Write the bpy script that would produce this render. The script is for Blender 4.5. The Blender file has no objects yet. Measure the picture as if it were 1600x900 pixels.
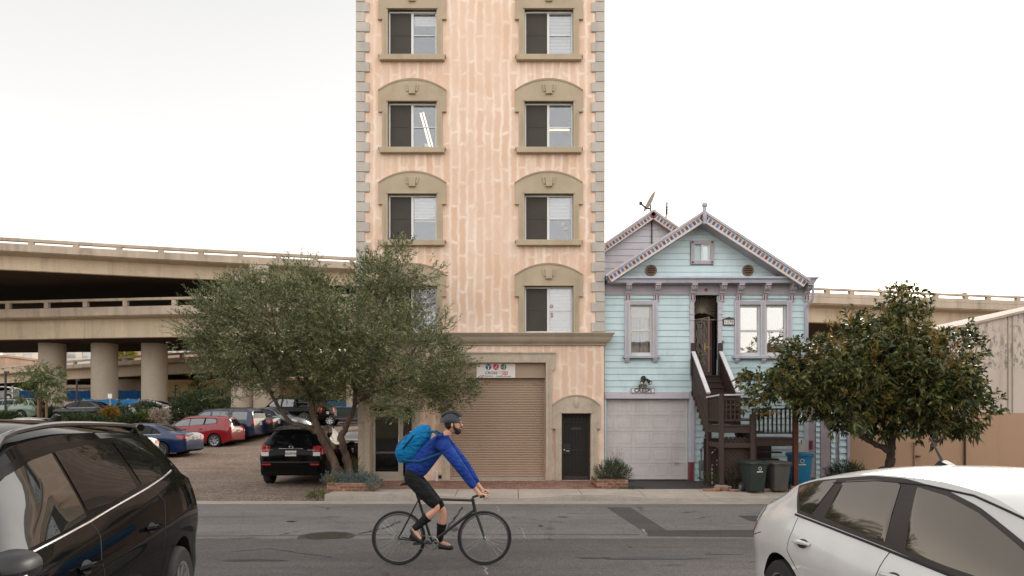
import bpy, bmesh, math, random
import numpy as np
from mathutils import Vector, Matrix, Quaternion
R = math.radians
scene = bpy.context.scene
COL = scene.collection
F, YH, HC = 1067.0, 650.0, 1.9            # lens in pixels, horizon row and eye height the place was surveyed with


def PX(px, Y): return (px - 800.0) / F * Y
def PZ(py, Y): return HC - (py - YH) / F * Y


# ------------------------------------------------------------------ mesh builder
class MB:
    def __init__(s):
        s.v = []; s.f = []; s.m = []

    def add(s, vs, fs, m=0):
        o = len(s.v)
        s.v.extend([tuple(v) for v in vs])
        for f in fs:
            s.f.append([i + o for i in f]); s.m.append(m)

    def quad(s, a, b, c, d, m=0): s.add([a, b, c, d], [(0, 1, 2, 3)], m)

    def box(s, x0, x1, y0, y1, z0, z1, m=0):
        if x0 > x1: x0, x1 = x1, x0
        if y0 > y1: y0, y1 = y1, y0
        if z0 > z1: z0, z1 = z1, z0
        vs = [(x, y, z) for z in (z0, z1) for y in (y0, y1) for x in (x0, x1)]
        s.add(vs, [(0, 2, 3, 1), (4, 5, 7, 6), (0, 1, 5, 4), (2, 6, 7, 3), (0, 4, 6, 2), (1, 3, 7, 5)], m)

    def bar(s, a, b, w, h, m=0, up=(0, 0, 1)):
        a = Vector(a); b = Vector(b); d = (b - a).normalized(); u = Vector(up)
        r = d.cross(u)
        if r.length < 1e-4: r = d.cross(Vector((1, 0, 0)))
        r.normalize(); u = r.cross(d).normalized()
        vs = []
        for p in (a, b):
            for (i, j) in ((-1, -1), (1, -1), (1, 1), (-1, 1)):
                vs.append(p + r * (i * w / 2) + u * (j * h / 2))
        s.add(vs, [(3, 2, 1, 0), (4, 5, 6, 7), (0, 1, 5, 4), (1, 2, 6, 5), (2, 3, 7, 6), (3, 0, 4, 7)], m)

    def prism(s, poly, axis, a, b, m=0):
        """poly: 2-D points in the two remaining axes (in x,y,z order), extruded along axis from a to b"""
        n = len(poly)
        def mk(p, t):
            if axis == 'x': return (t, p[0], p[1])
            if axis == 'y': return (p[0], t, p[1])
            return (p[0], p[1], t)
        vs = [mk(p, a) for p in poly] + [mk(p, b) for p in poly]
        fs = [list(range(n)), list(range(2 * n - 1, n - 1, -1))]
        for i in range(n):
            j = (i + 1) % n
            fs.append((i, i + n, j + n, j))
        s.add(vs, fs, m)

    def tube(s, pts, rad, n=8, m=0, caps=True, closed=False):
        pts = [Vector(p) for p in pts]
        k = len(pts)
        rads = rad if isinstance(rad, (list, tuple)) else [rad] * k
        o = len(s.v)
        t0 = (pts[1] - pts[0]).normalized()
        nrm = t0.cross(Vector((0, 0, 1)))
        if nrm.length < .05: nrm = t0.cross(Vector((1, 0, 0)))
        nrm.normalize()
        for i in range(k):
            if closed: t = pts[(i + 1) % k] - pts[(i - 1) % k]
            else: t = pts[min(i + 1, k - 1)] - pts[max(i - 1, 0)]
            t.normalize()
            nrm = (nrm - t * nrm.dot(t))
            if nrm.length < 1e-6: nrm = t.orthogonal()
            nrm.normalize()
            bn = t.cross(nrm)
            for j in range(n):
                a = 2 * math.pi * j / n
                s.v.append(tuple(pts[i] + (nrm * math.cos(a) + bn * math.sin(a)) * rads[i]))
        rng = k if closed else k - 1
        for i in range(rng):
            i2 = (i + 1) % k
            for j in range(n):
                j2 = (j + 1) % n
                s.f.append([o + i * n + j, o + i * n + j2, o + i2 * n + j2, o + i2 * n + j]); s.m.append(m)
        if caps and not closed:
            s.f.append([o + j for j in range(n - 1, -1, -1)]); s.m.append(m)
            s.f.append([o + (k - 1) * n + j for j in range(n)]); s.m.append(m)

    def lathe(s, prof, c=(0, 0, 0), axis='z', n=20, m=0, cap=True):
        o = len(s.v)
        for (r, h) in prof:
            for j in range(n):
                a = 2 * math.pi * j / n
                p = (r * math.cos(a), r * math.sin(a), h)
                if axis == 'y': p = (p[0], p[2], p[1])
                if axis == 'x': p = (p[2], p[0], p[1])
                s.v.append((p[0] + c[0], p[1] + c[1], p[2] + c[2]))
        for i in range(len(prof) - 1):
            for j in range(n):
                j2 = (j + 1) % n
                f = [o + i * n + j, o + i * n + j2, o + (i + 1) * n + j2, o + (i + 1) * n + j]
                if axis == 'y': f.reverse()
                s.f.append(f); s.m.append(m)
        if cap:
            a = [o + j for j in range(n - 1, -1, -1)]
            b = [o + (len(prof) - 1) * n + j for j in range(n)]
            s.f.append(a); s.m.append(m); s.f.append(b); s.m.append(m)

    def sphere(s, c, r, nu=14, nv=8, m=0):
        if not isinstance(r, (tuple, list)): r = (r, r, r)
        o = len(s.v)
        for i in range(nv + 1):
            t = math.pi * i / nv
            for j in range(nu):
                a = 2 * math.pi * j / nu
                s.v.append((c[0] + r[0] * math.sin(t) * math.cos(a), c[1] + r[1] * math.sin(t) * math.sin(a), c[2] - r[2] * math.cos(t)))
        for i in range(nv):
            for j in range(nu):
                j2 = (j + 1) % nu
                s.f.append([o + i * nu + j, o + i * nu + j2, o + (i + 1) * nu + j2, o + (i + 1) * nu + j]); s.m.append(m)

    def grid(s, rows, m=0, flip=False, mfun=None):
        o = len(s.v); nr = len(rows); nc = len(rows[0])
        for r in rows:
            for p in r: s.v.append(tuple(p))
        for i in range(nr - 1):
            for j in range(nc - 1):
                f = [o + i * nc + j, o + i * nc + j + 1, o + (i + 1) * nc + j + 1, o + (i + 1) * nc + j]
                if flip: f.reverse()
                s.f.append(f); s.m.append(m if mfun is None else mfun(i, j))

    def wall(s, x0, x1, z0, z1, y, holes, depth, m=0):
        """front face (towards -y) with rectangular holes (hx0,hx1,hz0,hz1) and their reveals"""
        xs = sorted(set([x0, x1] + [h[0] for h in holes] + [h[1] for h in holes]))
        zs = sorted(set([z0, z1] + [h[2] for h in holes] + [h[3] for h in holes]))
        for i in range(len(xs) - 1):
            for j in range(len(zs) - 1):
                cx = (xs[i] + xs[i + 1]) / 2; cz = (zs[j] + zs[j + 1]) / 2
                if any(h[0] < cx < h[1] and h[2] < cz < h[3] for h in holes): continue
                s.quad((xs[i], y, zs[j]), (xs[i + 1], y, zs[j]), (xs[i + 1], y, zs[j + 1]), (xs[i], y, zs[j + 1]), m)
        for h in holes:
            a, b, c, d = h
            s.quad((a, y, c), (a, y, d), (a, y + depth, d), (a, y + depth, c), m)
            s.quad((b, y, d), (b, y, c), (b, y + depth, c), (b, y + depth, d), m)
            s.quad((a, y, d), (b, y, d), (b, y + depth, d), (a, y + depth, d), m)
            s.quad((b, y, c), (a, y, c), (a, y + depth, c), (b, y + depth, c), m)

    def build(s, name, mats, parent=None, smooth=False, bevel=0, local=False, weld=False, sharp=35, seg=2, subsurf=0):
        me = bpy.data.meshes.new(name)
        off = Vector((0, 0, 0))
        if parent is not None and not local:
            p = parent
            while p is not None: off += p.location; p = p.parent
        vs = [(a - off.x, b - off.y, c - off.z) for (a, b, c) in s.v]
        me.from_pydata(vs, [], s.f)
        if not isinstance(mats, (list, tuple)): mats = [mats]
        for mm in mats: me.materials.append(mm)
        me.polygons.foreach_set('material_index', s.m)
        bm = bmesh.new(); bm.from_mesh(me)
        if weld: bmesh.ops.remove_doubles(bm, verts=bm.verts, dist=1e-4)
        if smooth or weld or True:
            try: bmesh.ops.recalc_face_normals(bm, faces=bm.faces) if weld else None
            except Exception: pass
        bm.to_mesh(me); bm.free()
        if smooth:
            me.polygons.foreach_set('use_smooth', [True] * len(me.polygons))
            me.set_sharp_from_angle(angle=R(sharp))
        me.update()
        o = bpy.data.objects.new(name, me); COL.objects.link(o)
        if parent is not None: o.parent = parent
        if bevel:
            b = o.modifiers.new('bevel', 'BEVEL'); b.width = bevel; b.segments = seg; b.limit_method = 'ANGLE'; b.angle_limit = R(40)
        if subsurf:
            b = o.modifiers.new('subsurf', 'SUBSURF'); b.levels = subsurf; b.render_levels = subsurf
        return o


def numpy_mesh(name, verts, faces, mats, midx=None, parent=None, smooth=False):
    """verts Nx3 array (world), faces Mx4 or Mx3 array"""
    me = bpy.data.meshes.new(name)
    off = Vector((0, 0, 0)); p = parent
    while p is not None: off += p.location; p = p.parent
    verts = np.asarray(verts, dtype=np.float32) - np.array(off, dtype=np.float32)
    faces = np.asarray(faces, dtype=np.int32)
    nf, k = faces.shape
    me.vertices.add(len(verts)); me.vertices.foreach_set('co', verts.ravel())
    me.loops.add(nf * k); me.loops.foreach_set('vertex_index', faces.ravel())
    me.polygons.add(nf)
    me.polygons.foreach_set('loop_start', np.arange(0, nf * k, k, dtype=np.int32))
    me.polygons.foreach_set('loop_total', np.full(nf, k, dtype=np.int32))
    for m in (mats if isinstance(mats, (list, tuple)) else [mats]): me.materials.append(m)
    if midx is not None: me.polygons.foreach_set('material_index', np.asarray(midx, dtype=np.int32))
    me.update(calc_edges=True); me.validate()
    if smooth: me.polygons.foreach_set('use_smooth', [True] * nf)
    o = bpy.data.objects.new(name, me); COL.objects.link(o)
    if parent is not None: o.parent = parent
    return o


def thing(name, label, cat, loc=(0, 0, 0), rz=0.0, group=None):
    o = bpy.data.objects.new(name, None); COL.objects.link(o)
    o.empty_display_size = .2
    o.location = loc; o.rotation_euler = (0, 0, rz)
    o['label'] = label; o['category'] = cat
    if group: o['group'] = group
    return o


def tag(o, label, cat, group=None, kind=None):
    o['label'] = label; o['category'] = cat
    if group: o['group'] = group
    if kind: o['kind'] = kind
    return o


def struct(o, label=None, cat=None, kind='structure'):
    o['kind'] = kind
    if label: o['label'] = label
    if cat: o['category'] = cat
    return o


def copy_tree(o, parent=None):
    c = o.copy(); COL.objects.link(c)
    if parent is not None: c.parent = parent
    for ch in list(o.children): copy_tree(ch, c)
    return c


def text_mb(txt, size, m=0, bold=0.0, spacing=1.0):
    """flat lettering in the XZ plane facing -y, centred on the origin"""
    cu = bpy.data.curves.new('lettering', 'FONT'); cu.body = txt; cu.size = size
    cu.align_x = 'CENTER'; cu.align_y = 'CENTER'; cu.offset = bold; cu.space_character = spacing; cu.resolution_u = 3
    o = bpy.data.objects.new('lettering', cu); COL.objects.link(o)
    dg = bpy.context.evaluated_depsgraph_get(); dg.update()
    me = bpy.data.meshes.new_from_object(o.evaluated_get(dg))
    mb = MB()
    mb.add([(v.co.x, 0, v.co.y) for v in me.vertices], [list(p.vertices) for p in me.polygons], m)
    bpy.data.objects.remove(o); bpy.data.curves.remove(cu); bpy.data.meshes.remove(me)
    return mb


def put(dst, src, loc=(0, 0, 0), sx=1.0, rot=None, m=None):
    """merge builder src into dst at loc"""
    vs = [Vector(v) * sx for v in src.v]
    if rot is not None: vs = [rot @ v for v in vs]
    o = len(dst.v)
    dst.v.extend([(v.x + loc[0], v.y + loc[1], v.z + loc[2]) for v in vs])
    for f, mm in zip(src.f, src.m):
        dst.f.append([i + o for i in f]); dst.m.append(mm if m is None else m)


def lerp(a, b, t): return a + (b - a) * t
def interp(keys, x):
    """keys: sorted list of (x, value); smooth monotone-ish cubic interpolation"""
    if x <= keys[0][0]: return keys[0][1]
    if x >= keys[-1][0]: return keys[-1][1]
    n = len(keys)
    for i in range(n - 1):
        if x <= keys[i + 1][0]:
            x0, y0 = keys[i]; x1, y1 = keys[i + 1]; h = x1 - x0
            d = (y1 - y0) / h
            def slope(k):
                if k == 0 or k == n - 1: return None
                a = (keys[k][1] - keys[k - 1][1]) / (keys[k][0] - keys[k - 1][0])
                b = (keys[k + 1][1] - keys[k][1]) / (keys[k + 1][0] - keys[k][0])
                return 0.0 if a * b <= 0 else 2 * a * b / (a + b)
            m0 = slope(i); m1 = slope(i + 1)
            if m0 is None: m0 = d
            if m1 is None: m1 = d
            t = (x - x0) / h
            return (2*t**3-3*t**2+1)*y0 + (t**3-2*t**2+t)*h*m0 + (-2*t**3+3*t**2)*y1 + (t**3-t**2)*h*m1
# ------------------------------------------------------------------ procedural materials
def srgb(r, g, b):
    f = lambda c: (c / 255 / 12.92) if c / 255 <= .04045 else ((c / 255 + .055) / 1.055) ** 2.4
    return (f(r), f(g), f(b))


class NT:
    def __init__(s, name):
        s.mat = bpy.data.materials.new(name); s.mat.use_nodes = True
        s.t = s.mat.node_tree; s.n = s.t.nodes; s.l = s.t.links
        s.b = s.n['Principled BSDF']; s.out = s.n['Material Output']
        s._co = None
    def new(s, typ, **kw):
        n = s.n.new(typ)
        for k, v in kw.items():
            if k.startswith('i_'):
                key = k[2:].replace('_', ' ')
                n.inputs[key].default_value = v
            else: setattr(n, k, v)
        return n
    def link(s, a, b): s.l.new(a, b)
    @property
    def co(s):
        if s._co is None: s._co = s.new('ShaderNodeTexCoord').outputs['Object']
        return s._co
    def mapping(s, scale=(1, 1, 1), loc=(0, 0, 0), rot=(0, 0, 0), src=None):
        m = s.new('ShaderNodeMapping'); m.inputs['Scale'].default_value = scale; m.inputs['Location'].default_value = loc; m.inputs['Rotation'].default_value = rot
        s.link(src or s.co, m.inputs['Vector']); return m.outputs[0]
    def noise(s, scale, detail=4, rough=.55, src=None, dist=0.0):
        n = s.new('ShaderNodeTexNoise'); n.inputs['Scale'].default_value = scale; n.inputs['Detail'].default_value = detail
        n.inputs['Roughness'].default_value = rough; n.inputs['Distortion'].default_value = dist
        s.link(src or s.co, n.inputs['Vector']); return n.outputs['Fac']
    def voronoi(s, scale, feature='F1', out='Distance', src=None, rnd=1.0):
        n = s.new('ShaderNodeTexVoronoi'); n.feature = feature; n.inputs['Scale'].default_value = scale; n.inputs['Randomness'].default_value = rnd
        s.link(src or s.co, n.inputs['Vector']); return n.outputs[out]
    def ramp(s, fac, stops):
        n = s.new('ShaderNodeValToRGB'); e = n.color_ramp.elements
        while len(e) < len(stops): e.new(.5)
        for el, (p, c) in zip(e, stops):
            el.position = p
            el.color = (c, c, c, 1) if isinstance(c, (int, float)) else (*c, 1)
        s.link(fac, n.inputs[0]); return n.outputs[0]
    def mix(s, fac, a, b, mode='MIX'):
        n = s.new('ShaderNodeMix'); n.data_type = 'RGBA'; n.blend_type = mode
        for idx, v in ((0, fac), (6, a), (7, b)):
            if isinstance(v, (int, float)): n.inputs[idx].default_value = v if idx == 0 else (v, v, v, 1)
            elif isinstance(v, tuple): n.inputs[idx].default_value = (*v, 1)
            else: s.link(v, n.inputs[idx])
        return n.outputs[2]
    def math(s, op, a, b=0.0, c=None):
        n = s.new('ShaderNodeMath'); n.operation = op
        for i, v in enumerate((a, b, c)):
            if v is None: continue
            if isinstance(v, (int, float)): n.inputs[i].default_value = v
            else: s.link(v, n.inputs[i])
        return n.outputs[0]
    def bump(s, h, strength=.3, dist=.01):
        n = s.new('ShaderNodeBump'); n.inputs['Strength'].default_value = strength; n.inputs['Distance'].default_value = dist
        s.link(h, n.inputs['Height']); s.link(n.outputs[0], s.b.inputs['Normal'])
    def set(s, **kw):
        for k, v in kw.items():
            key = {'col': 'Base Color', 'rough': 'Roughness', 'metal': 'Metallic', 'spec': 'Specular IOR Level', 'coat': 'Coat Weight', 'coatr': 'Coat Roughness', 'ior': 'IOR',
                   'emc': 'Emission Color', 'ems': 'Emission Strength', 'alpha': 'Alpha'}[k]
            i = s.b.inputs[key]
            if isinstance(v, (int, float)): i.default_value = v
            elif isinstance(v, tuple): i.default_value = (*v, 1)
            else: s.link(v, i)
        return s.mat


def sc(c, k): return tuple(min(1.0, x * k) for x in c)


def M(name, col, rough=.7, var=.14, scale=2.5, bump=0.0, bscale=60, metal=0.0, spec=.4, coat=0.0, grime=0.0, stretch=(1, 1, 1), rvar=.1):
    t = NT(name)
    v = t.mapping(stretch)
    n = t.noise(scale, 5, .6, v)
    c = t.mix(t.ramp(n, [(.3, 0.0), (.7, 1.0)]), sc(col, 1 - var), sc(col, 1 + var * .7))
    if grime:
        g = t.noise(scale * .7, 7, .7, t.mapping((stretch[0] * 2.2, stretch[1] * 2.2, stretch[2] * .5), (3, 7, 1)))
        c = t.mix(t.ramp(g, [(.5, 0.0), (.72, grime)]), c, sc(col, .45))
    t.set(col=c, metal=metal, spec=spec, coat=coat)
    n2 = t.noise(scale * 4, 3)
    t.set(rough=t.math('ADD', t.math('MULTIPLY', n2, rvar * 2), max(.02, rough - rvar)))
    if bump: t.bump(t.noise(bscale, 4, .6), bump, .004)
    return t.mat


def flat_paint(name, col, rough=.5, **k): return M(name, col, rough, var=.05, **k)


def m_stucco():
    t = NT('peach_stucco')
    sep = t.new('ShaderNodeSeparateXYZ'); t.link(t.co, sep.inputs[0])
    n1 = t.noise(.9, 3, .5); n2 = t.noise(1.1, 4, .6, t.mapping((1, 1, 1), (7, 3, 5)))
    n1b = t.noise(5, 3, .5); n2b = t.noise(6, 3, .5, t.mapping((1, 1, 1), (2, 8, 4)))
    zz = t.math('ADD', t.math('ADD', sep.outputs[2], t.math('MULTIPLY', n1, .55)), t.math('MULTIPLY', n1b, .22))
    xx = t.math('ADD', t.math('ADD', sep.outputs[0], t.math('MULTIPLY', n2, .20)), t.math('MULTIPLY', n2b, .09))
    cmb = t.new('ShaderNodeCombineXYZ'); t.link(zz, cmb.inputs[0]); t.link(xx, cmb.inputs[1])
    br = t.new('ShaderNodeTexBrick'); t.link(cmb.outputs[0], br.inputs['Vector'])
    br.inputs['Scale'].default_value = 1; br.inputs['Brick Width'].default_value = 1.05; br.inputs['Row Height'].default_value = .245
    br.inputs['Mortar Size'].default_value = .072; br.inputs['Mortar Smooth'].default_value = 1.0
    br.offset = .37; br.inputs['Color1'].default_value = (0, 0, 0, 1); br.inputs['Color2'].default_value = (.45, .45, .45, 1); br.inputs['Mortar'].default_value = (1, 1, 1, 1)
    pale = t.noise(.55, 4, .6, t.mapping((1, 1, .6), (11, 2, 5)))
    palem = t.ramp(pale, [(.34, .35), (.56, 1.0)])
    brk = t.ramp(t.noise(2.6, 5, .65, t.mapping((1.5, 1.5, .8), (3, 1, 6))), [(.28, .35), (.55, 1.0)])
    fac = t.math('MULTIPLY', t.math('MULTIPLY', br.outputs['Color'], palem), brk)
    deep, light = srgb(213, 177, 151), srgb(235, 216, 200)
    c = t.mix(fac, deep, light)
    big = t.noise(.35, 3, .5, t.mapping((1, 1, 1), (4, 9, 2)))
    c = t.mix(t.ramp(big, [(.45, 0.0), (.75, .45)]), c, light)
    sat = t.noise(1.6, 4, .6, t.mapping((1, 1, .35), (1, 4, 8)))
    c = t.mix(t.ramp(sat, [(.55, 0.0), (.8, .5)]), c, srgb(208, 168, 142))
    # drip streaks
    st = t.noise(3.0, 6, .7, t.mapping((2.6, 2.6, .10)))
    c = t.mix(t.ramp(st, [(.6, 0.0), (.85, .45)]), c, srgb(150, 112, 88))
    # run-off stains below the sills: object-space rows, one storey apart
    fr = t.math('FRACT', t.math('DIVIDE', t.math('SUBTRACT', sep.outputs[2], 1.62), 2.667))
    ax = t.math('ABSOLUTE', t.math('SUBTRACT', t.math('ABSOLUTE', t.math('ADD', sep.outputs[0], -.0)), 1.97))
    run = t.noise(1.0, 6, .7, t.mapping((9, 9, .5), (2, 2, 2)))
    sm = t.math('MULTIPLY', t.math('MULTIPLY', t.ramp(fr, [(.66, 0.0), (.97, 1.0)]), t.ramp(ax, [(.85, 1.0), (1.0, 0.0)])), t.ramp(run, [(.44, 0.0), (.68, 1.0)]))
    c = t.mix(t.math('MULTIPLY', sm, .5), c, srgb(150, 116, 94))
    fine = t.noise(38, 5, .65)
    c = t.mix(.16, c, t.ramp(fine, [(.3, .25), (.7, .9)]), 'OVERLAY')
    t.set(col=c, rough=.9, spec=.2)
    t.bump(t.noise(90, 4, .6), .25, .004)
    return t.mat


def m_travertine():
    t = NT('pitted_stone')
    a = t.noise(3, 6, .6); c = t.mix(a, srgb(164, 150, 132), srgb(204, 188, 168))
    pits = t.voronoi(36, src=t.mapping((.45, 1, 1)))
    n = t.noise(9, 5, .7)
    pm = t.math('MULTIPLY', t.ramp(pits, [(.12, 1.0), (.28, 0.0)]), t.ramp(n, [(.45, 0.0), (.6, 1.0)]))
    c = t.mix(pm, c, srgb(92, 80, 68))
    c = t.mix(t.ramp(t.noise(1.3, 5, .7, t.mapping((1.5, 1.5, .4))), [(.5, 0.0), (.8, .5)]), c, srgb(120, 106, 92))
    t.set(col=c, rough=.88, spec=.2); t.bump(t.math('SUBTRACT', t.noise(60, 4), pm), .4, .006)
    return t.mat


def m_asphalt(name='asphalt', base=.085, warm=1.0, patchy=True):
    t = NT(name)
    big = t.noise(.35, 5, .6, t.mapping((.35, 1, 1)))
    c = t.mix(t.ramp(big, [(.3, 0.0), (.7, 1.0)]), (base * .84 * warm, base * .78, base * .73), (base * 1.32 * warm, base * 1.22, base * 1.13))
    mid = t.noise(2.3, 6, .65, t.mapping((.5, 1.4, 1)))
    c = t.mix(t.ramp(mid, [(.52, 0.0), (.75, .4)]), c, (base * .6, base * .55, base * .52))
    # tyre-lane streaks that run along the street
    st = t.noise(1.0, 5, .65, t.mapping((.06, 2.2, 1), (3, 1, 0)))
    c = t.mix(t.ramp(st, [(.48, 0.0), (.72, .5)]), c, (base * 1.5 * warm, base * 1.40, base * 1.32))
    fine = t.voronoi(130, out='Color')
    bw = t.new('ShaderNodeRGBToBW'); t.link(fine, bw.inputs[0])
    c = t.mix(.8, c, t.ramp(bw.outputs[0], [(.2, .25), (.8, .74)]), 'OVERLAY')
    agg = t.voronoi(34, out='Color'); bw2 = t.new('ShaderNodeRGBToBW'); t.link(agg, bw2.inputs[0])
    c = t.mix(.35, c, t.ramp(bw2.outputs[0], [(.15, .3), (.85, .72)]), 'OVERLAY')
    blo = t.noise(.9, 6, .7, t.mapping((.5, 1, 1), (8, 3, 0)))
    c = t.mix(t.ramp(blo, [(.50, 0.0), (.66, .35)]), c, (base * .55, base * .52, base * .50))
    # hairline cracks
    if patchy:
        cr = t.voronoi(.55, 'DISTANCE_TO_EDGE', src=t.mapping((.6, 1, 1), (1.3, 2.1, 0), src=None))
        wob = t.noise(2.2, 6, .7)
        crm = t.math('MULTIPLY', t.ramp(t.math('ADD', cr, t.math('MULTIPLY', t.math('SUBTRACT', wob, .5), .14)), [(.0, 1.0), (.012, 0.0)]), t.ramp(t.noise(.6, 2), [(.5, 0.0), (.6, 1.0)]))
        c = t.mix(t.math('MULTIPLY', crm, .8), c, (.018, .017, .016))
    t.set(col=c, rough=.86, spec=.3); t.bump(t.math('ADD', bw.outputs[0], t.noise(40, 4)), .35, .006)
    return t.mat


def m_gravel():
    t = NT('gravel')
    v = t.voronoi(26, out='Color'); bw = t.new('ShaderNodeRGBToBW'); t.link(v, bw.inputs[0])
    c = t.ramp(bw.outputs[0], [(.1, srgb(82, 71, 62)), (.55, srgb(124, 109, 98)), (.9, srgb(164, 148, 134))])
    dirt = t.noise(.5, 6, .65)
    c = t.mix(t.ramp(dirt, [(.42, 0.0), (.66, .75)]), c, srgb(112, 94, 82))
    lit = t.noise(3.5, 6, .7)
    c = t.mix(t.ramp(lit, [(.56, 0.0), (.7, .8)]), c, srgb(84, 64, 50))
    trk = t.noise(1.1, 4, .6, t.mapping((.22, 1.2, 1), rot=(0, 0, .25)))
    c = t.mix(t.ramp(trk, [(.5, 0.0), (.75, .45)]), c, srgb(158, 143, 130))
    t.set(col=c, rough=.95, spec=.15); t.bump(t.math('ADD', bw.outputs[0], lit), .8, .03)
    return t.mat


def m_concrete(name, col, joints=None, var=.16, stain=.5, scale=1.2, drip=0.0):
    t = NT(name)
    n = t.noise(scale, 7, .65)
    c = t.mix(t.ramp(n, [(.3, 0.0), (.7, 1.0)]), sc(col, 1 - var), sc(col, 1 + var))
    s2 = t.noise(scale * 3.1, 6, .7, t.mapping((1, 1, 1), (4, 1, 9)))
    c = t.mix(t.ramp(s2, [(.54, 0.0), (.75, stain)]), c, sc(col, .55))
    if drip:
        d = t.noise(1.0, 6, .7, t.mapping((1.4, 1.4, .08)))
        c = t.mix(t.ramp(d, [(.5, 0.0), (.75, drip)]), c, sc(col, .42))
        d2 = t.noise(1.0, 5, .7, t.mapping((.9, .9, .05), (5, 5, 5)))
        c = t.mix(t.ramp(d2, [(.55, 0.0), (.75, drip * .8)]), c, sc(col, 1.35))
    sp = t.voronoi(60, out='Color'); bw = t.new('ShaderNodeRGBToBW'); t.link(sp, bw.inputs[0])
    c = t.mix(.25, c, t.ramp(bw.outputs[0], [(.1, .3), (.9, .75)]), 'OVERLAY')
    t.set(col=c, rough=.9, spec=.2); t.bump(t.noise(50, 5, .6), .25, .005)
    return t.mat


def m_brick(name, sx=.2, sz=.065, cols=((120, 62, 46), (160, 92, 70), (176, 160, 148)), plane='xy', mortar=.007, rot=0):
    t = NT(name)
    sep = t.new('ShaderNodeSeparateXYZ'); t.link(t.co, sep.inputs[0])
    cmb = t.new('ShaderNodeCombineXYZ')
    ax = {'xy': (0, 1), 'xz': (0, 2), 'yz': (1, 2)}[plane]
    t.link(sep.outputs[ax[0]], cmb.inputs[0]); t.link(sep.outputs[ax[1]], cmb.inputs[1])
    v = t.mapping((1, 1, 1), rot=(0, 0, rot), src=cmb.outputs[0])
    br = t.new('ShaderNodeTexBrick'); t.link(v, br.inputs['Vector'])
    br.inputs['Scale'].default_value = 1; br.inputs['Brick Width'].default_value = sx; br.inputs['Row Height'].default_value = sz
    br.inputs['Mortar Size'].default_value = mortar; br.inputs['Bias'].default_value = -.1
    br.inputs['Color1'].default_value = (*srgb(*cols[0]), 1); br.inputs['Color2'].default_value = (*srgb(*cols[1]), 1); br.inputs['Mortar'].default_value = (*srgb(*cols[2]), 1)
    n = t.noise(7, 6, .7)
    c = t.mix(t.ramp(n, [(.45, 0.0), (.75, .6)]), br.outputs['Color'], srgb(74, 52, 44))
    n3 = t.noise(14, 3, .6, t.mapping((1, 1, 1), (9, 3, 3)))
    c = t.mix(t.ramp(n3, [(.58, 0.0), (.7, .7)]), c, srgb(196, 150, 118))
    t.set(col=c, rough=.9, spec=.2); t.bump(t.math('SUBTRACT', n, t.math('MULTIPLY', br.outputs['Fac'], 1.0)), .6, .008)
    return t.mat


def m_paint_board(name, col, dirt=.5, dcol=None, pitch=None):
    """weathered painted wood"""
    t = NT(name)
    n = t.noise(1.4, 6, .6, t.mapping((.5, 1, 1)))
    c = t.mix(t.ramp(n, [(.3, 0.0), (.7, 1.0)]), sc(col, .9), sc(col, 1.07))
    g = t.noise(2.0, 7, .7, t.mapping((1.2, 1.2, .35), (5, 2, 2)))
    c = t.mix(t.ramp(g, [(.5, 0.0), (.78, dirt)]), c, dcol or sc(col, .5))
    sp = t.noise(16, 5, .75, t.mapping((.4, 1, 1)))
    c = t.mix(t.ramp(sp, [(.66, 0.0), (.74, .35)]), c, sc(col, .4))
    t.set(col=c, rough=.62, spec=.35)
    t.bump(t.noise(26, 5, .6, t.mapping((.12, 1, 2))), .18, .004)
    return t.mat


def m_carpaint(name, col, rough=.28, metal=.0, dust=.10, coat=1.0, spec=.5):
    t = NT(name)
    n = t.noise(3, 4, .6)
    dn = t.noise(1.6, 6, .7, t.mapping((1, 1, 1.5), (3, 3, 1)))
    c = t.mix(t.ramp(n, [(.3, 0.0), (.7, 1.0)]), sc(col, .95), sc(col, 1.05))
    c = t.mix(t.ramp(dn, [(.5, 0.0), (.9, dust)]), c, (.28, .25, .22))
    t.set(col=c, rough=rough, metal=metal, spec=spec, coat=coat, coatr=.03)
    return t.mat


def m_glass_dark(name, col=(.012, .013, .014), ior=2.0, rough=.02):
    t = NT(name); n = t.noise(5, 3)
    t.set(col=col, ior=ior, spec=.5)
    t.set(rough=t.math('ADD', t.math('MULTIPLY', n, .02), rough))
    return t.mat


def m_pane(name, refl=.22, tint=(1, 1, 1)):
    """window pane: mostly clear, partly mirror"""
    t = NT(name); nt = t
    gl = nt.new('ShaderNodeBsdfGlossy'); gl.inputs['Roughness'].default_value = .015; gl.inputs['Color'].default_value = (.95, .97, 1, 1)
    tr = nt.new('ShaderNodeBsdfTransparent'); tr.inputs['Color'].default_value = (*tint, 1)
    w = nt.new('ShaderNodeBump'); w.inputs['Strength'].default_value = .04; w.inputs['Distance'].default_value = .02
    nt.link(nt.noise(1.8, 2), w.inputs['Height']); nt.link(w.outputs[0], gl.inputs['Normal'])
    lw = nt.new('ShaderNodeLayerWeight'); lw.inputs['Blend'].default_value = .25
    f = nt.math('MULTIPLY_ADD', lw.outputs['Fresnel'], .7, refl)
    mx = nt.new('ShaderNodeMixShader'); nt.link(f, mx.inputs[0]); nt.link(tr.outputs[0], mx.inputs[1]); nt.link(gl.outputs[0], mx.inputs[2])
    nt.link(mx.outputs[0], nt.out.inputs['Surface'])
    return t.mat


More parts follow.
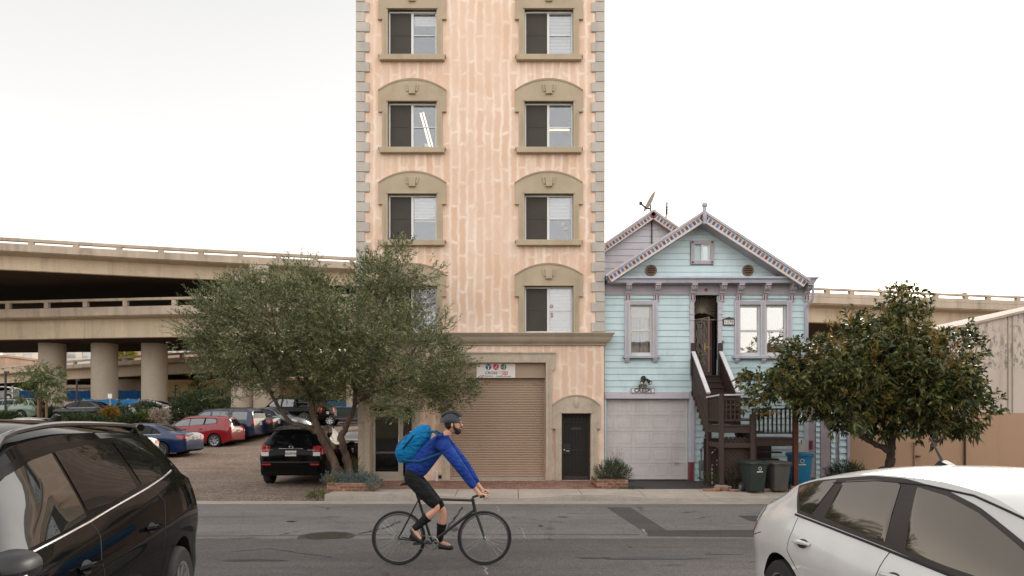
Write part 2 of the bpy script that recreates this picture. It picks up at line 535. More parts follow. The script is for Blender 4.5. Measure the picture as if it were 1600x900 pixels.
def m_leaf(name, cols, trans=.35, rough=.5):
    """leaves: each loose leaf gets its own tint; light passes partly through"""
    t = NT(name)
    g = t.new('ShaderNodeNewGeometry')
    n = len(cols)
    c = t.ramp(g.outputs['Random Per Island'], [(i / max(1, n - 1), x) for i, x in enumerate(cols)])
    big = t.noise(1.1, 2)
    c = t.mix(t.ramp(big, [(.35, 0.0), (.7, .5)]), c, sc(cols[len(cols) // 2], 1.25))
    t.set(col=c, rough=rough, spec=.35)
    tl = t.new('ShaderNodeBsdfTranslucent'); t.link(c, tl.inputs['Color'])
    mx = t.new('ShaderNodeMixShader'); mx.inputs[0].default_value = trans
    t.link(t.b.outputs[0], mx.inputs[1]); t.link(tl.outputs[0], mx.inputs[2]); t.link(mx.outputs[0], t.out.inputs['Surface'])
    return t.mat


def m_bark(name, col):
    t = NT(name)
    n = t.noise(6, 7, .7, t.mapping((1, 1, .25)))
    c = t.mix(t.ramp(n, [(.35, 0.0), (.65, 1.0)]), sc(col, .5), sc(col, 1.35))
    v = t.voronoi(7, src=t.mapping((1, 1, .45)))
    c = t.mix(t.ramp(v, [(.05, .7), (.2, 0.0)]), c, sc(col, .3))
    t.set(col=c, rough=.92, spec=.15); t.bump(t.math('ADD', n, v), .9, .03)
    return t.mat


def m_gloss_dark(name, col, k=.6, ior=1.45, rough=.02, base=0.0, pw=1.0):
    """very dark lacquer or tinted glass with a restrained mirror coat"""
    t = NT(name); d = t.new('ShaderNodeBsdfDiffuse'); d.inputs['Color'].default_value = (*col, 1)
    g = t.new('ShaderNodeBsdfGlossy'); t.link(t.math('ADD', t.math('MULTIPLY', t.noise(6, 4), .02), rough), g.inputs['Roughness'])
    f = t.new('ShaderNodeFresnel'); f.inputs['IOR'].default_value = ior
    dust = t.ramp(t.noise(2.2, 6, .7), [(.35, 1.0), (.75, .82)])
    mx = t.new('ShaderNodeMixShader'); t.link(t.math('MULTIPLY_ADD', t.math('MULTIPLY', t.math('POWER', f.outputs[0], pw), k), dust, base), mx.inputs[0])
    t.link(d.outputs[0], mx.inputs[1]); t.link(g.outputs[0], mx.inputs[2]); t.link(mx.outputs[0], t.out.inputs['Surface']); return t.mat


def m_emit(name, col, s):
    t = NT(name); t.set(col=(.8, .8, .8), emc=col, ems=s); return t.mat


MT = {}
MT['stucco'] = m_stucco(); MT['stone'] = m_travertine()
MT['trim'] = M('olive_trim', srgb(173, 156, 132), .8, .12, 1.5, .15, 80, grime=.25)
MT['cornice'] = M('cornice_paint', srgb(168, 153, 134), .8, .12, 1.2, .15, 80, grime=.35)
MT['asphalt'] = m_asphalt('asphalt', .122, 1.03); MT['asphalt_old'] = m_asphalt('asphalt_patch', .046, 1.02, False); MT['asphalt_trench'] = m_asphalt('asphalt_trench', .058, 1.0, False)
MT['asphalt_near'] = m_asphalt('asphalt_near', .074, 1.07); MT['gravel'] = m_gravel()
MT['walk'] = m_concrete('sidewalk_concrete', srgb(164, 152, 140)); MT['gutter'] = m_concrete('gutter_concrete', srgb(150, 140, 128), stain=.6)
MT['kerb'] = m_concrete('kerb_concrete', srgb(140, 131, 121), stain=.7, scale=2)
MT['fwy'] = m_concrete('freeway_concrete', srgb(190, 172, 148), var=.14, stain=.4, scale=.25, drip=.5)
MT['fwy_pale'] = m_concrete('freeway_parapet', srgb(176, 160, 142), var=.16, stain=.6, scale=.3, drip=.7)
MT['fwy_shade'] = m_concrete('freeway_soffit_shade', srgb(70, 56, 46), var=.2, stain=.5, scale=.2)  # shade under the decks put into a darker concrete colour
MT['column'] = m_concrete('column_concrete', srgb(176, 162, 144), var=.10, stain=.25, scale=.3, drip=.25)
MT['paver'] = m_brick('brick_paving', .21, .105, ((112, 74, 62), (164, 122, 104), (132, 118, 106)), 'xy', .012, .0)
MT['brick'] = m_brick('planter_brick', .2, .07, ((118, 80, 64), (164, 122, 98), (150, 138, 126)), 'xz')
MT['siding'] = m_paint_board('aqua_siding', srgb(192, 211, 213), .40, srgb(120, 140, 140))
MT['siding_pale'] = m_paint_board('pale_siding', srgb(196, 214, 216), .30, srgb(140, 150, 150))
MT['lilac_siding'] = m_paint_board('lilac_siding', srgb(200, 198, 206), .3, srgb(150, 146, 154))
MT['lilac'] = m_paint_board('lilac_trim', srgb(172, 165, 170), .4, srgb(120, 108, 112))
MT['lilac_pale'] = m_paint_board('pale_lilac_trim', srgb(190, 184, 190), .4, srgb(130, 122, 126))
MT['grey_trim'] = m_paint_board('grey_cornice', srgb(172, 172, 182), .5, srgb(110, 106, 108))
MT['red_paint'] = flat_paint('dark_red_paint', srgb(122, 56, 58)); MT['blue_paint'] = flat_paint('blue_accent_paint', srgb(92, 110, 152))
MT['cream'] = m_paint_board('cream_paint', srgb(206, 200, 192), .45, srgb(140, 128, 118))
MT['garage_grey'] = m_paint_board('garage_door_paint', srgb(202, 195, 192), .35, srgb(140, 128, 122))
MT['shutter'] = M('shutter_paint', srgb(160, 136, 116), .55, .07, 1.0, grime=.25, spec=.4)
MT['shutter_head'] = M('shutter_header_paint', srgb(166, 142, 122), .6, .07, 1.0, grime=.25)
MT['deck'] = m_paint_board('dark_brown_wood', srgb(66, 50, 44), .5, srgb(36, 28, 26))
MT['redwood'] = m_paint_board('red_brown_post', srgb(96, 48, 38), .4, srgb(50, 28, 24))
MT['rail_white'] = m_paint_board('white_handrail', srgb(206, 202, 202), .35, srgb(130, 120, 116))
MT['vinyl'] = flat_paint('white_vinyl', srgb(214, 212, 208), .4)
MT['alu'] = M('aluminium_frame', srgb(178, 168, 154), .42, .08, 3, metal=.6)
MT['steel'] = M('brushed_steel', (.55, .54, .52), .3, .08, 8, metal=1.0)
MT['chrome'] = M('chrome', (.78, .78, .78), .22, .04, 3, metal=1.0, rvar=.03)
MT['black_metal'] = M('black_metal', (.02, .02, .02), .5, .2, 6, spec=.4)
MT['iron'] = M('painted_iron', srgb(54, 48, 44), .55, .15, 6)
MT['screen'] = M('insect_screen', srgb(66, 60, 54), .75, .12, 3)
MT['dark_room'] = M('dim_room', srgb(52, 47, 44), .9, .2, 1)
MT['blind'] = M('white_blind', srgb(186, 184, 182), .7, .05, 1, stretch=(1, 1, 12))
MT['curtain'] = M('white_curtain', srgb(160, 160, 160), .85, .2, 2, stretch=(9, 1, .3))
MT['pane'] = m_pane('window_pane', .10); MT['pane_mirror'] = m_pane('mirror_pane', .34, (.8, .78, .74)); MT['pane_dark'] = m_pane('dark_pane', .05, (.4, .4, .4))
MT['tube'] = m_emit('fluorescent_tube', (1, .78, .48), 1.1)
MT['black'] = M('matte_black', (.012, .012, .012), .7, .2, 4)
MT['rubber'] = M('tyre_rubber', (.022, .021, .02), .8, .25, 6, .2, 60)
MT['plastic_black'] = M('black_plastic', (.018, .018, .018), .45, .15, 8)
MT['white_paint'] = flat_paint('white_lettering', (.75, .74, .72))
MT['roof'] = M('roof_shingle', srgb(96, 88, 84), .9, .25, 6, .4, 40)
MT['wh_top'] = None
# ------------------------------------------------------------------ ground, road, pavement
def road_z(Y):
    if Y <= 10: return 0.0
    if Y <= 15.35: return -.08 * (Y - 10) / 5.35
    return -.08 - .02 * (Y - 15.35) / .69


TZ = [(14, -.14), (16.04, -.105), (19, -.08), (24, -.06), (27, .05), (30, .2), (35, .47), (39, 1.02), (44, 1.35), (50, 1.75), (56, 2.3), (62, 2.9), (68, 3.5), (80, 4.2), (130, 5.0), (420, 6.0)]
def terr(Y): return interp(TZ, Y)


def terr_hit(py):
    """distance at which the lot's surface crosses picture row py"""
    lo, hi = 16.0, 90.0
    for Y in np.arange(16, 90, .05):
        if YH + (HC - terr(Y)) * F / Y <= py: return float(Y)
    return 90.0


mb = MB()
ys = [14, 15, 16.05] + list(np.arange(16.5, 46, .75)) + list(np.arange(46, 84, 2)) + [90, 100, 130, 180, 260, 420]
xs = [-420, -200, -110, -70] + list(np.arange(-50, 51, 2.0)) + [70, 110, 200, 420]
random.seed(3)
mb.grid([[(x, y, terr(y) - (.10 if (x > -4.4 and y < 24) else 0) + (random.uniform(-.02, .02) if y > 17 else 0)) for x in xs] for y in ys], 0)
struct(mb.build('gravel_ground', MT['gravel'], smooth=True), 'brown gravel parking lot surface with leaf litter', 'ground')

mb = MB()
ry = [7.4, 8.5, 9.2, 10, 11, 12, 13, 14, 15.35]
mb.grid([[(x, y, road_z(y)) for x in (-400, -60, -20, -8, 0, 8, 20, 60, 400)] for y in ry], 0)
struct(mb.build('road', MT['asphalt'], smooth=True), 'grey patched asphalt street', 'road')
# near side: raised apron the two close cars stand on
# gutter pan
mb = MB(); mb.grid([[(x, y, road_z(y) + .004) for x in (-400, -30, -10, 0, 10, 30, 400)] for y in (15.352, 16.04)], 0)
mb.quad((-400, 15.35, -.15), (400, 15.35, -.15), (400, 15.352, road_z(15.352) + .004), (-400, 15.352, road_z(15.352) + .004))
struct(mb.build('gutter', MT['gutter']), 'pale concrete gutter along the far kerb', 'gutter')

KZ = [(-4.4, .055), (-2.2, .055), (-1.0, -.055), (.75, -.06), (1.25, .03), (2.3, .035), (3.3, -.06), (7.0, -.06), (8.0, .05), (60, .05)]
def kz(x):
    for i in range(len(KZ) - 1):
        if x <= KZ[i + 1][0]:
            t = max(0, (x - KZ[i][0]) / (KZ[i + 1][0] - KZ[i][0])); return lerp(KZ[i][1], KZ[i + 1][1], t)
    return .05


def walk_z(x, y):
    t = min(1, max(0, (y - 16.18) / 1.2)); return lerp(kz(x), .04, t)
# kerb stones (one run) then the slabs behind
mb = MB(); kx = list(np.arange(-4.4, 9.01, .2)) + [12, 20, 60]
random.seed(4); kj = {x: (random.uniform(-.009, .009), random.uniform(-.008, .006)) for x in kx}
rows = [[(x, 16.02 + kj[x][0], -.16) for x in kx], [(x, 16.035 + kj[x][0], kz(x) - .022 + kj[x][1]) for x in kx], [(x, 16.06 + kj[x][0], kz(x) + kj[x][1] * .5) for x in kx], [(x, 16.19, kz(x) + .001) for x in kx], [(x, 16.19, -.2) for x in kx]]
mb.grid(rows); mb.quad((-4.4, 16.19, -.2), (-4.4, 16.19, kz(-4.4)), (-4.4, 16.02, kz(-4.4) - .02), (-4.4, 16.02, -.2))
struct(mb.build('kerb', MT['kerb'], smooth=True, sharp=50), 'concrete kerb with lowered driveway dips', 'kerb')
mb = MB(); x = -4.4; k = 0
while x < 26:
    w = 1.52; x1 = x + w - .014
    n = 4
    rows = [[(lerp(x, x1, i / n), y, walk_z(lerp(x, x1, i / n), y)) for i in range(n + 1)] for y in (16.197, 16.5, 16.9, 17.386)]
    mb.grid(rows)
    for (p, q) in (((x, 16.197), (x1, 16.197)), ((x1, 16.197), (x1, 17.386)), ((x1, 17.386), (x, 17.386)), ((x, 17.386), (x, 16.197))):
        mb.quad((p[0], p[1], walk_z(*p)), (p[0], p[1], -.1), (q[0], q[1], -.1), (q[0], q[1], walk_z(*q)))
    x += w
struct(mb.build('sidewalk', MT['walk']), 'concrete sidewalk slabs in front of the buildings', 'sidewalk')
mb = MB(); mb.quad((-4.4, 16.1, -.085), (60, 16.1, -.085), (60, 20.4, -.085), (-4.4, 20.4, -.085))
struct(mb.build('sidewalk_bed', MT['black']), 'dark bed under the sidewalk joints', 'ground')
mb = MB(); mb.box(-4.0, 2.68, 17.40, 19.74, -.08, .036)
struct(mb.build('brick_paving', MT['paver']), 'worn red brick strip along the building front', 'paving')
mb = MB(); mb.box(-4.4, -4.005, 17.4, 19.74, -.08, .02)
struct(mb.build('soil_strip', MT['gravel']), 'strip of soil beside the planter', 'ground')
mb = MB(); n = 16
mb.grid([[(x, y, lerp(.036, .0, (y - 17.4) / 2.6)) for x in (2.70, 4, 5.3, 6.5, 8, 10, 14, 24)] for y in (17.40, 18.2, 19, 20.4)])
struct(mb.build('driveway', MT['asphalt_old']), 'dark broken asphalt driveway of the blue house', 'driveway')


def patch(name, mat, pts, label, dz=.004, kind='structure'):
    m = MB(); vs = [(x, y, road_z(y) + dz) for (x, y) in pts]
    m.add(vs, [list(range(len(vs)))]); return struct(m.build(name, mat), label, 'road patch', kind)


def gp(px, py):
    """point of the road surface under picture point (px,py)"""
    Y = 10.0
    for _ in range(30): Y = F * (HC - road_z(Y)) / (py - YH)
    return (PX(px, Y), Y)
def gpoly(pts):
    """subdivide edges so a patch follows the camber"""
    P = [gp(*p) for p in pts]; out = []
    for a, b in zip(P, P[1:] + P[:1]):
        for t in (0, .5): out.append((lerp(a[0], b[0], t), lerp(a[1], b[1], t)))
    return out
patch('utility_trench', MT['asphalt_trench'], gpoly([(948, 793), (985, 793), (1042, 829), (1003, 829)]), 'darker diagonal trench patch in the far lane')
patch('road_patch', MT['asphalt_old'], gpoly([(1005, 829), (1180, 828), (1320, 830), (1320, 842), (1180, 839), (1012, 838)]), 'long dark asphalt patch along the lane seam')
patch('road_patch', MT['asphalt_old'], gpoly([(1152, 806), (1300, 806), (1300, 816), (1175, 815)]), 'small dark asphalt patch near the white car')
m = MB(); m.grid([[(x, y + .03 * math.sin(x * .7), road_z(y + .03 * math.sin(x * .7)) + .003) for x in np.arange(-60, 61, 3.0)] for y in (7.45, 8.2, 9.0, 9.9, 10.1, 10.62)]); struct(m.build('near_lane', MT['asphalt_near']), 'smoother darker asphalt of the near lane', 'road')
MT['crack'] = M('crack_filler', (.016, .015, .014), .7)
def crack(pts, w, label, mat=None, name='road_crack'):
    m = MB(); P = [gp(*p) for p in pts]; Q = []
    random.seed(int(pts[0][0]))
    for a, b in zip(P, P[1:]):
        for k in range(6):
            t = k / 6; Q.append((lerp(a[0], b[0], t) + random.uniform(-.03, .03), lerp(a[1], b[1], t) + random.uniform(-.03, .03)))
    Q.append(P[-1])
    l = []; r = []
    for i, p in enumerate(Q):
        a = Q[max(0, i - 1)]; b = Q[min(len(Q) - 1, i + 1)]
        d = Vector((b[0] - a[0], b[1] - a[1])).normalized(); ww = w * random.uniform(.4, 1.2)
        l.append((p[0] - d.y * ww, p[1] + d.x * ww, road_z(p[1]) + .008)); r.append((p[0] + d.y * ww, p[1] - d.x * ww, road_z(p[1]) + .008))
    m.grid([r, l]); struct(m.build(name, mat or MT['crack']), label, 'road marking')
crack([(560, 834), (585, 829), (605, 824), (625, 815)], .018, 'jagged crack running from the manhole')
crack([(692, 836), (715, 805), (722, 792)], .02, 'diagonal tar line behind the bicycle')
crack([(300, 838), (450, 837), (700, 836), (1000, 836)], .012, 'fine seam between the two lanes')
crack([(360, 862), (420, 858), (520, 872)], .010, 'thin crack in the near lane')
MT['chalk'] = M('worn_white_paint', (.23, .225, .22), .8, .4, 20)
crack([(812, 824), (818, 832), (822, 842)], .018, 'short curved white spray mark beside the front wheel', MT['chalk'], 'road_marking')
crack([(777, 791), (780, 800)], .014, 'small white spray tick near the gutter', MT['chalk'], 'road_marking')
crack([(757, 885), (762, 899)], .014, 'white spray tick at the bottom of the lane', MT['chalk'], 'road_marking')
crack([(1003, 827), (1012, 836)], .02, 'white chalk tick at the trench corner', MT['chalk'], 'road_marking')
crack([(842, 830), (850, 831)], .012, 'faint white dash in the lane', MT['chalk'], 'road_marking')

MT['oil'] = M('oil_stain', (.035, .032, .031), .5, .4, 6)
def blot(px, py, rx, ry, seed):
    random.seed(seed); c = gp(px, py); pts = []
    for i in range(26):
        a = 2 * math.pi * i / 26; k = random.uniform(.65, 1.1); pts.append((c[0] + rx * k * math.cos(a), c[1] + ry * k * math.sin(a)))
    patch('oil_stain', MT['oil'], pts, 'dark oily stain on the asphalt', .0075)
for i, (a, b, c_, d_) in enumerate(((845, 822, .035, .12), (985, 855, .03, .05), (1025, 873, .7, .10), (930, 872, .25, .06), (400, 876, .5, .07), (1130, 866, .3, .05), (455, 815, .10, .08), (880, 808, .14, .05))): blot(a, b, c_, d_, i)
# manhole
x, y = gp(510, 838.5)
t = thing('manhole_cover', 'round iron manhole cover with a raised grid set in the street', 'manhole', (x, y, road_z(y)))
MT['manhole'] = M('cast_iron', srgb(70, 62, 56), .6, .2, 10, .3, 60, metal=.3)
m = MB(); m.lathe([(.33, .006), (.44, .006), (.44, -.02)], (0, 0, 0), n=36, cap=False); m.build('frame_ring', MT['manhole'], t, local=True, smooth=True, sharp=20)
m = MB(); m.lathe([(.32, -.02), (.32, .005)], (0, 0, 0), n=36)
for i in range(-5, 6):
    h = math.sqrt(max(0, .29 ** 2 - (i * .052) ** 2))
    m.box(-h, h, i * .052 - .011, i * .052 + .011, .004, .011)
for i in range(-5, 6):
    h = math.sqrt(max(0, .29 ** 2 - (i * .052) ** 2))
    m.box(i * .052 - .011, i * .052 + .011, -h, h, .0045, .0115)
m.build('lid', MT['manhole'], t, local=True)
# ------------------------------------------------------------------ peach corner tower
BY = 19.76; BS = F / BY
def bx(px): return (px - 800) / BS
def bz(py): return HC - (py - YH) / BS
bld = thing('apartment_building', 'tall narrow peach stucco building with arched window surrounds and stone quoins', 'building', (-.9, BY, 0))
XL, XR, ZT = bx(561.0), bx(944), 16.6
rowtop = [-128, 16, 160, 304, 447.5]
cols = {'a': 644.5, 'b': 857.5}
whole = []
for rt in rowtop:
    for c in cols.values(): whole.append((bx(c - 38), bx(c + 38), bz(rt + 72.5), bz(rt)))
groll = (bx(702), bx(852.5), .036, bz(567)); gdoor = (bx(877.5), bx(922.5), .036, bz(646)); gent = (bx(577.5), bx(645.5), .036, bz(633))
mb = MB()
mb.wall(XL, XR, -.3, ZT, BY, whole + [groll, gdoor, gent], .16)
mb.quad((XL, BY, -.3), (XL, BY, ZT), (XL, BY + 17, ZT), (XL, BY + 17, -.3)); mb.quad((XR, BY, ZT), (XR, BY, -.3), (XR, BY + 17, -.3), (XR, BY + 17, ZT))
mb.quad((XR, BY + 17, -.3), (XL, BY + 17, -.3), (XL, BY + 17, ZT), (XR, BY + 17, ZT))
mb.quad((XL, BY, ZT), (XR, BY, ZT), (XR, BY + 17, ZT), (XL, BY + 17, ZT))
mb.build('wall', MT['stucco'], bld)
m = MB(); m.box(XL - .25, XR + .25, BY - .28, BY + 17.2, ZT + .003, ZT + .45); m.box(XL - .15, XR + .15, BY - .16, BY + .4, ZT - .25, ZT); m.build('roof_cornice', MT['cornice'], bld, bevel=.02)
# cornice over the ground floor: moulded profile
def mould(prof, x0, x1, y, name, mat, parent, ret=True, bev=.006):
    """prof: (out, z) list from top to bottom, mitred returns at both ends"""
    m = MB()
    rows = []
    for (o, z) in prof:
        rows.append([(x0 - o, y + .3, z), (x0 - o, y - o, z), (x1 + o, y - o, z), (x1 + o, y + .3, z)])
    m.grid(rows, flip=True)
    return m.build(name, mat, parent, smooth=True, sharp=25)
zc = bz(521)
mould([(0, zc + .02), (.27, zc), (.275, zc - .03), (.25, zc - .05), (.235, zc - .055), (.235, zc - .085), (.2, zc - .1), (.185, zc - .17), (.15, zc - .235), (.105, zc - .28), (.07, zc - .30), (.065, zc - .34), (0, zc - .345)], XL, XR, BY, 'cornice', MT['cornice'], bld)
# quoins
random.seed(8)
MT['quoin'] = M('quoin_stone', srgb(184, 175, 164), .9, .16, 1.3, .5, 70, grime=.35)
k = 0; py = 519
while py > -160:
    wide = (k % 2 == 0); h = 15.6
    for side in (0, 1):
        m = MB(); w = (21 if wide else 14) / BS
        z0, z1 = bz(py) + .006, bz(py - h) - .006
        pr = .05 + random.uniform(-.006, .006)
        if side == 0: m.box(XL - .085, XL - .085 + w, BY - pr, BY + .3, z0, z1)
        else: m.box(XR + .012 - w, XR + .012, BY - pr, BY + .3, z0, z1)
        m.build('quoin', MT['quoin'], bld, bevel=.012)
    py -= h; k += 1

def arch_poly(cx, hw, zs, za, n=18):
    """segment of a circle through (cx-hw,zs) (cx,za) (cx+hw,zs)"""
    h = za - zs; r = (hw * hw + h * h) / (2 * h); c = za - r; a0 = math.asin(hw / r)
    return [(cx + r * math.sin(a), c + r * math.cos(a)) for a in [lerp(-a0, a0, i / n) for i in range(n + 1)]]


def surround(cx, top, bot, parent, mat, hw_in, hw_ear, hw_jamb, ear_z, spring, apex, proj=.07, name='window_surround', y=None):
    y = y or BY
    poly = [(cx - hw_in, bot), (cx - hw_jamb, bot), (cx - hw_jamb, ear_z), (cx - hw_ear, ear_z), (cx - hw_ear, spring)]
    poly += arch_poly(cx, hw_ear, spring, apex)
    poly += [(cx + hw_ear, spring), (cx + hw_ear, ear_z), (cx + hw_jamb, ear_z), (cx + hw_jamb, bot), (cx + hw_in, bot), (cx + hw_in, top), (cx - hw_in, top)]
    # drop duplicate spring points
    pp = []
    for p in poly:
        if not pp or (abs(p[0] - pp[-1][0]) + abs(p[1] - pp[-1][1])) > 1e-5: pp.append(p)
    m = MB(); m.prism(pp, 'y', y - proj, y + .1)
    o = m.build(name, mat, parent, bevel=.008)
    # raised lip along the arch, and small feet under the ears
    m = MB(); a = arch_poly(cx, hw_ear + .012, spring, apex + .012); b = arch_poly(cx, hw_ear - .03, spring - .01, apex - .035)
    for i in range(len(a) - 1):
        vs = [(a[i][0], y - proj - .028, a[i][1]), (a[i + 1][0], y - proj - .028, a[i + 1][1]), (b[i + 1][0], y - proj - .012, b[i + 1][1]), (b[i][0], y - proj - .012, b[i][1]),
              (a[i][0], y, a[i][1]), (a[i + 1][0], y, a[i + 1][1])]
        m.add(vs, [(0, 3, 2, 1), (0, 1, 5, 4)])
    m.box(cx - hw_ear - .012, cx - hw_jamb + .01, y - proj - .02, y, ear_z - .035, ear_z + .002); m.box(cx + hw_jamb - .01, cx + hw_ear + .012, y - proj - .02, y, ear_z - .035, ear_z + .002)
    m.box(cx - hw_in - .03, cx + hw_in + .03, y - proj - .03, y, top + .003, top + .06)
    m.box(cx - hw_jamb + .075, cx - hw_jamb + .09, y - proj - .012, y, bot, ear_z - .037); m.box(cx + hw_jamb - .09, cx + hw_jamb - .075, y - proj - .012, y, bot, ear_z - .037)
    m.build('moulding', mat, o)
    return o


def keystone(cx, z0, z1, parent, mat, y, k=1.0):
    m = MB()
    for (a, b, c, d, pr, lo) in ((-.12, .12, -.085, .085, .055, 0), (-.20, -.13, -.155, -.095, .03, .05), (.13, .20, .095, .155, .03, .05)):
        m.prism([(cx + c * k, z0 + lo), (cx + d * k, z0 + lo), (cx + b * k, z1), (cx + a * k, z1)], 'y', y - pr, y)
    m.box(cx - .1 * k, cx + .1 * k, y - .065, y, z0 - .03, z0 - .003)
    return m.build('keystone', mat, parent, bevel=.006)


def win(cx, rt, col, row):
    top = bz(rt); bot = bz(rt + 72.5); hw = 38 / BS
    srd = surround(cx, top, bot, bld, MT['trim'], hw, 52.5 / BS, 47 / BS, bz(rt + 14.5), bz(rt - 17.5), bz(rt - 35))
    keystone(cx, bz(rt - 12.5), bz(rt - 26), srd, MT['trim'], BY - .07)
    if row != 4:
        m = MB(); a = 53 / BS; zb = bot
        m.prism([(cx - a, zb + .006), (cx + a, zb + .006), (cx + a, zb - .035), (cx + a - .04, zb - .06), (cx + a - .05, zb - .155), (cx - a + .05, zb - .155), (cx - a + .04, zb - .06), (cx - a, zb - .035)], 'y', BY - .15, BY + .02)
        m.build('sill', MT['trim'], bld, bevel=.012)
    # frame (white vinyl slider), set back in the reveal
    y = BY + .10; f = MB(); t = .045
    x0, x1, z0, z1 = cx - hw + .004, cx + hw - .004, bot + .004, top - .004
    f.box(x0, x1, y - .04, y + .05, z0, z0 + t); f.box(x0, x1, y - .04, y + .05, z1 - t, z1)
    f.box(x0, x0 + t, y - .04, y + .05, z0 + t + .001, z1 - t - .001); f.box(x1 - t, x1, y - .04, y + .05, z0 + t + .001, z1 - t - .001)
    mx = cx - .015
    f.box(mx - .03, mx + .035, y - .03, y + .05, z0 + t + .001, z1 - t - .001)
    zm = lerp(z0, z1, .49)
    f.box(mx + .036, x1 - t - .001, y - .012, y + .012, zm - .014, zm + .014)
    fr = f.build('window', MT['vinyl'], bld, bevel=.004)
    g = MB(); g.box(mx + .036, x1 - t, y + .014, y + .02, z0 + t, z1 - t); g.build('pane', MT['pane'], fr)
    g = MB(); g.box(x0 + t, mx - .03, y - .006, y - .002, z0 + t, z1 - t); g.box(x0 + t, mx - .03, y - .012, y - .007, zm - .005, zm + .005, 0)
    g.build('insect_screen', MT['screen'], fr)
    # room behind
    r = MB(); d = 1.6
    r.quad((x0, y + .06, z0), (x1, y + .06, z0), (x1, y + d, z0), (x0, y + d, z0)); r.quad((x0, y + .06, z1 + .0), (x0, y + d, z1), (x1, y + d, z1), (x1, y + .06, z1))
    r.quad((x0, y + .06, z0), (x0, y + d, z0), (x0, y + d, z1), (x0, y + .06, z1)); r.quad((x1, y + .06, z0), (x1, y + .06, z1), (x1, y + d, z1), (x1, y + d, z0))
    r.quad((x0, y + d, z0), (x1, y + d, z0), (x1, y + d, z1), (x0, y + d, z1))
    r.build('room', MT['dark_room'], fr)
    drop = {('a', 1): .26, ('b', 1): 1.0, ('a', 2): 0, ('b', 2): 0, ('a', 3): .56, ('b', 3): .5, ('a', 4): .8, ('b', 4): 1.0, ('a', 0): .5, ('b', 0): .4}[(col, row)]
    if drop:
        b = MB(); n = max(3, int(30 * drop))
        zt = z1 - t - .005; zb = zt - (z1 - z0 - 2 * t) * drop + .004
        for i in range(n):
            za = lerp(zt, zb, i / n); zz = lerp(zt, zb, (i + .92) / n)
            b.quad((mx + .045, y + .075, za), (mx + .045, y + .062, zz), (x1 - t - .01, y + .062, zz), (x1 - t - .01, y + .075, za))
        b.build('blind', MT['blind'], fr)
    if (col, row) == ('a', 2):
        m = MB(); m.tube([(cx + .17, y + .35, z1 - .1), (cx + .40, y + .9, z0 + .38)], .026); m.build('fluorescent_lamp', MT['tube'], fr)
        m = MB(); m.tube([(cx + .26, y + .3, z1 - .1), (cx + .48, y + .9, z0 + .42)], .02); m.build('fluorescent_lamp', MT['tube'], fr)
        m = MB(); m.box(cx + .33, cx + .43, y + .03, y + .05, z0 + .06, z0 + .2); m.build('paper_note', MT['blind'], fr)
    if (col, row) == ('b', 2):
        for dz in (.0, .07):
            m = MB(); m.tube([(mx + .05, y + .4, zm + .09 + dz), (x1 - .06, y + .4, zm + .09 + dz)], .017); m.build('fluorescent_lamp', MT['tube'], fr)
            m = MB(); m.tube([(x0 + t + .05, y - .018, zm + .09 + dz), (x0 + t + .06, y - .018, zm + .09 + dz)], .001); 
    if (col, row) == ('b', 3):
        for (dx, dz) in ((.42, .52), (.50, .38)):
            m = MB(); m.box(cx + dx - .055, cx + dx + .055, y + .004, y + .012, z0 + dz - .05, z0 + dz + .05); m.build('paper_note', MT['blind'], fr)
    if (col, row) == ('b', 4):
        m = MB(); m.lathe([(.05, y + .004), (.05, y + .012)], (mx + .1, 0, zm + .13), 'y', 16); m.lathe([(.03, y - .002), (.03, y + .003)], (mx + .1, 0, zm + .13), 'y', 16, 1); m.build('round_sticker', [MT['red_paint'], MT['blind']], fr)
        m = MB(); m.box(mx + .07, mx + .15, y + .004, y + .012, zm - .2, zm - .06)
        for i in range(3): m.box(mx + .08, mx + .14, y + .001, y + .0035, zm - .185 + i * .045, zm - .16 + i * .045, 1)
        m.build('square_sticker', [MT['blind'], MT['red_sign']], fr)
    return fr


MT['red_sign'] = flat_paint('sign_red', srgb(196, 48, 50)); MT['blue_sign'] = flat_paint('sign_blue', srgb(28, 84, 128)); MT['green_sign'] = flat_paint('sign_green', srgb(52, 104, 52))
MT['ink'] = flat_paint('sign_ink', (.03, .028, .028)); MT['sign_white'] = M('sign_white', srgb(222, 216, 210), .5, .05, 2, grime=.15); MT['ink_soft'] = flat_paint('sign_tan', srgb(198, 160, 148))
for r_, rt in enumerate(rowtop):
    for c_, cp in cols.items(): win(bx(cp), rt, c_, r_)

# roller shutter with its stone surround
sh = MB(); n = 42; z0, z1 = .045, bz(591); x0, x1 = groll[0] + .004, groll[1] - .004; yy = BY + .22
rows = []
for i in range(n):
    a = lerp(z0, z1, i / n); h = (z1 - z0) / n
    for (dz, o) in ((0, .0), (.12, -.004), (.3, -.010), (.55, -.013), (.8, -.009), (.93, -.002)):
        rows.append([(x0, yy + o, a + h * dz), (x1, yy + o, a + h * dz)])
rows.append([(x0, yy, z1), (x1, yy, z1)])
sh.grid(rows)
shut = sh.build('roller_shutter', MT['shutter'], bld)
m = MB(); m.box(x0, x1, yy - .03, yy + .02, z0 - .008, z0 + .06); m.build('bottom_bar', MT['alu'], shut)
for (a_, b_) in ((x0, x0 + .05), (x1 - .05, x1)): m = MB(); m.box(a_, b_, yy - .06, yy - .022, z0, z1); m.build('guide_rail', MT['shutter_head'], shut)
m = MB(); m.box(x0, x1, BY + .10, BY + .3, bz(590.5), groll[3] - .004); m.box(x0, x1, BY + .085, BY + .1, bz(590.5), bz(588.5)); m.build('shutter_header', MT['shutter_head'], bld, bevel=.004)
m = MB(); T = bz(553); e = bz(580)
L0, L1 = bx(687), bx(691); R1, R0 = bx(863), bx(867.5)
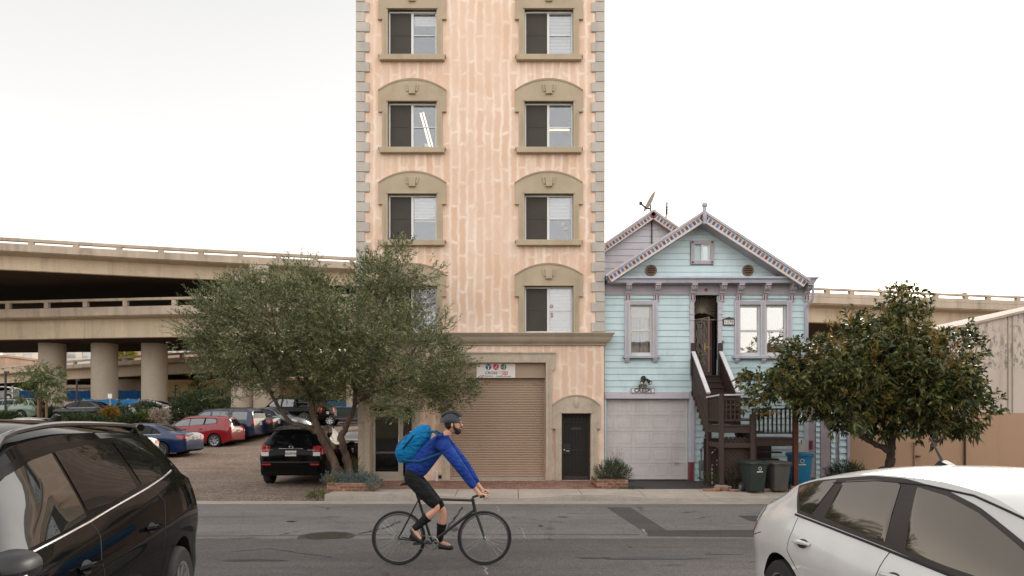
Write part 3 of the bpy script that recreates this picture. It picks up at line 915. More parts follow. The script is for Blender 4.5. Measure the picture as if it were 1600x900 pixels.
poly = [(groll[0] - .005, .036), (L1, .036), (L1, e), (L0, e + .06), (L0, T), (R0, T), (R0, e + .06), (R1, e), (R1, .036), (groll[1] + .005, .036), (groll[1] + .005, groll[3] + .004), (groll[0] - .005, groll[3] + .004)]
m.prism(poly, 'y', BY - .08, BY + .1); so = m.build('shutter_surround', MT['stone'], bld, bevel=.008)
m = MB(); m.box(L0 - .02, R0 + .02, BY - .11, BY, T + .003, T + .05); m.box(groll[1] + .10, groll[1] + .125, BY - .1, BY, .037, groll[3] + .1); m.box(groll[0] - .125, groll[0] - .10, BY - .1, BY, .037, groll[3] + .1)
m.build('moulding', MT['stone'], so)

# banner sign
sx0, sx1, sz0, sz1 = bx(744.5), bx(805), bz(590), bz(567.6)
sg = thing('banner_sign', 'white banner above the roller shutter with blue, red and green discs', 'sign', ((sx0 + sx1) / 2, BY + .08, (sz0 + sz1) / 2))
m = MB(); m.box(-(sx1 - sx0) / 2, (sx1 - sx0) / 2, -.006, .004, -(sz1 - sz0) / 2, (sz1 - sz0) / 2); m.build('panel', MT['sign_white'], sg, local=True)
for i, (dx, mt) in enumerate(((-.215, 'blue_sign'), (.0, 'red_sign'), (.22, 'green_sign'))):
    m = MB(); m.lathe([(.085, -.012), (.085, -.007)], (dx, 0, .105), 'y', 24)
    w = [MT[mt], MT['sign_white']]
    if i == 0:
        m.tube([(dx - .06, -.013, .15), (dx, -.013, .12), (dx + .06, -.013, .15)], .010, 5, 1); m.box(dx - .016, dx + .016, -.016, -.0125, .035, .13, 1)
    elif i == 1:
        m.tube([(dx + .015, -.013, .145), (dx - .01, -.013, .09), (dx - .045, -.013, .06)], .010, 5, 1); m.tube([(dx - .01, -.013, .095), (dx + .03, -.013, .07), (dx + .035, -.013, .035)], .009, 5, 1); m.tube([(dx + .01, -.013, .135), (dx + .045, -.013, .115)], .007, 5, 1); m.sphere((dx + .022, -.014, .165), .014, 8, 6, 1)
    else:
        m.tube([(dx - .07, -.013, .10), (dx + .0, -.013, .105), (dx + .05, -.013, .115)], .009, 5, 1); m.tube([(dx + .02, -.013, .155), (dx + .02, -.013, .05), (dx - .02, -.013, .035)], .009, 5, 1); m.sphere((dx + .022, -.014, .172), .013, 8, 6, 1)
    m.build('disc_emblem', w, sg, local=True)
def letter(txt, size, loc, mt, par, bold=.0, spacing=1.0, name='lettering'):
    t = text_mb(txt, size, 0, bold, spacing); m = MB(); put(m, t, loc); return m.build(name, mt, par, local=True)
letter('CROSS', .115, (-.14, -.0085, -.07), MT['ink'], sg, .002); letter('FIT', .115, (.115, -.0085, -.07), MT['ink_soft'], sg, .001)
m = MB(); m.box(.195, .345, -.0095, -.0065, -.118, -.025); m.build('number_box', MT['red_sign'], sg, local=True)
letter('415', .09, (.27, -.0115, -.072), MT['sign_white'], sg, .003)
letter('415-724-9714  \u00b7  CrossFit-415.com', .062, (0, -.0085, -.165), MT['ink'], sg, .001, .98)

# barred side door in its arched stone surround
cx = (gdoor[0] + gdoor[1]) / 2; hw = (gdoor[1] - gdoor[0]) / 2 + .004
so = surround(cx, gdoor[3] + .003, .036, bld, MT['stone'], hw, bx(937) - cx, bx(932.5) - cx, bz(668), bz(633.5), bz(617.5), .09, 'door_surround')
m = MB(); m.lathe([(.001, BY - .125), (.06, BY - .12), (.085, BY - .1), (.09, BY - .085)], (cx, 0, bz(629)), 'y', 20)
m.v = [(cx + (v[0] - cx) * .9, v[1], bz(629) + (v[2] - bz(629)) * 1.9) for v in m.v]; m.build('oval_cartouche', MT['stone'], so, smooth=True)
d = MB(); yy = BY + .12; x0, x1, z0, z1 = gdoor[0] + .01, gdoor[1] - .01, .05, gdoor[3] - .012
d.box(x0, x0 + .05, yy - .03, yy + .03, z0, z1); d.box(x1 - .05, x1, yy - .03, yy + .03, z0, z1); d.box(x0 + .051, x1 - .051, yy - .03, yy + .03, z1 - .05, z1); d.box(x0 + .051, x1 - .051, yy - .03, yy + .03, z0, z0 + .1, 1)
d.box(x0 + .051, x1 - .051, yy + .025, yy + .03, z0 + .1, z1 - .05, 2)
gd = d.build('security_door', [MT['black_metal'], MT['iron'], MT['dark_room']], bld, bevel=.004)
g = MB()
for i in range(18): 
    xx = lerp(x0 + .06, x1 - .06, i / 17); g.box(xx - .006, xx + .006, yy - .02, yy - .008, z0 + .1, z1 - .16)
for i in range(6):
    xx = lerp(x0 + .11, x1 - .11, i / 5); g.prism([(xx - .03, z1 - .16), (xx, z1 - .19), (xx + .03, z1 - .16), (xx, z1 - .09)], 'y', yy - .022, yy - .006)
g.box(x0 + .05, x1 - .05, yy - .022, yy - .004, z1 - .255, z1 - .235); g.box(x0 + .05, x1 - .05, yy - .022, yy - .004, z0 + .85, z0 + .87); g.box(cx - .13, cx + .15, yy - .024, yy - .004, z1 - .47, z1 - .39)
g.build('grille', MT['iron'], gd)
g = MB(); g.box(x0 + .03, x0 + .27, yy - .034, yy - .02, z0 + .74, z0 + 1.05); g.build('lock_plate', MT['black_metal'], gd)
g = MB(); g.sphere((x0 + .07, yy - .07, z0 + .86), .032); g.box(x0 + .12, x0 + .22, yy - .06, yy - .04, z0 + .82, z0 + .85); g.build('door_knob', MT['steel'], gd, smooth=True)

# glazed entrance door
x0, x1, z0, z1 = gent[0] + .005, gent[1] - .005, .04, gent[3] - .005; yy = BY + .13
xm = bx(627.5); zt = bz(644)
m = MB(); w = .06
m.box(x0, x0 + w, yy - .05, yy + .05, z0, z1); m.box(xm - .03, xm + .03, yy - .05, yy + .05, z0, z1); m.box(x1 - .05, x1, yy - .05, yy + .05, z0, z1); m.box(x0 + w, xm - .03, yy - .05, yy + .05, zt - .03, zt + .03); m.box(x0 + w, x1 - .05, yy - .045, yy + .05, z1 - .03, z1 - .001)
m.box(xm + .03, x1 - .05, yy - .04, yy + .05, z0, z0 + .1)
en = m.build('entrance_frame', MT['alu'], bld, bevel=.004)
m = MB(); a, b = x0 + w + .006, xm - .036; zz = zt - .036
m.box(a, a + .075, yy - .035, yy + .02, z0, zz); m.box(b - .075, b, yy - .035, yy + .02, z0, zz); m.box(a + .075, b - .075, yy - .035, yy + .02, zz - .09, zz); m.box(a + .075, b - .075, yy - .035, yy + .02, z0, z0 + .24)
dr = m.build('entrance_door', MT['alu'], bld, bevel=.005)
m = MB(); m.box(a + .075, b - .075, yy - .012, yy - .004, z0 + .24, zz - .09); m.build('pane', MT['ent_glass'] if 'ent_glass' in MT else MT.setdefault('ent_glass', m_glass_dark('entrance_glass', (.008, .008, .008), 1.5)), dr)
m = MB(); m.tube([(b - .05, yy - .035, 1.05), (b - .05, yy - .10, 1.07), (b - .05, yy - .10, 1.32), (b - .05, yy - .035, 1.34)], .014, 8); m.build('pull_handle', MT['vinyl'], dr, smooth=True)
m = MB(); m.box(xm + .031, x1 - .051, yy - .01, yy - .002, z0 + .1, z1 - .03); m.box(x0 + w, xm - .03, yy - .012, yy - .004, zt + .03, z1 - .03); m.build('side_glass', MT['ent_glass'], en)
m = MB(); cx_ = lerp(xm, x1, .5); MT['teal_sticker'] = flat_paint('pale_teal_sticker', srgb(74, 104, 108))
m.tube([(cx_ + .05 * math.cos(t_), yy - .013, 1.38 + .05 * math.sin(t_)) for t_ in np.linspace(0, 6.28, 17)[:-1]], .007, 5, closed=True); m.tube([(cx_ - .01, yy - .013, 1.49), (cx_ - .01, yy - .013, 1.41), (cx_ + .04, yy - .013, 1.40), (cx_ + .06, yy - .013, 1.34)], .007, 5); m.sphere((cx_ - .01, yy - .013, 1.51), .013, 8, 6)
m.box(cx_ - .07, cx_ + .07, yy - .0125, yy - .0105, 1.25, 1.27); m.build('access_sticker', MT['teal_sticker'], en)
# entrance surround (stone jambs with small ears)
m = MB(); e = bz(659); o1 = bx(562.5); 
m.prism([(gent[0] - .003, .036), (o1 + .14, .036), (o1 + .14, e), (o1 - .05, e), (o1 - .05, bz(612)), (bx(657), bz(612)), (bx(657), e), (bx(652.5), e), (bx(652.5), .036), (gent[1] + .003, .036), (gent[1] + .003, gent[3] + .003), (gent[0] - .003, gent[3] + .003)], 'y', BY - .085, BY + .1)
m.build('entrance_surround', MT['stone'], bld, bevel=.008)
m = MB(); m.box(XL - .02, o1 + .138, BY - .05, BY + .1, .03, e - .003); m.build('corner_pilaster', MT['stone'], bld, bevel=.01)
# standpipe and small dark vent near the shutter
t = thing('standpipe', 'short white standpipe at the foot of the peach wall', 'pipe', (bx(683), BY - .12, .036))
m = MB(); m.tube([(0, 0, 0), (0, 0, .26)], .035, 10); m.sphere((0, 0, .26), (.036, .036, .03), 10, 6); m.build('pipe', MT['rail_white'], t, local=True, smooth=True)
m = MB(); m.tube([(0, 0, .12), (.0, .12, .12)], .02, 8); m.build('branch_pipe', MT['rail_white'], t, local=True)
t = thing('wall_vent', 'small dark square vent low on the peach wall', 'vent', (bx(687.5), BY - .002, .14)); m = MB(); m.box(-.045, .045, -.02, .0, -.05, .05); m.build('frame', MT['iron'], t, local=True, bevel=.004)
m = MB()
for i in range(4): m.box(-.035, .035, -.026, -.021, -.035 + i * .02, -.025 + i * .02)
m.build('slats', MT['black_metal'], t, local=True)
# ------------------------------------------------------------------ aqua clapboard house
HY = 20.0; HS = F / HY
def hx(px): return (px - 800) / HS
def hz(py): return HC - (py - YH) / HS
hs = thing('blue_house', 'small aqua clapboard house with lilac trim and a bracketed cornice below its gable', 'house', (5.6, HY, 0))
HL, HR = 2.71, hx(1262)
EAV = hz(446)
holes = [(hx(984), hx(1019), hz(554), hz(476)), (hx(1155), hx(1186), hz(555), hz(477)), (hx(1197), hx(1228), hz(555), hz(477)), (hx(1084), hx(1121), hz(588), hz(461)), (hx(947.5), hx(1077), -.2, hz(623))]
mb = MB(); mb.wall(HL, HR, -.3, EAV + .02, HY + .02, holes, .22)
mb.quad((HL, HY + .02, -.3), (HL, HY + .02, EAV), (HL, HY + 14, EAV), (HL, HY + 14, -.3)); mb.quad((HR, HY + .02, EAV), (HR, HY + .02, -.3), (HR, HY + 14, -.3), (HR, HY + 14, EAV))
mb.quad((HR, HY + 14, -.3), (HL, HY + 14, -.3), (HL, HY + 14, EAV), (HR, HY + 14, EAV))
APX, APZ = hx(1100), hz(345)
mb.add([(HL, HY + .02, EAV + .02), (HR, HY + .02, EAV + .02), (APX, HY + .02, APZ)], [(0, 1, 2)])
mb.build('wall', MT['siding'], hs)
def boards(x0f, x1f, z0, z1, y, holes, pitch, mat, name, parent, proud=.024):
    """lapped boards; x0f/x1f give the run's ends at a height"""
    m = MB(); z = z0; random.seed(len(name) + int(z0 * 10))
    while z < z1 - .01:
        zt = min(z + pitch, z1); zm = (z + zt) / 2
        segs = [(x0f(z), x1f(z), x0f(zt), x1f(zt))]
        cuts = sorted([(h[0], h[1]) for h in holes if h[2] < zm < h[3]])
        runs = []; cur = segs[0][0]; curt = segs[0][2]
        for (a, b) in cuts:
            if a > cur + .02: runs.append((cur, a, curt, a))
            cur = max(cur, b); curt = cur
        if segs[0][1] > cur: runs.append((cur, segs[0][1], curt, segs[0][3]))
        j = random.uniform(-.003, .003)
        for (a, b, at, bt) in runs:
            if bt <= at: bt = at + .001
            p = y - proud + j
            m.add([(a, p, z), (b, p, z), (bt, y - .006, zt - .004), (at, y - .006, zt - .004), (a, y + .012, z), (b, y + .012, z)], [(0, 1, 2, 3), (4, 5, 1, 0), (0, 3, 4), (1, 5, 2)])
        z = zt
    return m.build(name, mat, parent)
trims = [(hx(976), hx(1027), hz(562), hz(470)), (hx(1148), hx(1236), hz(562), hz(470)), (hx(1078), hx(1127), hz(590), hz(446)), (hx(947), hx(1085), -.3, hz(611))]
boards(lambda z: HL, lambda z: HR - .10, .0, hz(461), HY, trims, .184, MT['siding'], 'siding', hs)
slope = (APZ - EAV) / (HR - APX)
boards(lambda z: max(HL, APX - (APZ - z) / slope), lambda z: APX + (APZ - z) / slope, hz(435) , APZ - .03, HY - .004, [(hx(1078), hx(1114), hz(413), hz(376))], .184, MT['siding_pale'], 'gable_siding', hs)
# frieze, cornice (box gutter)
m = MB(); m.box(HL, HR - .001, HY - .05, HY + .02, hz(461), hz(445)); m.build('frieze', MT['lilac'], hs)
mould([(.0, hz(435) + .06), (.40, hz(436)), (.42, hz(437)), (.43, hz(439)), (.38, hz(441)), (.36, hz(444)), (.36, hz(445.3)), (.05, hz(445.6))], HL + .42, HR - .28, HY, 'cornice', MT['grey_trim'], hs)
# brackets
def bracket(px, wide=1.0):
    m = MB(); x = hx(px); w = .075 * wide
    zt = hz(446)
    prof = [(-.34, zt - .004), (-.34, zt - .05), (-.30, zt - .07), (-.31, zt - .10), (-.27, zt - .15), (-.19, zt - .19), (-.15, zt - .20), (-.14, zt - .24), (-.09, zt - .27), (-.075, zt - .28), (-.075, zt - .46), (-.045, zt - .50), (-.03, zt - .50), (-.03, zt - .004)]
    m.prism([(HY + a, b) for (a, b) in prof], 'x', x - w, x + w)
    b = m.build('bracket', MT['lilac_pale'], hs, bevel=.008)
    for s in (-1, 1):
        m = MB(); m.box(x + s * w * .5 - .016, x + s * w * .5 + .016, HY - .083, HY - .073, zt - .44, zt - .29); m.build('red_inlay', MT['red_paint'], b)
        m = MB(); m.box(x + s * w * .5 - .014, x + s * w * .5 + .014, HY - .346, HY - .33, zt - .10, zt - .055); m.build('red_inlay', MT['red_paint'], b)
    m = MB(); m.box(x - w - .02, x + w + .02, HY - .36, HY - .05, zt - .003, zt + .012); m.build('cap', MT['lilac_pale'], b)
for px in (980.5, 1025.5, 1081.5, 1127, 1154, 1195, 1236, 1259): bracket(px)
# gable rakes
def rake(sx, ax, az, ex, ez, y, parent, yb, wd=.24, mat='cream'):
    """barge board from apex (ax,az) to eave (ex,ez) with a row of coloured tiles"""
    d = Vector((ex - ax, 0, ez - az)); L = d.length; u = d / L; n = Vector((-u.z, 0, u.x)) if u.x > 0 else Vector((u.z, 0, -u.x))
    if n.z < 0: n = -n
    def P(t, k, yy): v = Vector((ax, yy, az)) + u * t + n * k; return (v.x, v.y, v.z)
    m = MB()
    m.add([P(0, 0, y), P(L, 0, y), P(L, -wd, y), P(-.0, -wd, y), P(0, 0, y + .06), P(L, 0, y + .06), P(L, -wd, y + .06), P(0, -wd, y + .06)], [(0, 1, 2, 3) if sx < 0 else (3, 2, 1, 0), (0, 4, 5, 1), (3, 2, 6, 7), (0, 3, 7, 4), (1, 5, 6, 2)])
    o = m.build('bargeboard', MT[mat], parent, weld=True)
    m = MB(); k = 0; t = .12
    while t < L - .1:
        a, b = t, t + .075
        vs = [P(a, -.07, y - .012), P(b, -.07, y - .012), P(b, -.175, y - .012), P(a, -.175, y - .012), P(a, -.07, y + .001), P(b, -.07, y + .001), P(b, -.175, y + .001), P(a, -.175, y + .001)]
        m.add(vs, [(0, 1, 2, 3), (0, 4, 5, 1), (3, 2, 6, 7), (0, 3, 7, 4), (1, 5, 6, 2)], k % 2)
        k += 1; t += .128
    m.build('tile_row', [MT['red_paint'], MT['blue_paint']], o, weld=False)
    m = MB()
    m.add([P(-.02, .035, y - .05), P(L + .05, .035, y - .05), P(L + .05, -.03, y - .045), P(-.02, -.03, y - .045), P(-.02, .035, y + .08), P(L + .05, .035, y + .08), P(L + .05, -.03, y + .0), P(-.02, -.03, y + .0)], [(0, 1, 2, 3), (0, 4, 5, 1), (3, 2, 6, 7), (0, 3, 7, 4), (1, 5, 6, 2)])
    m.build('rake_moulding', MT['lilac_pale'], o, weld=True)
    # soffit behind the board
    m = MB(); m.add([P(0, -wd + .01, y + .06), P(L, -wd + .01, y + .06), P(L, -wd + .01, yb), P(0, -wd + .01, yb)], [(0, 1, 2, 3)]); m.build('soffit', MT['lilac'], o)
    return o
RY = HY - .52; rk = F / RY
def rx(px): return (px - 800) / rk
def rz(py): return HC - (py - YH) / rk
AX, AZ = rx(1100), rz(331)
EXR, EZ = rx(1263), rz(437); EXL = 2.715; EZL = AZ - (AX - EXL) * (AZ - EZ) / (EXR - AX)
rake(1, AX, AZ, EXR, EZ, RY, hs, HY + .01); rake(-1, AX, AZ, EXL, EZL, RY, hs, HY + .01)
m = MB(); a = .035
m.add([(AX, RY - .04, AZ + a), (EXR + .05, RY - .04, EZ + a - .03), (EXR + .05, HY + 12, EZ + a - .03), (AX, HY + 12, AZ + a)], [(0, 1, 2, 3)]); m.add([(AX, RY - .04, AZ + a), (EXL, RY - .04, EZL + a), (EXL, HY + 12, EZL + a), (AX, HY + 12, AZ + a)], [(3, 2, 1, 0)])
m.build('roof', MT['roof'], hs)
m = MB(); m.tube([(AX, RY - .07, AZ - .32), (AX, RY - .07, AZ - .24), (AX, RY - .07, AZ + .10)], [.02, .06, .06], 8); m.sphere((AX, RY - .07, AZ - .33), .05, 10, 6); m.sphere((AX, RY - .07, AZ + .17), .085, 12, 8); m.build('finial', MT['grey_trim'], hs, smooth=True)
# attic window & vents
def sash(parent_name, x0, x1, z0, z1, y, tw, pane_mat, trim_mat, two=True, slide=False):
    m = MB()
    m.box(x0 - tw, x0, y - .06, y + .03, z0 - tw, z1 + tw); m.box(x1, x1 + tw, y - .06, y + .03, z0 - tw, z1 + tw); m.box(x0, x1, y - .055, y + .03, z1, z1 + tw); m.box(x0, x1, y - .055, y + .03, z0 - tw, z0)
    return m.build(parent_name, trim_mat, hs, bevel=.006)
ax0, ax1, az0, az1 = hx(1084), hx(1109), hz(408), hz(382)
w = sash('attic_window', ax0, ax1, az0, az1, HY - .01, .10, None, MT['lilac'])
m = MB()
for (x, z) in ((ax0 - .05, az0 - .05), (ax1 + .05, az0 - .05), (ax0 - .05, az1 + .05), (ax1 + .05, az1 + .05)): m.lathe([(.032, HY - .085), (.032, HY - .068)], (x, 0, z), 'y', 14)
m.build('rosette', MT['red_paint'], w)
xm = (ax0 + ax1) / 2
m = MB(); m.box(ax0, xm, HY + .03, HY + .04, az0, az1, 0); m.box(ax0, ax1, HY + .035, HY + .05, az0, az1, 0); m.build('dark_pane', MT['ent_glass'], w)
m = MB(); m.box(xm - .03, xm + .02, HY - .03, HY + .02, az0, az1); m.box(ax1 - .05, ax1, HY - .03, HY + .02, az0, az1); m.box(xm + .02, ax1 - .05, HY - .03, HY + .02, az1 - .04, az1); m.box(xm + .02, ax1 - .05, HY - .03, HY + .02, az0, az0 + .04); m.box(ax0, ax0 + .03, HY - .03, HY + .02, az0, az1); m.build('sash', MT['vinyl'], w)
m = MB(); m.box(xm + .02, ax1 - .05, HY - .01, HY - .004, az0 + .04, az1 - .04); m.build('pane', MT['pane'], w)
for px in (1017, 1168):
    m = MB(); c = (hx(px), 0, hz(423)); MT['vent_wood'] = MT.get('vent_wood') or M('vent_wood', srgb(120, 98, 80), .8)
    m.lathe([(.12, HY - .05), (.165, HY - .06), (.17, HY - .0)], c, 'y', 24, cap=False); o = m.build('round_vent', MT['vent_wood'], hs, smooth=True)
    m = MB(); m.lathe([(.125, HY - .03), (.125, HY - .025)], c, 'y', 24); m.build('vent_hole', MT['black'], o)
    m = MB()
    for i in range(4):
        zz = c[2] - .085 + i * .055; h = math.sqrt(.12 ** 2 - (zz - c[2]) ** 2); m.box(c[0] - h, c[0] + h, HY - .055, HY - .035, zz - .012, zz + .012)
    m.build('louvre', MT['vent_wood'], o)

# tall sash windows
def tall(px0, px1, top, bot, pane, kind):
    x0, x1, z0, z1 = hx(px0), hx(px1), hz(bot), hz(top)
    m = MB(); y = HY + .06; t = .05; zm = lerp(z0, z1, .49)
    m.box(x0, x0 + t, y - .03, y + .03, z0, z1); m.box(x1 - t, x1, y - .03, y + .03, z0, z1); m.box(x0 + t, x1 - t, y - .03, y + .03, z1 - t, z1); m.box(x0 + t, x1 - t, y - .035, y + .03, z0, z0 + .08); m.box(x0 + t, x1 - t, y - .025, y + .03, zm - .03, zm + .03)
    w = m.build('window', MT['cream'], hs, bevel=.005)
    m = MB(); m.box(x0 + t, x1 - t, y + .0, y + .003, z0 + .08, zm - .03); m.box(x0 + t, x1 - t, y + .008, y + .014, zm + .03, z1 - t); m.build('pane', pane, w)
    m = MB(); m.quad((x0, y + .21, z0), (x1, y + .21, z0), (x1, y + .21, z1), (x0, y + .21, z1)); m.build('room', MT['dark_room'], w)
    m = MB()
    if kind == 'curtain':
        for (a, b) in ((x0 + .08, lerp(x0, x1, .48)), (lerp(x0, x1, .52), x1 - .08)):
            n = 24; rows = []
            for zz in (z0 + .05, z1 - .32): rows.append([(lerp(a, b, i / n), y + .10 + .018 * math.sin(i * 1.9) + .008 * math.sin(i * .7), zz) for i in range(n + 1)])
            m.grid(rows)
        m.build('curtain', MT['curtain'], w, smooth=True)
        m = MB(); m.box(x0 + .06, x1 - .06, y + .06, y + .07, z1 - .36, z1 - .06); m.build('blind_or_glare_sheet', MT['sage'], w)
    else:
        m.box(x0 + .05, x1 - .05, y + .05, y + .06, z0 + .05, z1 - .05); m.build('blind_or_glare_sheet', MT['sky_glare'], w)  # ivory sheet holds the bright reflected sky in its colour
    return w
MT['sage'] = M('sage_blind', srgb(142, 140, 122), .8); MT['sky_glare'] = M('ivory_sky_glare', srgb(236, 226, 204), .8, .04)
def casing(px0, px1, ptop, pbot, mulls, feet):
    """lilac casing with a crown, sill and little feet"""
    m = MB(); x0, x1, zt, zb = hx(px0), hx(px1), hz(ptop), hz(pbot)
    w = .15
    edges = [x0, x1 - w] + mulls
    for e in edges: m.box(e, e + w, HY - .07, HY + .08, zb, zt)
    o = m.build('window_casing', MT['lilac_pale'], hs, bevel=.006)
    m = MB()
    for e in edges: m.box(e + .045, e + w - .045, HY - .082, HY - .068, zb + .05, zt - .05)
    m.build('inset_strip', MT['lilac'], o)
    m = MB(); xs_ = sorted(edges)
    for a, b in zip(xs_, xs_[1:]): m.box(a + w, b, HY - .065, HY + .08, hz(476.5), zt - .02)
    m.build('head', MT['lilac'], o)
    m = MB(); m.box(x0 - .06, x1 + .06, HY - .13, HY + .02, zb - .075, zb - .003); m.build('sill', MT['grey_trim'], o, bevel=.008)
    for f in feet:
        m = MB(); m.prism([(HY - .11, zb - .077), (HY - .11, zb - .11), (HY - .05, zb - .20), (HY - .02, zb - .20), (HY - .02, zb - .077)], 'x', hx(f) - .065, hx(f) + .065)
        m.build('foot', MT['lilac_pale'], o, bevel=.006)
tall(984, 1019, 476, 555, MT['pane'], 'curtain'); tall(1155, 1187, 477, 555, MT['pane_mirror'], 'blind'); tall(1196.5, 1228, 477, 555, MT['pane_mirror'], 'blind')  # the right pair gets the pale reflected-sky sheet
casing(976, 1027, 470, 556, [], (979.5, 1023)); casing(1147, 1236.5, 470, 556.5, [hx(1187.5)], (1150.5, 1192, 1232))
# door bay: pilasters, transom sunburst, leaf and iron gate
dx0, dx1, dz0, dz1 = hx(1084), hx(1121), hz(586), hz(461)
for (a, b) in ((hx(1077.5), hx(1084)), (hx(1121), hx(1127.5))):
    m = MB(); m.box(a, b, HY - .06, HY + .1, hz(562), hz(472)); 
    for pz in (481, 491, 500): m.box(a - .012, b + .012, HY - .075, HY - .02, hz(pz) - .012, hz(pz) + .012)
    m.build('door_pilaster', MT['lilac_pale'], hs, bevel=.005)
m = MB(); m.lathe([(.05, HY - .065), (.05, HY - .048)], (hx(1102.5), 0, hz(453.5)), 'y', 16); m.build('rosette', MT['red_paint'], hs)
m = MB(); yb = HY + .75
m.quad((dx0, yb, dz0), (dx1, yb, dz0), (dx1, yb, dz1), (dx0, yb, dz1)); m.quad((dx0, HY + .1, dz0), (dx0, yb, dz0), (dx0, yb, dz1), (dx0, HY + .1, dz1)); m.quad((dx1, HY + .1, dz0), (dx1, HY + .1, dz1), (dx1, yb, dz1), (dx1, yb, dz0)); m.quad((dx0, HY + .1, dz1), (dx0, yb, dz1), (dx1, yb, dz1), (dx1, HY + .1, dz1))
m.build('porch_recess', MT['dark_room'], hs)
m = MB(); a, b = hx(1097), hx(1112); yd = HY + .55; zt = hz(498)
m.box(a, b, yd, yd + .04, dz0 + .02, zt); 
dl = m.build('front_door', MT['deck_lilac'] if 'deck_lilac' in MT else MT.setdefault('deck_lilac', m_paint_board('mauve_door', srgb(122, 106, 106), .3)), hs)
m = MB()
for i in range(5):
    zz = lerp(dz0 + .18, zt - .22, i / 4); m.box(a + .04, a + .15, yd - .006, yd - .001, zz, zz + .22)
m.build('pane', MT['ent_glass'], dl)
m = MB(); m.box(b - .07, b - .03, yd - .03, yd - .001, dz0 + .72, dz0 + 1.0); m.build('brass_handle', M('brass', (.55, .36, .12), .3, metal=1.0), dl, bevel=.01)
m = MB(); c0, c1 = hx(1112.3), dx1 - .004
m.box(c0, c1, yd, yd + .04, dz0 + .02, zt); o = m.build('side_panel', MT['deck_lilac'], hs)
m = MB(); m.box(c0 + .03, c1 - .02, yd - .01, yd - .001, dz0 + .1, lerp(dz0, zt, .48)); m.box(c0 + .03, c1 - .02, yd - .01, yd - .001, lerp(dz0, zt, .54), zt - .05); m.build('inset_panel', MT['red_paint'], o)
# sunburst transom
m = MB(); hub = (hx(1098.5), HY + .14, hz(486)); 
for i in range(27):
    an = lerp(-20, 200, i / 26); d = Vector((math.cos(R(an)), 0, math.sin(R(an)))); L = 1.5
    if d.x > 1e-3: L = min(L, (dx1 - .01 - hub[0]) / d.x)
    if d.x < -1e-3: L = min(L, (dx0 + .01 - hub[0]) / d.x)
    if d.z > 1e-3: L = min(L, (dz1 - .01 - hub[2]) / d.z)
    if d.z < -1e-3: L = min(L, (hz(499) - hub[2]) / d.z)
    p = Vector(hub); m.bar(p + d * .07, p + d * L, .012, .012)
m.sphere(hub, (.07, .03, .07)); m.box(dx0, dx1, HY + .125, HY + .15, hz(499.5), hz(497.5))
m.build('sunburst_transom', MT['bronze'] if 'bronze' in MT else MT.setdefault('bronze', M('bronze_paint', srgb(112, 98, 82), .5, .15, 5)), hs)
# iron gate standing open
pv = Vector((hx(1085.5), HY + .03, dz0 + .05)); far = Vector((hx(1099.0), HY - .55, dz0 + .05)); ht = hz(499) - dz0 - .05
m = MB(); up = Vector((0, 0, 1)); U = (far - pv)
for t in (0, 1): m.bar(pv + U * t, pv + U * t + up * ht, .035, .035, up=(1, 0, 0))
for z in (.02, ht * .33, ht - .02): m.bar(pv + up * z, far + up * z, .025, .03)
gt = m.build('iron_gate', MT['bronze'], hs)
m = MB()
for k in range(4):
    pts = []
    for i in range(17):
        t = i / 16; w = .5 + .42 * math.sin(t * math.pi * 2 + k * 1.57) * (1 - .2 * t)
        pts.append(pv + U * w + up * (ht * (.03 + .94 * t)))
    m.tube(pts, .010, 5)
for k in range(5): m.bar(pv + U * (k + .5) / 5, pv + U * (k + .5) / 5 + up * ht, .008, .008, up=(1, 0, 0))
m.build('scrollwork', MT['bronze'], gt)
m = MB(); m.sphere(tuple(pv + U * .9 + up * ht * .45), .03, 8, 6); m.build('gate_knob', bpy.data.materials['brass'], gt)
# garage door
gx0, gx1, gz1 = hx(948), hx(1076), hz(623.5)
m = MB(); rows_, cols_ = 5, 5; y = HY + .12; zb = .035
for r in range(rows_):
    a, b = lerp(zb, gz1, r / rows_), lerp(zb, gz1, (r + 1) / rows_) - .008
    hl = []
    for c in range(cols_):
        p, q = lerp(gx0 - .25, gx1, c / cols_), lerp(gx0 - .25, gx1, (c + 1) / cols_)
        p, q = p + .05, q - .05
        if p < gx0 + .02: p = gx0 + .02
        hl.append((p, q, a + .08, b - .07))
    m.wall(gx0, gx1, a, b, y, hl, .012)
    m.quad((gx0, y, b), (gx1, y, b), (gx1, y + .02, b + .001), (gx0, y + .02, b + .001)); m.quad((gx0, y + .02, b), (gx1, y + .02, b), (gx1, y + .02, b + .008), (gx0, y + .02, b + .008))
    for (p, q, e, f) in hl:
        i = .035
        m.grid([[(p, y + .012, e), (q, y + .012, e)], [(p + i, y + .003, e + i), (q - i, y + .003, e + i)]]); m.grid([[(p + i, y + .003, f - i), (q - i, y + .003, f - i)], [(p, y + .012, f), (q, y + .012, f)]])
        m.quad((p, y + .012, e), (p + i, y + .003, e + i), (p + i, y + .003, f - i), (p, y + .012, f)); m.quad((q, y + .012, e), (q, y + .012, f), (q - i, y + .003, f - i), (q - i, y + .003, e + i))
        m.quad((p + i, y + .003, e + i), (q - i, y + .003, e + i), (q - i, y + .003, f - i), (p + i, y + .003, f - i))
gd = m.build('garage_door', MT['garage_grey'], hs)
m = MB(); m.tube([(hx(1056), y, .53), (hx(1057), y - .05, .5), (hx(1061), y - .05, .5), (hx(1062), y, .53)], .012, 6); m.build('pull_handle', MT['bronze'], gd)
m = MB(); m.box(HL, hx(1077), HY - .06, HY + .1, hz(623), hz(612.5)); m.build('garage_header', MT['lilac_pale'], hs, bevel=.006)
m = MB(); m.box(hx(1077.3), hx(1084.5), HY - .07, HY + .1, .55, hz(612)); m.build('garage_jamb', MT['lilac_pale'], hs, bevel=.006)
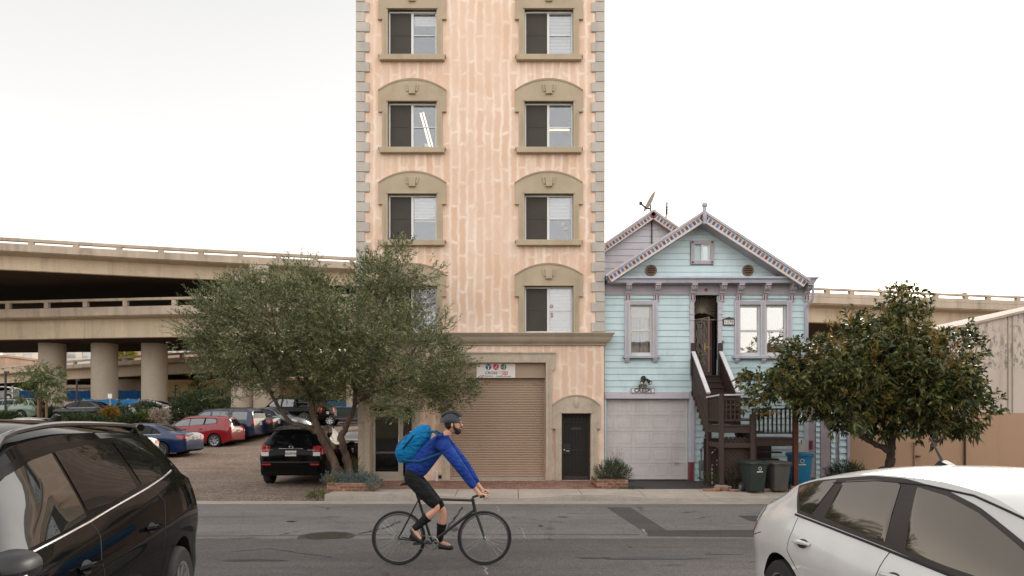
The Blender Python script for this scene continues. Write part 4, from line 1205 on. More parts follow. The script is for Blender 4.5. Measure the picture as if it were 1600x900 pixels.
m = MB(); m.box(hx(1076.5), hx(1082.5), HY - .09, HY + .1, .0, .55); m.build('jamb_guard', MT['red_paint'], hs, bevel=.01)
m = MB(); m.lathe([(.03, HY - .09), (.03, HY - .06)], (hx(1080.5), 0, hz(618)), 'y', 12); m.build('rosette', MT['red_paint'], hs)
# corner board and downspout
m = MB(); m.box(HR - .12, HR + .01, HY - .035, HY + .1, -.1, hz(462)); m.build('corner_board', MT['lilac_pale'], hs, bevel=.006)
m = MB(); px = [(1263, 446, -.30), (1263.5, 466, -.30), (1262.5, 472, -.25), (1259, 479, -.12), (1258, 484, -.08), (1258, 640, -.08)]
m.tube([(hx(a), HY + o, hz(b)) for (a, b, o) in px], .042, 8); m.build('downspout', MT['grey_trim'], hs, smooth=True)
# cellar jambs of the rear cross gable (lilac siding)
GY = 23.2; gk = F / GY
def gx(px): return (px - 800) / gk
def gz(py): return HC - (py - YH) / gk
A2, Z2 = gx(1018), gz(338); 
EL, EZ2 = gx(925), Z2 - (gx(1018) - gx(925)) * .69; ER = A2 + (A2 - EL)
m = MB(); m.add([(EL, GY, 3), (ER, GY, 3), (ER, GY, EZ2), (A2, GY, Z2), (EL, GY, EZ2)], [(0, 1, 2, 3, 4)]); m.build('rear_wall', MT['lilac_siding'], hs)
boards(lambda z: max(EL, A2 - (Z2 - z) / .69), lambda z: min(ER, A2 + (Z2 - z) / .69), gz(450), Z2 - .05, GY - .002, [], .22, MT['lilac_siding'], 'rear_gable_siding', hs)
rake(1, A2, Z2 + .1, ER, EZ2 + .1, GY - .3, hs, GY, .22); rake(-1, A2, Z2 + .1, EL, EZ2 + .1, GY - .3, hs, GY, .22)
m = MB(); m.add([(A2, GY - .34, Z2 + .14), (ER, GY - .34, EZ2 + .14), (ER, GY + 8, EZ2 + .14), (A2, GY + 8, Z2 + .14)], [(0, 1, 2, 3)]); m.add([(A2, GY - .34, Z2 + .14), (EL, GY - .34, EZ2 + .14), (EL, GY + 8, EZ2 + .14), (A2, GY + 8, Z2 + .14)], [(3, 2, 1, 0)]); m.build('rear_roof', MT['roof'], hs)
m = MB(); m.tube([(A2, GY - .06, Z2 - .1), (A2, GY - .06, gz(395))], .02, 6); m.build('cable_conduit', MT['iron'], hs)

# things fixed to the house
def fixed(name, label, cat, x, y, z): return thing(name, label, cat, (x, y, z))
t = fixed('street_sign', 'white street name plate CRESPI with a small END plate on top, above the garage', 'sign', hx(1003.5), HY - .075, hz(610.5))
for (w, h, zc, txt, sz) in ((.345, .07, 0, 'CRESPI', .115), (.12, .052, .124, 'END', .075)):
    m = MB(); m.box(-w, w, -.012, 0, zc - h, zc + h, 0); m.box(-w + .012, w - .012, -.016, -.011, zc - h + .012, zc + h - .012, 1)
    o = m.build('name_plate', [MT['iron'], MT['sign_white']], t, local=True)
    x = text_mb(txt, sz * 1.3, 0, .007, 1.15); m = MB(); put(m, x, (0, -.0185, zc)); m.build('lettering', MT['ink'], o, local=True)
t = fixed('house_number_plate', 'white number plate 1270 in a small black gabled frame beside the door', 'sign', hx(1138), HY - .03, hz(503.5))
m = MB(); m.prism([(-.165, -.095), (.165, -.095), (.165, .075), (.19, .08), (0, .15), (-.19, .08), (-.165, .075)], 'y', -.03, 0); m.build('frame', MT['iron'], t, local=True)
m = MB(); m.box(-.14, .14, -.036, -.029, -.07, .06); o = m.build('plate', MT['sign_white'], t, local=True)
x = text_mb('1270', .125, 0, .003, 1.05); m = MB(); put(m, x, (0, -.038, -.005)); m.build('lettering', MT['ink'], o, local=True)
t = fixed('doorbell', 'small round dark doorbell on the aqua siding', 'doorbell', hx(1129.3), HY - .03, hz(534)); m = MB(); m.lathe([(.03, -.03), (.032, 0)], (0, 0, 0), 'y', 14); m.build('base', MT['iron'], t, local=True); m = MB(); m.lathe([(.012, -.036), (.012, -.03)], (0, 0, 0), 'y', 10); m.build('button', MT['cream'], t, local=True)
t = fixed('flood_light', 'black twin security light on the siding above the street sign', 'lamp', hx(1005), HY - .03, hz(593))
m = MB(); m.lathe([(.07, -.06), (.08, 0)], (0, 0, .03), 'y', 14); m.tube([(0, -.05, 0), (0, -.1, -.06)], .035, 8); m.build('mount', MT['black_metal'], t, local=True, smooth=True)
for (dx, ) in ((-.07,), (.13,)):
    m = MB(); m.tube([(0, -.06, .03), (dx * .7, -.13, -.02)], .025, 8); m.tube([(dx * .6, -.11, .0), (dx, -.17, -.07), (dx * 1.25, -.22, -.12)], [.03, .055, .065], 10); h = m.build('lamp_head', MT['black_metal'], t, local=True, smooth=True)
    m = MB(); m.sphere((dx * 1.24, -.215, -.115), .05, 10, 6); m.build('bulb', MT['glass_bulb'] if 'glass_bulb' in MT else MT.setdefault('glass_bulb', flat_paint('bulb_glass', srgb(196, 186, 160), .2)), h, local=True, smooth=True)
# satellite dish and antenna on the rear roof
dy = 23.6; dk = F / dy
t = fixed('satellite_dish', 'grey satellite dish on a mast above the rear gable', 'satellite dish', (1017 - 800) / dk, dy, HC - (345 - YH) / dk)
m = MB(); m.tube([(0, 0, -.2), (0, 0, .55)], .04, 8); m.build('mast', MT['steel'], t, local=True)
m = MB(); q = Matrix.Rotation(R(7), 4, 'Z') @ Matrix.Rotation(R(-64), 4, 'Y') @ Matrix.Rotation(R(0), 4, 'X'); rows = []
for i in range(6):
    r = .40 * i / 5 + .001; rows.append([Vector((r * math.cos(a), r * 1.0 * math.sin(a), r * r * .55)) for a in np.linspace(0, 2 * math.pi, 25)])
rows = [[q @ p + Vector((.02, 0, .62)) for p in r] for r in rows]; m.grid([[tuple(p) for p in r] for r in rows])
m.build('reflector', MT['dish'] if 'dish' in MT else MT.setdefault('dish', flat_paint('dish_grey', srgb(150, 148, 150), .5)), t, local=True, smooth=True)
m = MB(); m.tube([(.0, 0, .42), (-.15, 0, .42), (-.33, 0, .58)], .03, 6); m.build('feed_arm', MT['iron'], t, local=True); m = MB(); m.box(-.40, -.30, -.05, .05, .55, .66); m.build('receiver', MT['iron'], t, local=True, bevel=.01)
t = fixed('roof_antenna', 'thin leaning television antenna behind the gable ridge', 'antenna', (1040 - 800) / dk, dy, HC - (362 - YH) / dk)
m = MB(); m.tube([(-.02, 0, 0), (.05, 0, 1.02)], .028, 6); m.build('mast', MT['iron'], t, local=True)
m = MB()
for (z, L) in ((.98, 1.15), (.86, 1.0), (.77, .9)): m.tube([(-.4, .1, z), (L, -.1, z - .01)], .007, 4)
m.box(.03, .07, -.02, .02, .6, .9); m.build('elements', MT['iron'], t, local=True)
# ------------------------------------------------------------------ wooden front stairs
st = thing('wooden_stairs', 'dark brown wooden front stairs with pale handrails climbing to the aqua house door', 'stairs', (5.8, 18.0, .0))
D, RW = MT['deck'], MT['rail_white']
sxl, sxr = 5.28, 6.08; yt, yb_, zt, zb = HY - .03, 18.40, 3.08, 1.68
n = 8
for i in range(n):
    y0 = lerp(yb_, yt, i / n); y1 = lerp(yb_, yt, (i + 1) / n); z = lerp(zb, zt, (i + 1) / n)
    m = MB(); m.box(sxl + .05, sxr - .05, y0 - .03, y1, z - .04, z); m.box(sxl + .05, sxr - .05, y0, y0 + .025, z - (zt - zb) / n, z - .041); m.build('tread', D, st, bevel=.004)
for x in (sxl, sxr):
    m = MB(); m.prism([(yt, zt + .05), (yt, zt - .42), (yb_, zb - .42), (yb_ - .02, zb + .05)], 'x', x - .03, x + .03); m.build('stringer', D, st, bevel=.004)
    m = MB(); m.prism([(yt - .05, zt + .70), (yt - .05, zt + .053), (yb_ + .05, zb + .10), (yb_ + .05, zb + .80)], 'x', x - .022, x + .022)
    o = m.build('side_panel', D, st)
    m = MB(); m.bar((x, yt - .02, zt + .74), (x, yb_ - .05, zb + .84), .11, .045); m.bar((x, yt - .02, zt + .70), (x, yb_ - .05, zb + .80), .06, .035); m.build('handrail', RW, st, bevel=.006)
    m = MB(); m.box(x - .06, x + .06, yt - .1, yt, zt, zt + .95); m.build('post', D, st, bevel=.006)
for i in range(n): 
    y = lerp(yb_, yt, (i + .5) / n); z = lerp(zb, zt, (i + .5) / n) - .40; m = MB(); m.box(sxl - .055, sxl - .031, y - .05, y + .05, z - .06, z + .04); m.build('cleat', D, st)
# upper landing
lx0, lx1, ly0, ly1, lz = 5.24, 6.12, 17.24, 18.38, 1.67
m = MB()
for i in range(8): a = lerp(ly0 - .03, ly1, i / 8); m.box(lx0 - .02, lx1 + .02, a, a + .135, lz - .035, lz)
m.box(lx0, lx1, ly0, ly0 + .045, lz - .20, lz - .036); m.box(lx0, lx0 + .045, ly0 + .046, ly1, lz - .20, lz - .036); m.box(lx1 - .045, lx1, ly0 + .046, ly1, lz - .20, lz - .036)
m.build('landing', D, st, bevel=.004)
posts = [(lx0 + .05, ly0 + .02, .16, 2.46), (lx1 - .05, ly0 + .02, .05, 1.95), (lx0 + .05, ly1 - .05, .0, 2.5), (lx1 - .05, ly1 - .05, .0, 2.5)]
for (x, y, a, b) in posts:
    m = MB(); m.box(x - .055, x + .055, y - .055, y + .055, a, b); m.build('post', D, st, bevel=.008)
m = MB(); m.box(lx0 - .07, lx0 + .19, ly0 - .1, ly0 + .16, -.05, .158); m.build('concrete_footing', MT['kerb'], st, bevel=.02)
m = MB(); m.bar((lx0 + .02, ly1 - .05, 2.40), (lx0 + .02, ly0, 2.43), .11, .04); m.bar((lx0 + .11, ly0, 2.43), (lx1, ly0, 2.44), .11, .04, up=(0, 0, 1)); m.build('handrail', RW, st, bevel=.006)
m = MB(); m.box(lx0 + .105, lx1 - .1, ly0 + .0, ly0 + .04, lz + .10, lz + .15); m.box(lx0 + .02, lx0 + .06, ly0 + .08, ly1 - .1, lz + .10, lz + .15); m.box(lx0 + .02, lx0 + .06, ly0 + .08, ly1 - .1, 2.29, 2.34); m.box(lx0 + .105, lx1 - .1, ly0 + .0, ly0 + .04, 2.30, 2.36)
m.build('rail_beam', D, st)
for i in range(9):
    y = lerp(ly0 + .13, ly1 - .13, i / 8); m = MB(); m.box(lx0 + .025, lx0 + .055, y - .035, y + .035, lz + .151, 2.29); m.build('baluster', D, st)
m = MB()
for i in range(4): x = lerp(lx0 + .17, lx1 - .38, i / 3); m.box(x - .018, x + .018, ly0 + .004, ly0 + .03, lz + .151, 2.30)
for i in range(3): z = lerp(lz + .28, 2.18, i / 2); m.box(lx0 + .106, lx1 - .30, ly0 + .012, ly0 + .026, z - .018, z + .018)
m.build('trellis_panel', D, st)
m = MB(); m.box(lx0 + .10, lx1 - .105, ly0, ly0 + .05, 1.10, 1.22); m.box(lx0 + .02, lx0 + .07, ly0 + .08, ly1 - .1, 1.10, 1.22); m.build('cross_beam', D, st)
def lattice(x0, x1, z0, z1, y, name='lattice_panel'):
    m = MB(); p = .115; k = int((x1 - x0 + z1 - z0) / p)
    for sgn in (0, 1):
        for i in range(k + 1):
            c = i * p; a = max(0, c - (z1 - z0)); b = min(x1 - x0, c)
            if b - a < .02: continue
            pa, pb = (a, c - a), (b, c - b)
            if sgn: pa, pb = (x1 - x0 - a, c - a), (x1 - x0 - b, c - b)
            m.bar((x0 + pa[0], y + sgn * .012, z0 + pa[1]), (x0 + pb[0], y + sgn * .012, z0 + pb[1]), .006, .055, up=(0, 1, 0)) if False else m.bar((x0 + pa[0], y + sgn * .012, z0 + pa[1]), (x0 + pb[0], y + sgn * .012, z0 + pb[1]), .05, .008, up=(0, 1, 0))
    return m.build(name, D, st)
lattice(lx0 + .12, lx1 - .1, .30, 1.36, ly0 + .14); lattice(lx0 + .1, lx1 - .05, .1, 1.3, ly1 - .15)
m = MB(); m.box(lx0 + .1, lx1 + 1.1, 19.0, 19.04, .0, 1.28); m.build('stair_shade_panel', MT['deck'], st)  # added panel, its dark colour carries the shade beneath the stairs
# lower landing to the right with its steps
kx0, kx1, ky0, ky1, kz_ = 6.16, 7.30, 17.55, 18.6, 1.34
m = MB()
for i in range(7): a = lerp(ky0 - .03, ky1, i / 7); m.box(kx0, kx1 + .02, a, a + .14, kz_ - .035, kz_)
m.box(kx0, kx1, ky0, ky0 + .045, kz_ - .21, kz_ - .036); m.build('landing', D, st, bevel=.004)
m = MB(); m.box(kx0, kx0 + .3, ky0 + .02, ky1, kz_ + .13, kz_ + .17); m.box(kx0 + .001, kx0 + .03, ky0 + .02, ky1, kz_ + .001, kz_ + .129); m.build('tread', D, st)
m = MB(); m.box(kx1 - .07, kx1 + .05, ky0 - .04, ky0 + .08, .0, 2.1); m.build('red_post', MT['redwood'], st, bevel=.008)
m = MB(); m.box(kx0 + .02, kx0 + .12, ky0 - .02, ky0 + .07, .0, 2.1); m.build('post', D, st, bevel=.008)
m = MB(); m.box(kx0 + .12, kx1 - .08, ky0, ky0 + .04, kz_ + .10, kz_ + .14); m.build('rail_beam', D, st); m = MB(); m.box(kx0 + .12, kx1 - .08, ky0 - .02, ky0 + .06, kz_ + .72, kz_ + .76); m.build('rail_beam', D, st)
for i in range(8):
    x = lerp(kx0 + .2, kx1 - .15, i / 7); m = MB(); m.box(x - .02, x + .02, ky0 + .005, ky0 + .035, kz_ + .14, kz_ + .72); m.build('baluster', D, st)
for i in range(6):
    z = kz_ - .2 * (i + 1); m = MB(); m.box(kx1 - .75, kx1 - .05, ky1 + .0 + .22 * i - .5, ky1 + .24 + .22 * i - .5, z - .04, z); m.build('tread', D, st)

# --- gas meter, white bracket rail, mailbox
t = thing('gas_meter', 'grey gas meter with pipes against the aqua siding left of the stairs', 'gas meter', (hx(1096), HY - .25, .0))
MT['meter'] = M('meter_grey', srgb(104, 106, 106), .6, .15, 4)
m = MB(); m.box(-.13, .13, -.1, .1, .32, .62); m.lathe([(.09, -.13), (.09, -.1)], (0, 0, .5), 'y', 14); m.build('body', MT['meter'], t, local=True, bevel=.03)
m = MB(); m.tube([(-.08, 0, .62), (-.08, 0, .95), (-.02, .0, 1.0), (.02, .05, 1.12), (.02, .2, 1.12)], .022, 7); m.tube([(.08, 0, .62), (.08, 0, 1.02), (.10, .1, 1.05), (.10, .2, 1.05)], .022, 7); m.tube([(-.1, .05, 0), (-.1, .05, .35)], .025, 7); m.sphere((-.08, 0, .92), .045, 8, 6); m.build('pipe', MT['meter'], t, local=True, smooth=True)
m = MB(); m.box(.14, .30, -.06, .06, .02, .22); m.build('regulator', MT['meter'], t, local=True, bevel=.03)
t = thing('bracket_rail', 'bent white bracket rail beside the gas meter', 'rail', (hx(1097), 19.0, .4))
m = MB(); m.tube([(.16, 0, .62), (-.14, 0, .34), (-.14, 0, .13), (.13, 0, .13), (.13, 0, .30), (.20, 0, .34)], .022, 6); m.build('tube', RW, t, local=True, smooth=True)
m = MB(); m.tube([(.0, 0, .13), (.0, 0, -.4)], .018, 6); m.build('leg', RW, t, local=True)
t = thing('mailbox', 'white wall mailbox with a rounded top right of the stairs', 'mailbox', (hx(1247.5), HY - .05, hz(698)))
m = MB(); m.prism([(-.115, -.15), (.115, -.15), (.115, .10), (.07, .145), (-.07, .145), (-.115, .10)], 'y', -.14, 0); m.build('body', MT['cream'], t, local=True, bevel=.01)
m = MB(); m.box(-.012, .012, -.16, -.145, .11, .2); m.build('flag', MT['black_metal'], t, local=True)

# --- wheeled bins
def bin_(x, y, rz, mat, label, k=1.0, lidmat=None, mark=True):
    t = thing('wheeled_bin', label, 'bin', (x, y, walk_z(x, 17) if y < 17.3 else .02), rz, 'wheeled bins in front of the stairs')
    m = MB(); rows = []
    for (z, hw, hd) in ((.06, .225, .25), (.10, .235, .26), (.55, .265, .31), (.86, .285, .345), (.90, .285, .345)):
        r = .06; pts = []
        for (sx, sy, a0) in ((1, -1, -90), (1, 1, 0), (-1, 1, 90), (-1, -1, 180)):
            for j in range(4):
                a = R(a0 + j * 30); pts.append((sx * (hw - r) + r * math.cos(a), sy * (hd - r) + r * math.sin(a), z))
        pts.append(pts[0]); rows.append(pts)
    m.grid(rows); m.add(rows[0][:-1], [list(range(len(rows[0]) - 2, -1, -1))]); m.add(rows[-1][:-1], [list(range(len(rows[0]) - 1))])
    m.box(-.30, .30, -.365, .365, .86, .905)
    m.build('body', mat, t, local=True, smooth=True, sharp=40)
    m = MB(); rows = []
    for (z, k_) in ((.906, 1.06), (.94, 1.06), (.965, 1.0), (.99, .8), (1.0, .4)):
        rows.append([(.305 * k_ * c, .375 * k_ * s_, z) for (c, s_) in ((1, -.85), (1, .85), (.85, 1), (-.85, 1), (-1, .85), (-1, -.85), (-.85, -1), (.85, -1), (1, -.85))])
    m.grid(rows); m.add(rows[-1][:-1], [list(range(8))]); m.box(-.1, .1, -.44, -.36, .905, .93); m.build('lid', lidmat or mat, t, local=True, smooth=True, sharp=50)
    m = MB(); m.tube([(-.25, .36, .86), (-.25, .43, .88), (.25, .43, .88), (.25, .36, .86)], .018, 7); m.build('handle', mat, t, local=True, smooth=True)
    for s_ in (-1, 1):
        m = MB(); m.lathe([(.06, -.035), (.135, -.03), (.15, -.02), (.15, .02), (.135, .03), (.06, .035)], (s_ * .265, .24, .15), 'x', 20); w = m.build('wheel', MT['rubber'], t, local=True, smooth=True, sharp=40)
        m = MB(); m.lathe([(.02, -.04), (.075, -.038), (.075, .038), (.02, .04)], (s_ * .265, .24, .15), 'x', 12); m.build('hub', MT['meter'], w, local=True)
    t.scale = (k, k, k)
    if mark:
        m = MB(); c = (-.0, -.338, .76); m.tube([(c[0] + .05 * math.cos(a), c[1], c[2] + .05 * math.sin(a)) for a in np.linspace(0, 6.28, 13)[:-1]], .011, 4, closed=True); m.box(-.10, .10, -.332, -.318, .64, .675); m.build('emblem', MT['cream'], t, local=True)
    return t
MT['bin_green'] = M('bin_green', srgb(38, 48, 43), .55, .15, 3, grime=.2); MT['bin_grey'] = M('bin_grey', srgb(74, 70, 67), .6, .15, 3, grime=.25); MT['bin_blue'] = M('bin_blue', srgb(30, 118, 158), .5, .1, 3, grime=.15)
MT['bin_lid'] = M('bin_lid_dark', srgb(44, 52, 48), .55, .15, 3, grime=.2)
bin_(5.99, 16.95, R(16), MT['bin_green'], 'dark green wheeled bin with a round emblem, nearest the stair posts', .80, MT['bin_lid'])
bin_(6.62, 17.05, R(10), MT['bin_grey'], 'plain grey wheeled bin between the green and blue bins', .78, mark=False)
bin_(7.66, 18.2, R(-10), MT['bin_blue'], 'bright blue wheeled bin behind the red post', .92)

# --- brick edging under the stairs
t = thing('brick_edging', 'low broken brick edging with soil under the stairs', 'edging', (5.6, 17.1, 0))
random.seed(5); m = MB()
for i in range(13):
    x = -.7 + i * .21; m2 = MB(); m2.box(-.1, .1, -.05, .05, 0, .07)
    put(m, m2, (x, random.uniform(-.05, .05), random.uniform(-.01, .02)), rot=Matrix.Rotation(random.uniform(-.3, .3), 3, 'Z'))
    if random.random() < .6: put(m, m2, (x + .08, random.uniform(.0, .08), .07), rot=Matrix.Rotation(random.uniform(-.4, .4), 3, 'Z'))
m.build('bricks', MT['brick'], t, local=True, bevel=.006)

# --- side gate between house and warehouse
gy = 20.45; gs = F / gy
def qx(px): return (px - 800) / gs
t = thing('side_gate', 'lilac side gate with pale aqua strips closing the gap beside the house', 'gate', (qx(1292), gy, 0))
m = MB(); m.box(8.68, qx(1326), gy + .03, gy + .1, -.1, 3.0); m.build('backing', MT['lilac_pale'], t)
for (a, b) in ((1259, 1273), (1281, 1297)):
    m = MB(); m.box(qx(a), qx(b), gy - .03, gy + .03, .05, 2.9); m.build('leaf', MT['lilac_door'] if 'lilac_door' in MT else MT.setdefault('lilac_door', m_paint_board('mauve_gate', srgb(166, 150, 156), .3)), t, bevel=.01)
boards(lambda z: qx(1274), lambda z: qx(1280), 0, 2.9, gy, [], .16, MT['siding'], 'strip', t, .06); boards(lambda z: qx(1298), lambda z: qx(1304), 0, 2.9, gy, [], .16, MT['siding'], 'strip', t, .06)
boards(lambda z: qx(1311), lambda z: qx(1322), 0, 2.9, gy, [], .2, MT['siding_pale'], 'siding_panel', t, .05)
m = MB(); m.box(qx(1322.5), qx(1326), gy - .07, gy + .03, 0, 2.95); m.build('post', MT['grey_trim'], t)
m = MB(); m.box(qx(1264), qx(1268.5), gy - .08, gy - .03, hz(703), hz(689)); m.build('latch_box', MT['red_paint'], t, bevel=.01)
t = thing('tan_shed', 'pale tan shed wall rising behind the side gate', 'building', (9.6, 26, 0)); m = MB(); m.box(8.9, 14, 26, 30, 0, 4.6); m.build('wall', MT['wall_tan'] if 'wall_tan' in MT else MT.setdefault('wall_tan', m_concrete('tan_stucco', srgb(196, 180, 160), stain=.3, scale=.4, drip=.25)), t); m = MB(); m.box(8.8, 14.1, 25.9, 30.1, 4.603, 4.75); m.build('roof', MT['roof'], t)

# --- warehouse
def m_ware():
    t = NT('warehouse_paint'); sep = t.new('ShaderNodeSeparateXYZ'); t.link(t.co, sep.inputs[0])
    up, low = srgb(194, 180, 168), srgb(172, 138, 112)
    f = t.math('GREATER_THAN', sep.outputs[2], 1.99)
    c = t.mix(f, low, up)
    n = t.noise(.8, 6, .65); c = t.mix(t.ramp(n, [(.45, 0.0), (.8, .35)]), c, srgb(150, 128, 110))
    # peeling dark patch under the eave
    p = t.noise(5, 7, .75, t.mapping((1.6, 1.6, .7)))
    g = t.noise(.55, 3, .5, t.mapping((1, 1, 1.6), (2.2, 0, 1.0)))
    zm = t.math('MULTIPLY', t.math('GREATER_THAN', sep.outputs[2], 3.3), t.ramp(g, [(.36, 0.0), (.46, 1.0)]))
    m = t.math('MULTIPLY', t.ramp(p, [(.50, 0.0), (.55, 1.0)]), zm)
    c = t.mix(t.math('MULTIPLY', m, .6), c, srgb(88, 82, 76))
    st = t.noise(1.2, 5, .7, t.mapping((1.5, 1.5, .06))); c = t.mix(t.ramp(st, [(.55, 0.0), (.75, .35)]), c, srgb(140, 116, 98))
    t.set(col=c, rough=.85, spec=.2); t.bump(t.noise(40, 4), .2, .006); return t.mat
wy = 20.8; ws = F / wy
def wx(px): return (px - 800) / ws
def wz(py): return HC - (py - YH) / ws
wh = thing('warehouse', 'beige two tone stucco warehouse with a sloping parapet', 'building', (14, wy, 0))
x0 = wx(1326); zA = wz(552); zS = .234
pk = 24.0; prof = [(x0, -.2), (44, -.2), (44, zA + zS * (pk - x0) - zS * (44 - pk)), (pk, zA + zS * (pk - x0)), (x0, zA)]
m = MB(); m.prism(prof, 'y', wy, wy + 18); m.build('wall', m_ware(), wh)
m = MB(); m.bar((x0 - .1, wy + .08, zA - .0), (pk, wy + .08, zA + zS * (pk - x0) + .02), .32, .07); m.build('coping', MT['fwy_pale'], wh)
m = MB(); m.tube([(wx(1506), wy - .05, 0), (wx(1506), wy - .05, 2.0)], .03, 6); m.build('drain_pipe', MT['deck'], wh)
m = MB(); m.box(wx(1574), wx(1575.2), wy - .03, wy, 2.0, wz(495)); m.box(wx(1581), wx(1582.2), wy - .03, wy, 2.0, wz(494)); m.build('conduit', MT['fwy_pale'], wh)
t = thing('wall_sign', 'small dark blue sign with pale lettering strips on the tan warehouse wall', 'sign', (wx(1414), wy - .003, wz(672))); m = MB(); m.box(-.19, .19, -.02, 0, -.09, .09); m.build('panel', flat_paint('navy_sign', srgb(60, 68, 92)), t, local=True, bevel=.004)
m = MB()
for i in range(7): m.box(-.16 + i * .047, -.13 + i * .047, -.025, -.019, -.03, .05)
m.box(-.14, .13, -.025, -.019, -.07, -.05); m.build('pale_marks', MT['cream'], t, local=True)
t = thing('hose_bib', 'rusty wall tap on the tan warehouse wall', 'tap', (wx(1428), wy - .002, wz(693))); m = MB(); m.tube([(0, 0, 0), (0, -.12, 0), (0, -.15, -.06)], .025, 7); m.box(-.09, .09, -.12, -.08, .04, .06); m.tube([(0, -.1, 0), (0, -.1, .05)], .012, 6); m.build('valve', MT['bronze'], t, local=True)
m = MB(); m.tube([(.0, -.03, -.05), (.0, -.03, -1.2)], .02, 6); m.build('pipe', MT['shutter'], t, local=True)
t = thing('wall_bracket', 'small rusted bracket stub below the tap on the warehouse wall', 'bracket', (wx(1433.5), wy - .002, wz(712))); m = MB(); m.sphere((0, -.05, 0), (.09, .06, .035), 10, 6); m.build('plate', MT['bronze'], t, local=True, smooth=True)
# ------------------------------------------------------------------ elevated freeways
def smooth_path(keys, x0, x1, step):
    out = []; x = x0
    while x <= x1: out.append((x, interp([(k[0], k[1]) for k in keys], x), interp([(k[0], k[2]) for k in keys], x))); x += step
    return out


def deck(parent, path, prof_slab, prof_par, railz, width, gb, post=2.9, mats=None, soffit=None):
    """path: (x,y,z of rail top) along the near edge; profiles are (setback, dz)"""
    def nrm(i):
        a = path[max(0, i - 1)]; b = path[min(len(path) - 1, i + 1)]
        d = Vector((b[0] - a[0], b[1] - a[1])).normalized(); return Vector((-d.y, d.x))       # away from camera
    N = [nrm(i) for i in range(len(path))]
    def sweep(prof): return [[(p[0] + N[i].x * s, p[1] + N[i].y * s, p[2] + dz) for i, p in enumerate(path)] for (s, dz) in prof]
    m = MB(); m.grid(sweep(prof_slab)); m.build('girder', MT['fwy'], parent, smooth=True, sharp=25)
    m = MB(); z = prof_slab[-1][1]; s = prof_slab[-1][0]
    m.grid(sweep([(s, z), (s + .02, z - .001), (width * .33, z - .02), (width * .66, z - .02), (width - 1.2, z), (width - .9, z + .9), (width, z + 1.2), (width, prof_slab[0][1] + .1), (width - .3, prof_slab[0][1] + .1)])); m.build('soffit', MT['fwy_shade'], parent, smooth=True, sharp=25)
    m = MB(); m.grid(sweep([(.25, prof_slab[0][1] + .02), (width - .3, prof_slab[0][1] + .02)])); m.build('road_slab', MT['asphalt'], parent)
    m = MB(); m.grid(sweep(prof_par)); pr = m.build('parapet', MT['fwy_pale'], parent, smooth=True, sharp=25)
    m = MB(); a, b = railz; m.grid(sweep([(.32, a), (.0, a), (.0, b), (.32, b), (.32, a)])); 
    L = 0; last = path[0]; nxt = 0
    for i, p in enumerate(path):
        L += math.hypot(p[0] - last[0], p[1] - last[1]); last = p
        if L >= nxt:
            nxt += post; nv = N[i]; t = Vector((nv.y, -nv.x))
            c = Vector((p[0], p[1])) + nv * .16; w = .19
            q = [c - t * w - nv * .14, c + t * w - nv * .14, c + t * w + nv * .14, c - t * w + nv * .14]
            zz0 = p[2] + b + .001; zz1 = p[2] + prof_par[0][1] - .0
            vs = [(v.x, v.y, zz1) for v in q] + [(v.x, v.y, zz0) for v in q]
            m.add(vs, [(0, 1, 5, 4), (1, 2, 6, 5), (2, 3, 7, 6), (3, 0, 4, 7)])
    m.build('railing', MT['fwy_pale'], parent)
    return N


def at_(px, py, z):
    """world point at height z on picture ray (px,py)"""
    Y = (z - HC) * F / (YH - py); return (PX(px, Y), Y, z)
up = thing('freeway_viaduct', 'upper concrete freeway deck with a post and beam railing, high behind the lot', 'viaduct', (-30, 54, 0))
K = []
for (px, py) in ((-420, 349), (-200, 361), (0, 370.5), (200, 382.5), (400, 393.5), (556, 402), (760, 413)):
    p = at_(px, py, 15.0); K.append(p)
path = smooth_path(K, K[0][0], K[-1][0], .7)
deck(up, path, [(.25, -.45), (.05, -.46), (.05, -1.0), (.12, -1.04), (1.0, -1.14), (1.02, -1.2), (1.05, -2.15), (1.2, -2.2)], [(.06, -.40), (-.02, -.42), (-.02, -.96), (.1, -1.02)], (0, -.22), 25, 0)
def face_at(K, px):
    for a, b in zip(path, path[1:]):
        if 800 + a[0] / a[1] * F <= px <= 800 + b[0] / b[1] * F: return a, b
a, b = face_at(path, 418); m = MB(); d = Vector((b[0] - a[0], b[1] - a[1], 0)).normalized(); n_ = Vector((-d.y, d.x, 0)); c = Vector(a) + n_ * .5
for (u0, z0, z1) in ((.72, 12.55, 13.93),): m.bar(c + Vector((0, 0, z0 - a[2])), c + Vector((0, 0, z1 - a[2])), 1.44, 1.3, up=tuple(n_))
m.build('pier_cap', MT['column'], up)
m = MB(); cc = c + n_ * 5; m.lathe([(1.1, 2), (1.1, 12.8)], (cc.x, cc.y, 0), n=28, cap=False); m.build('column', MT['column'], up, smooth=True)

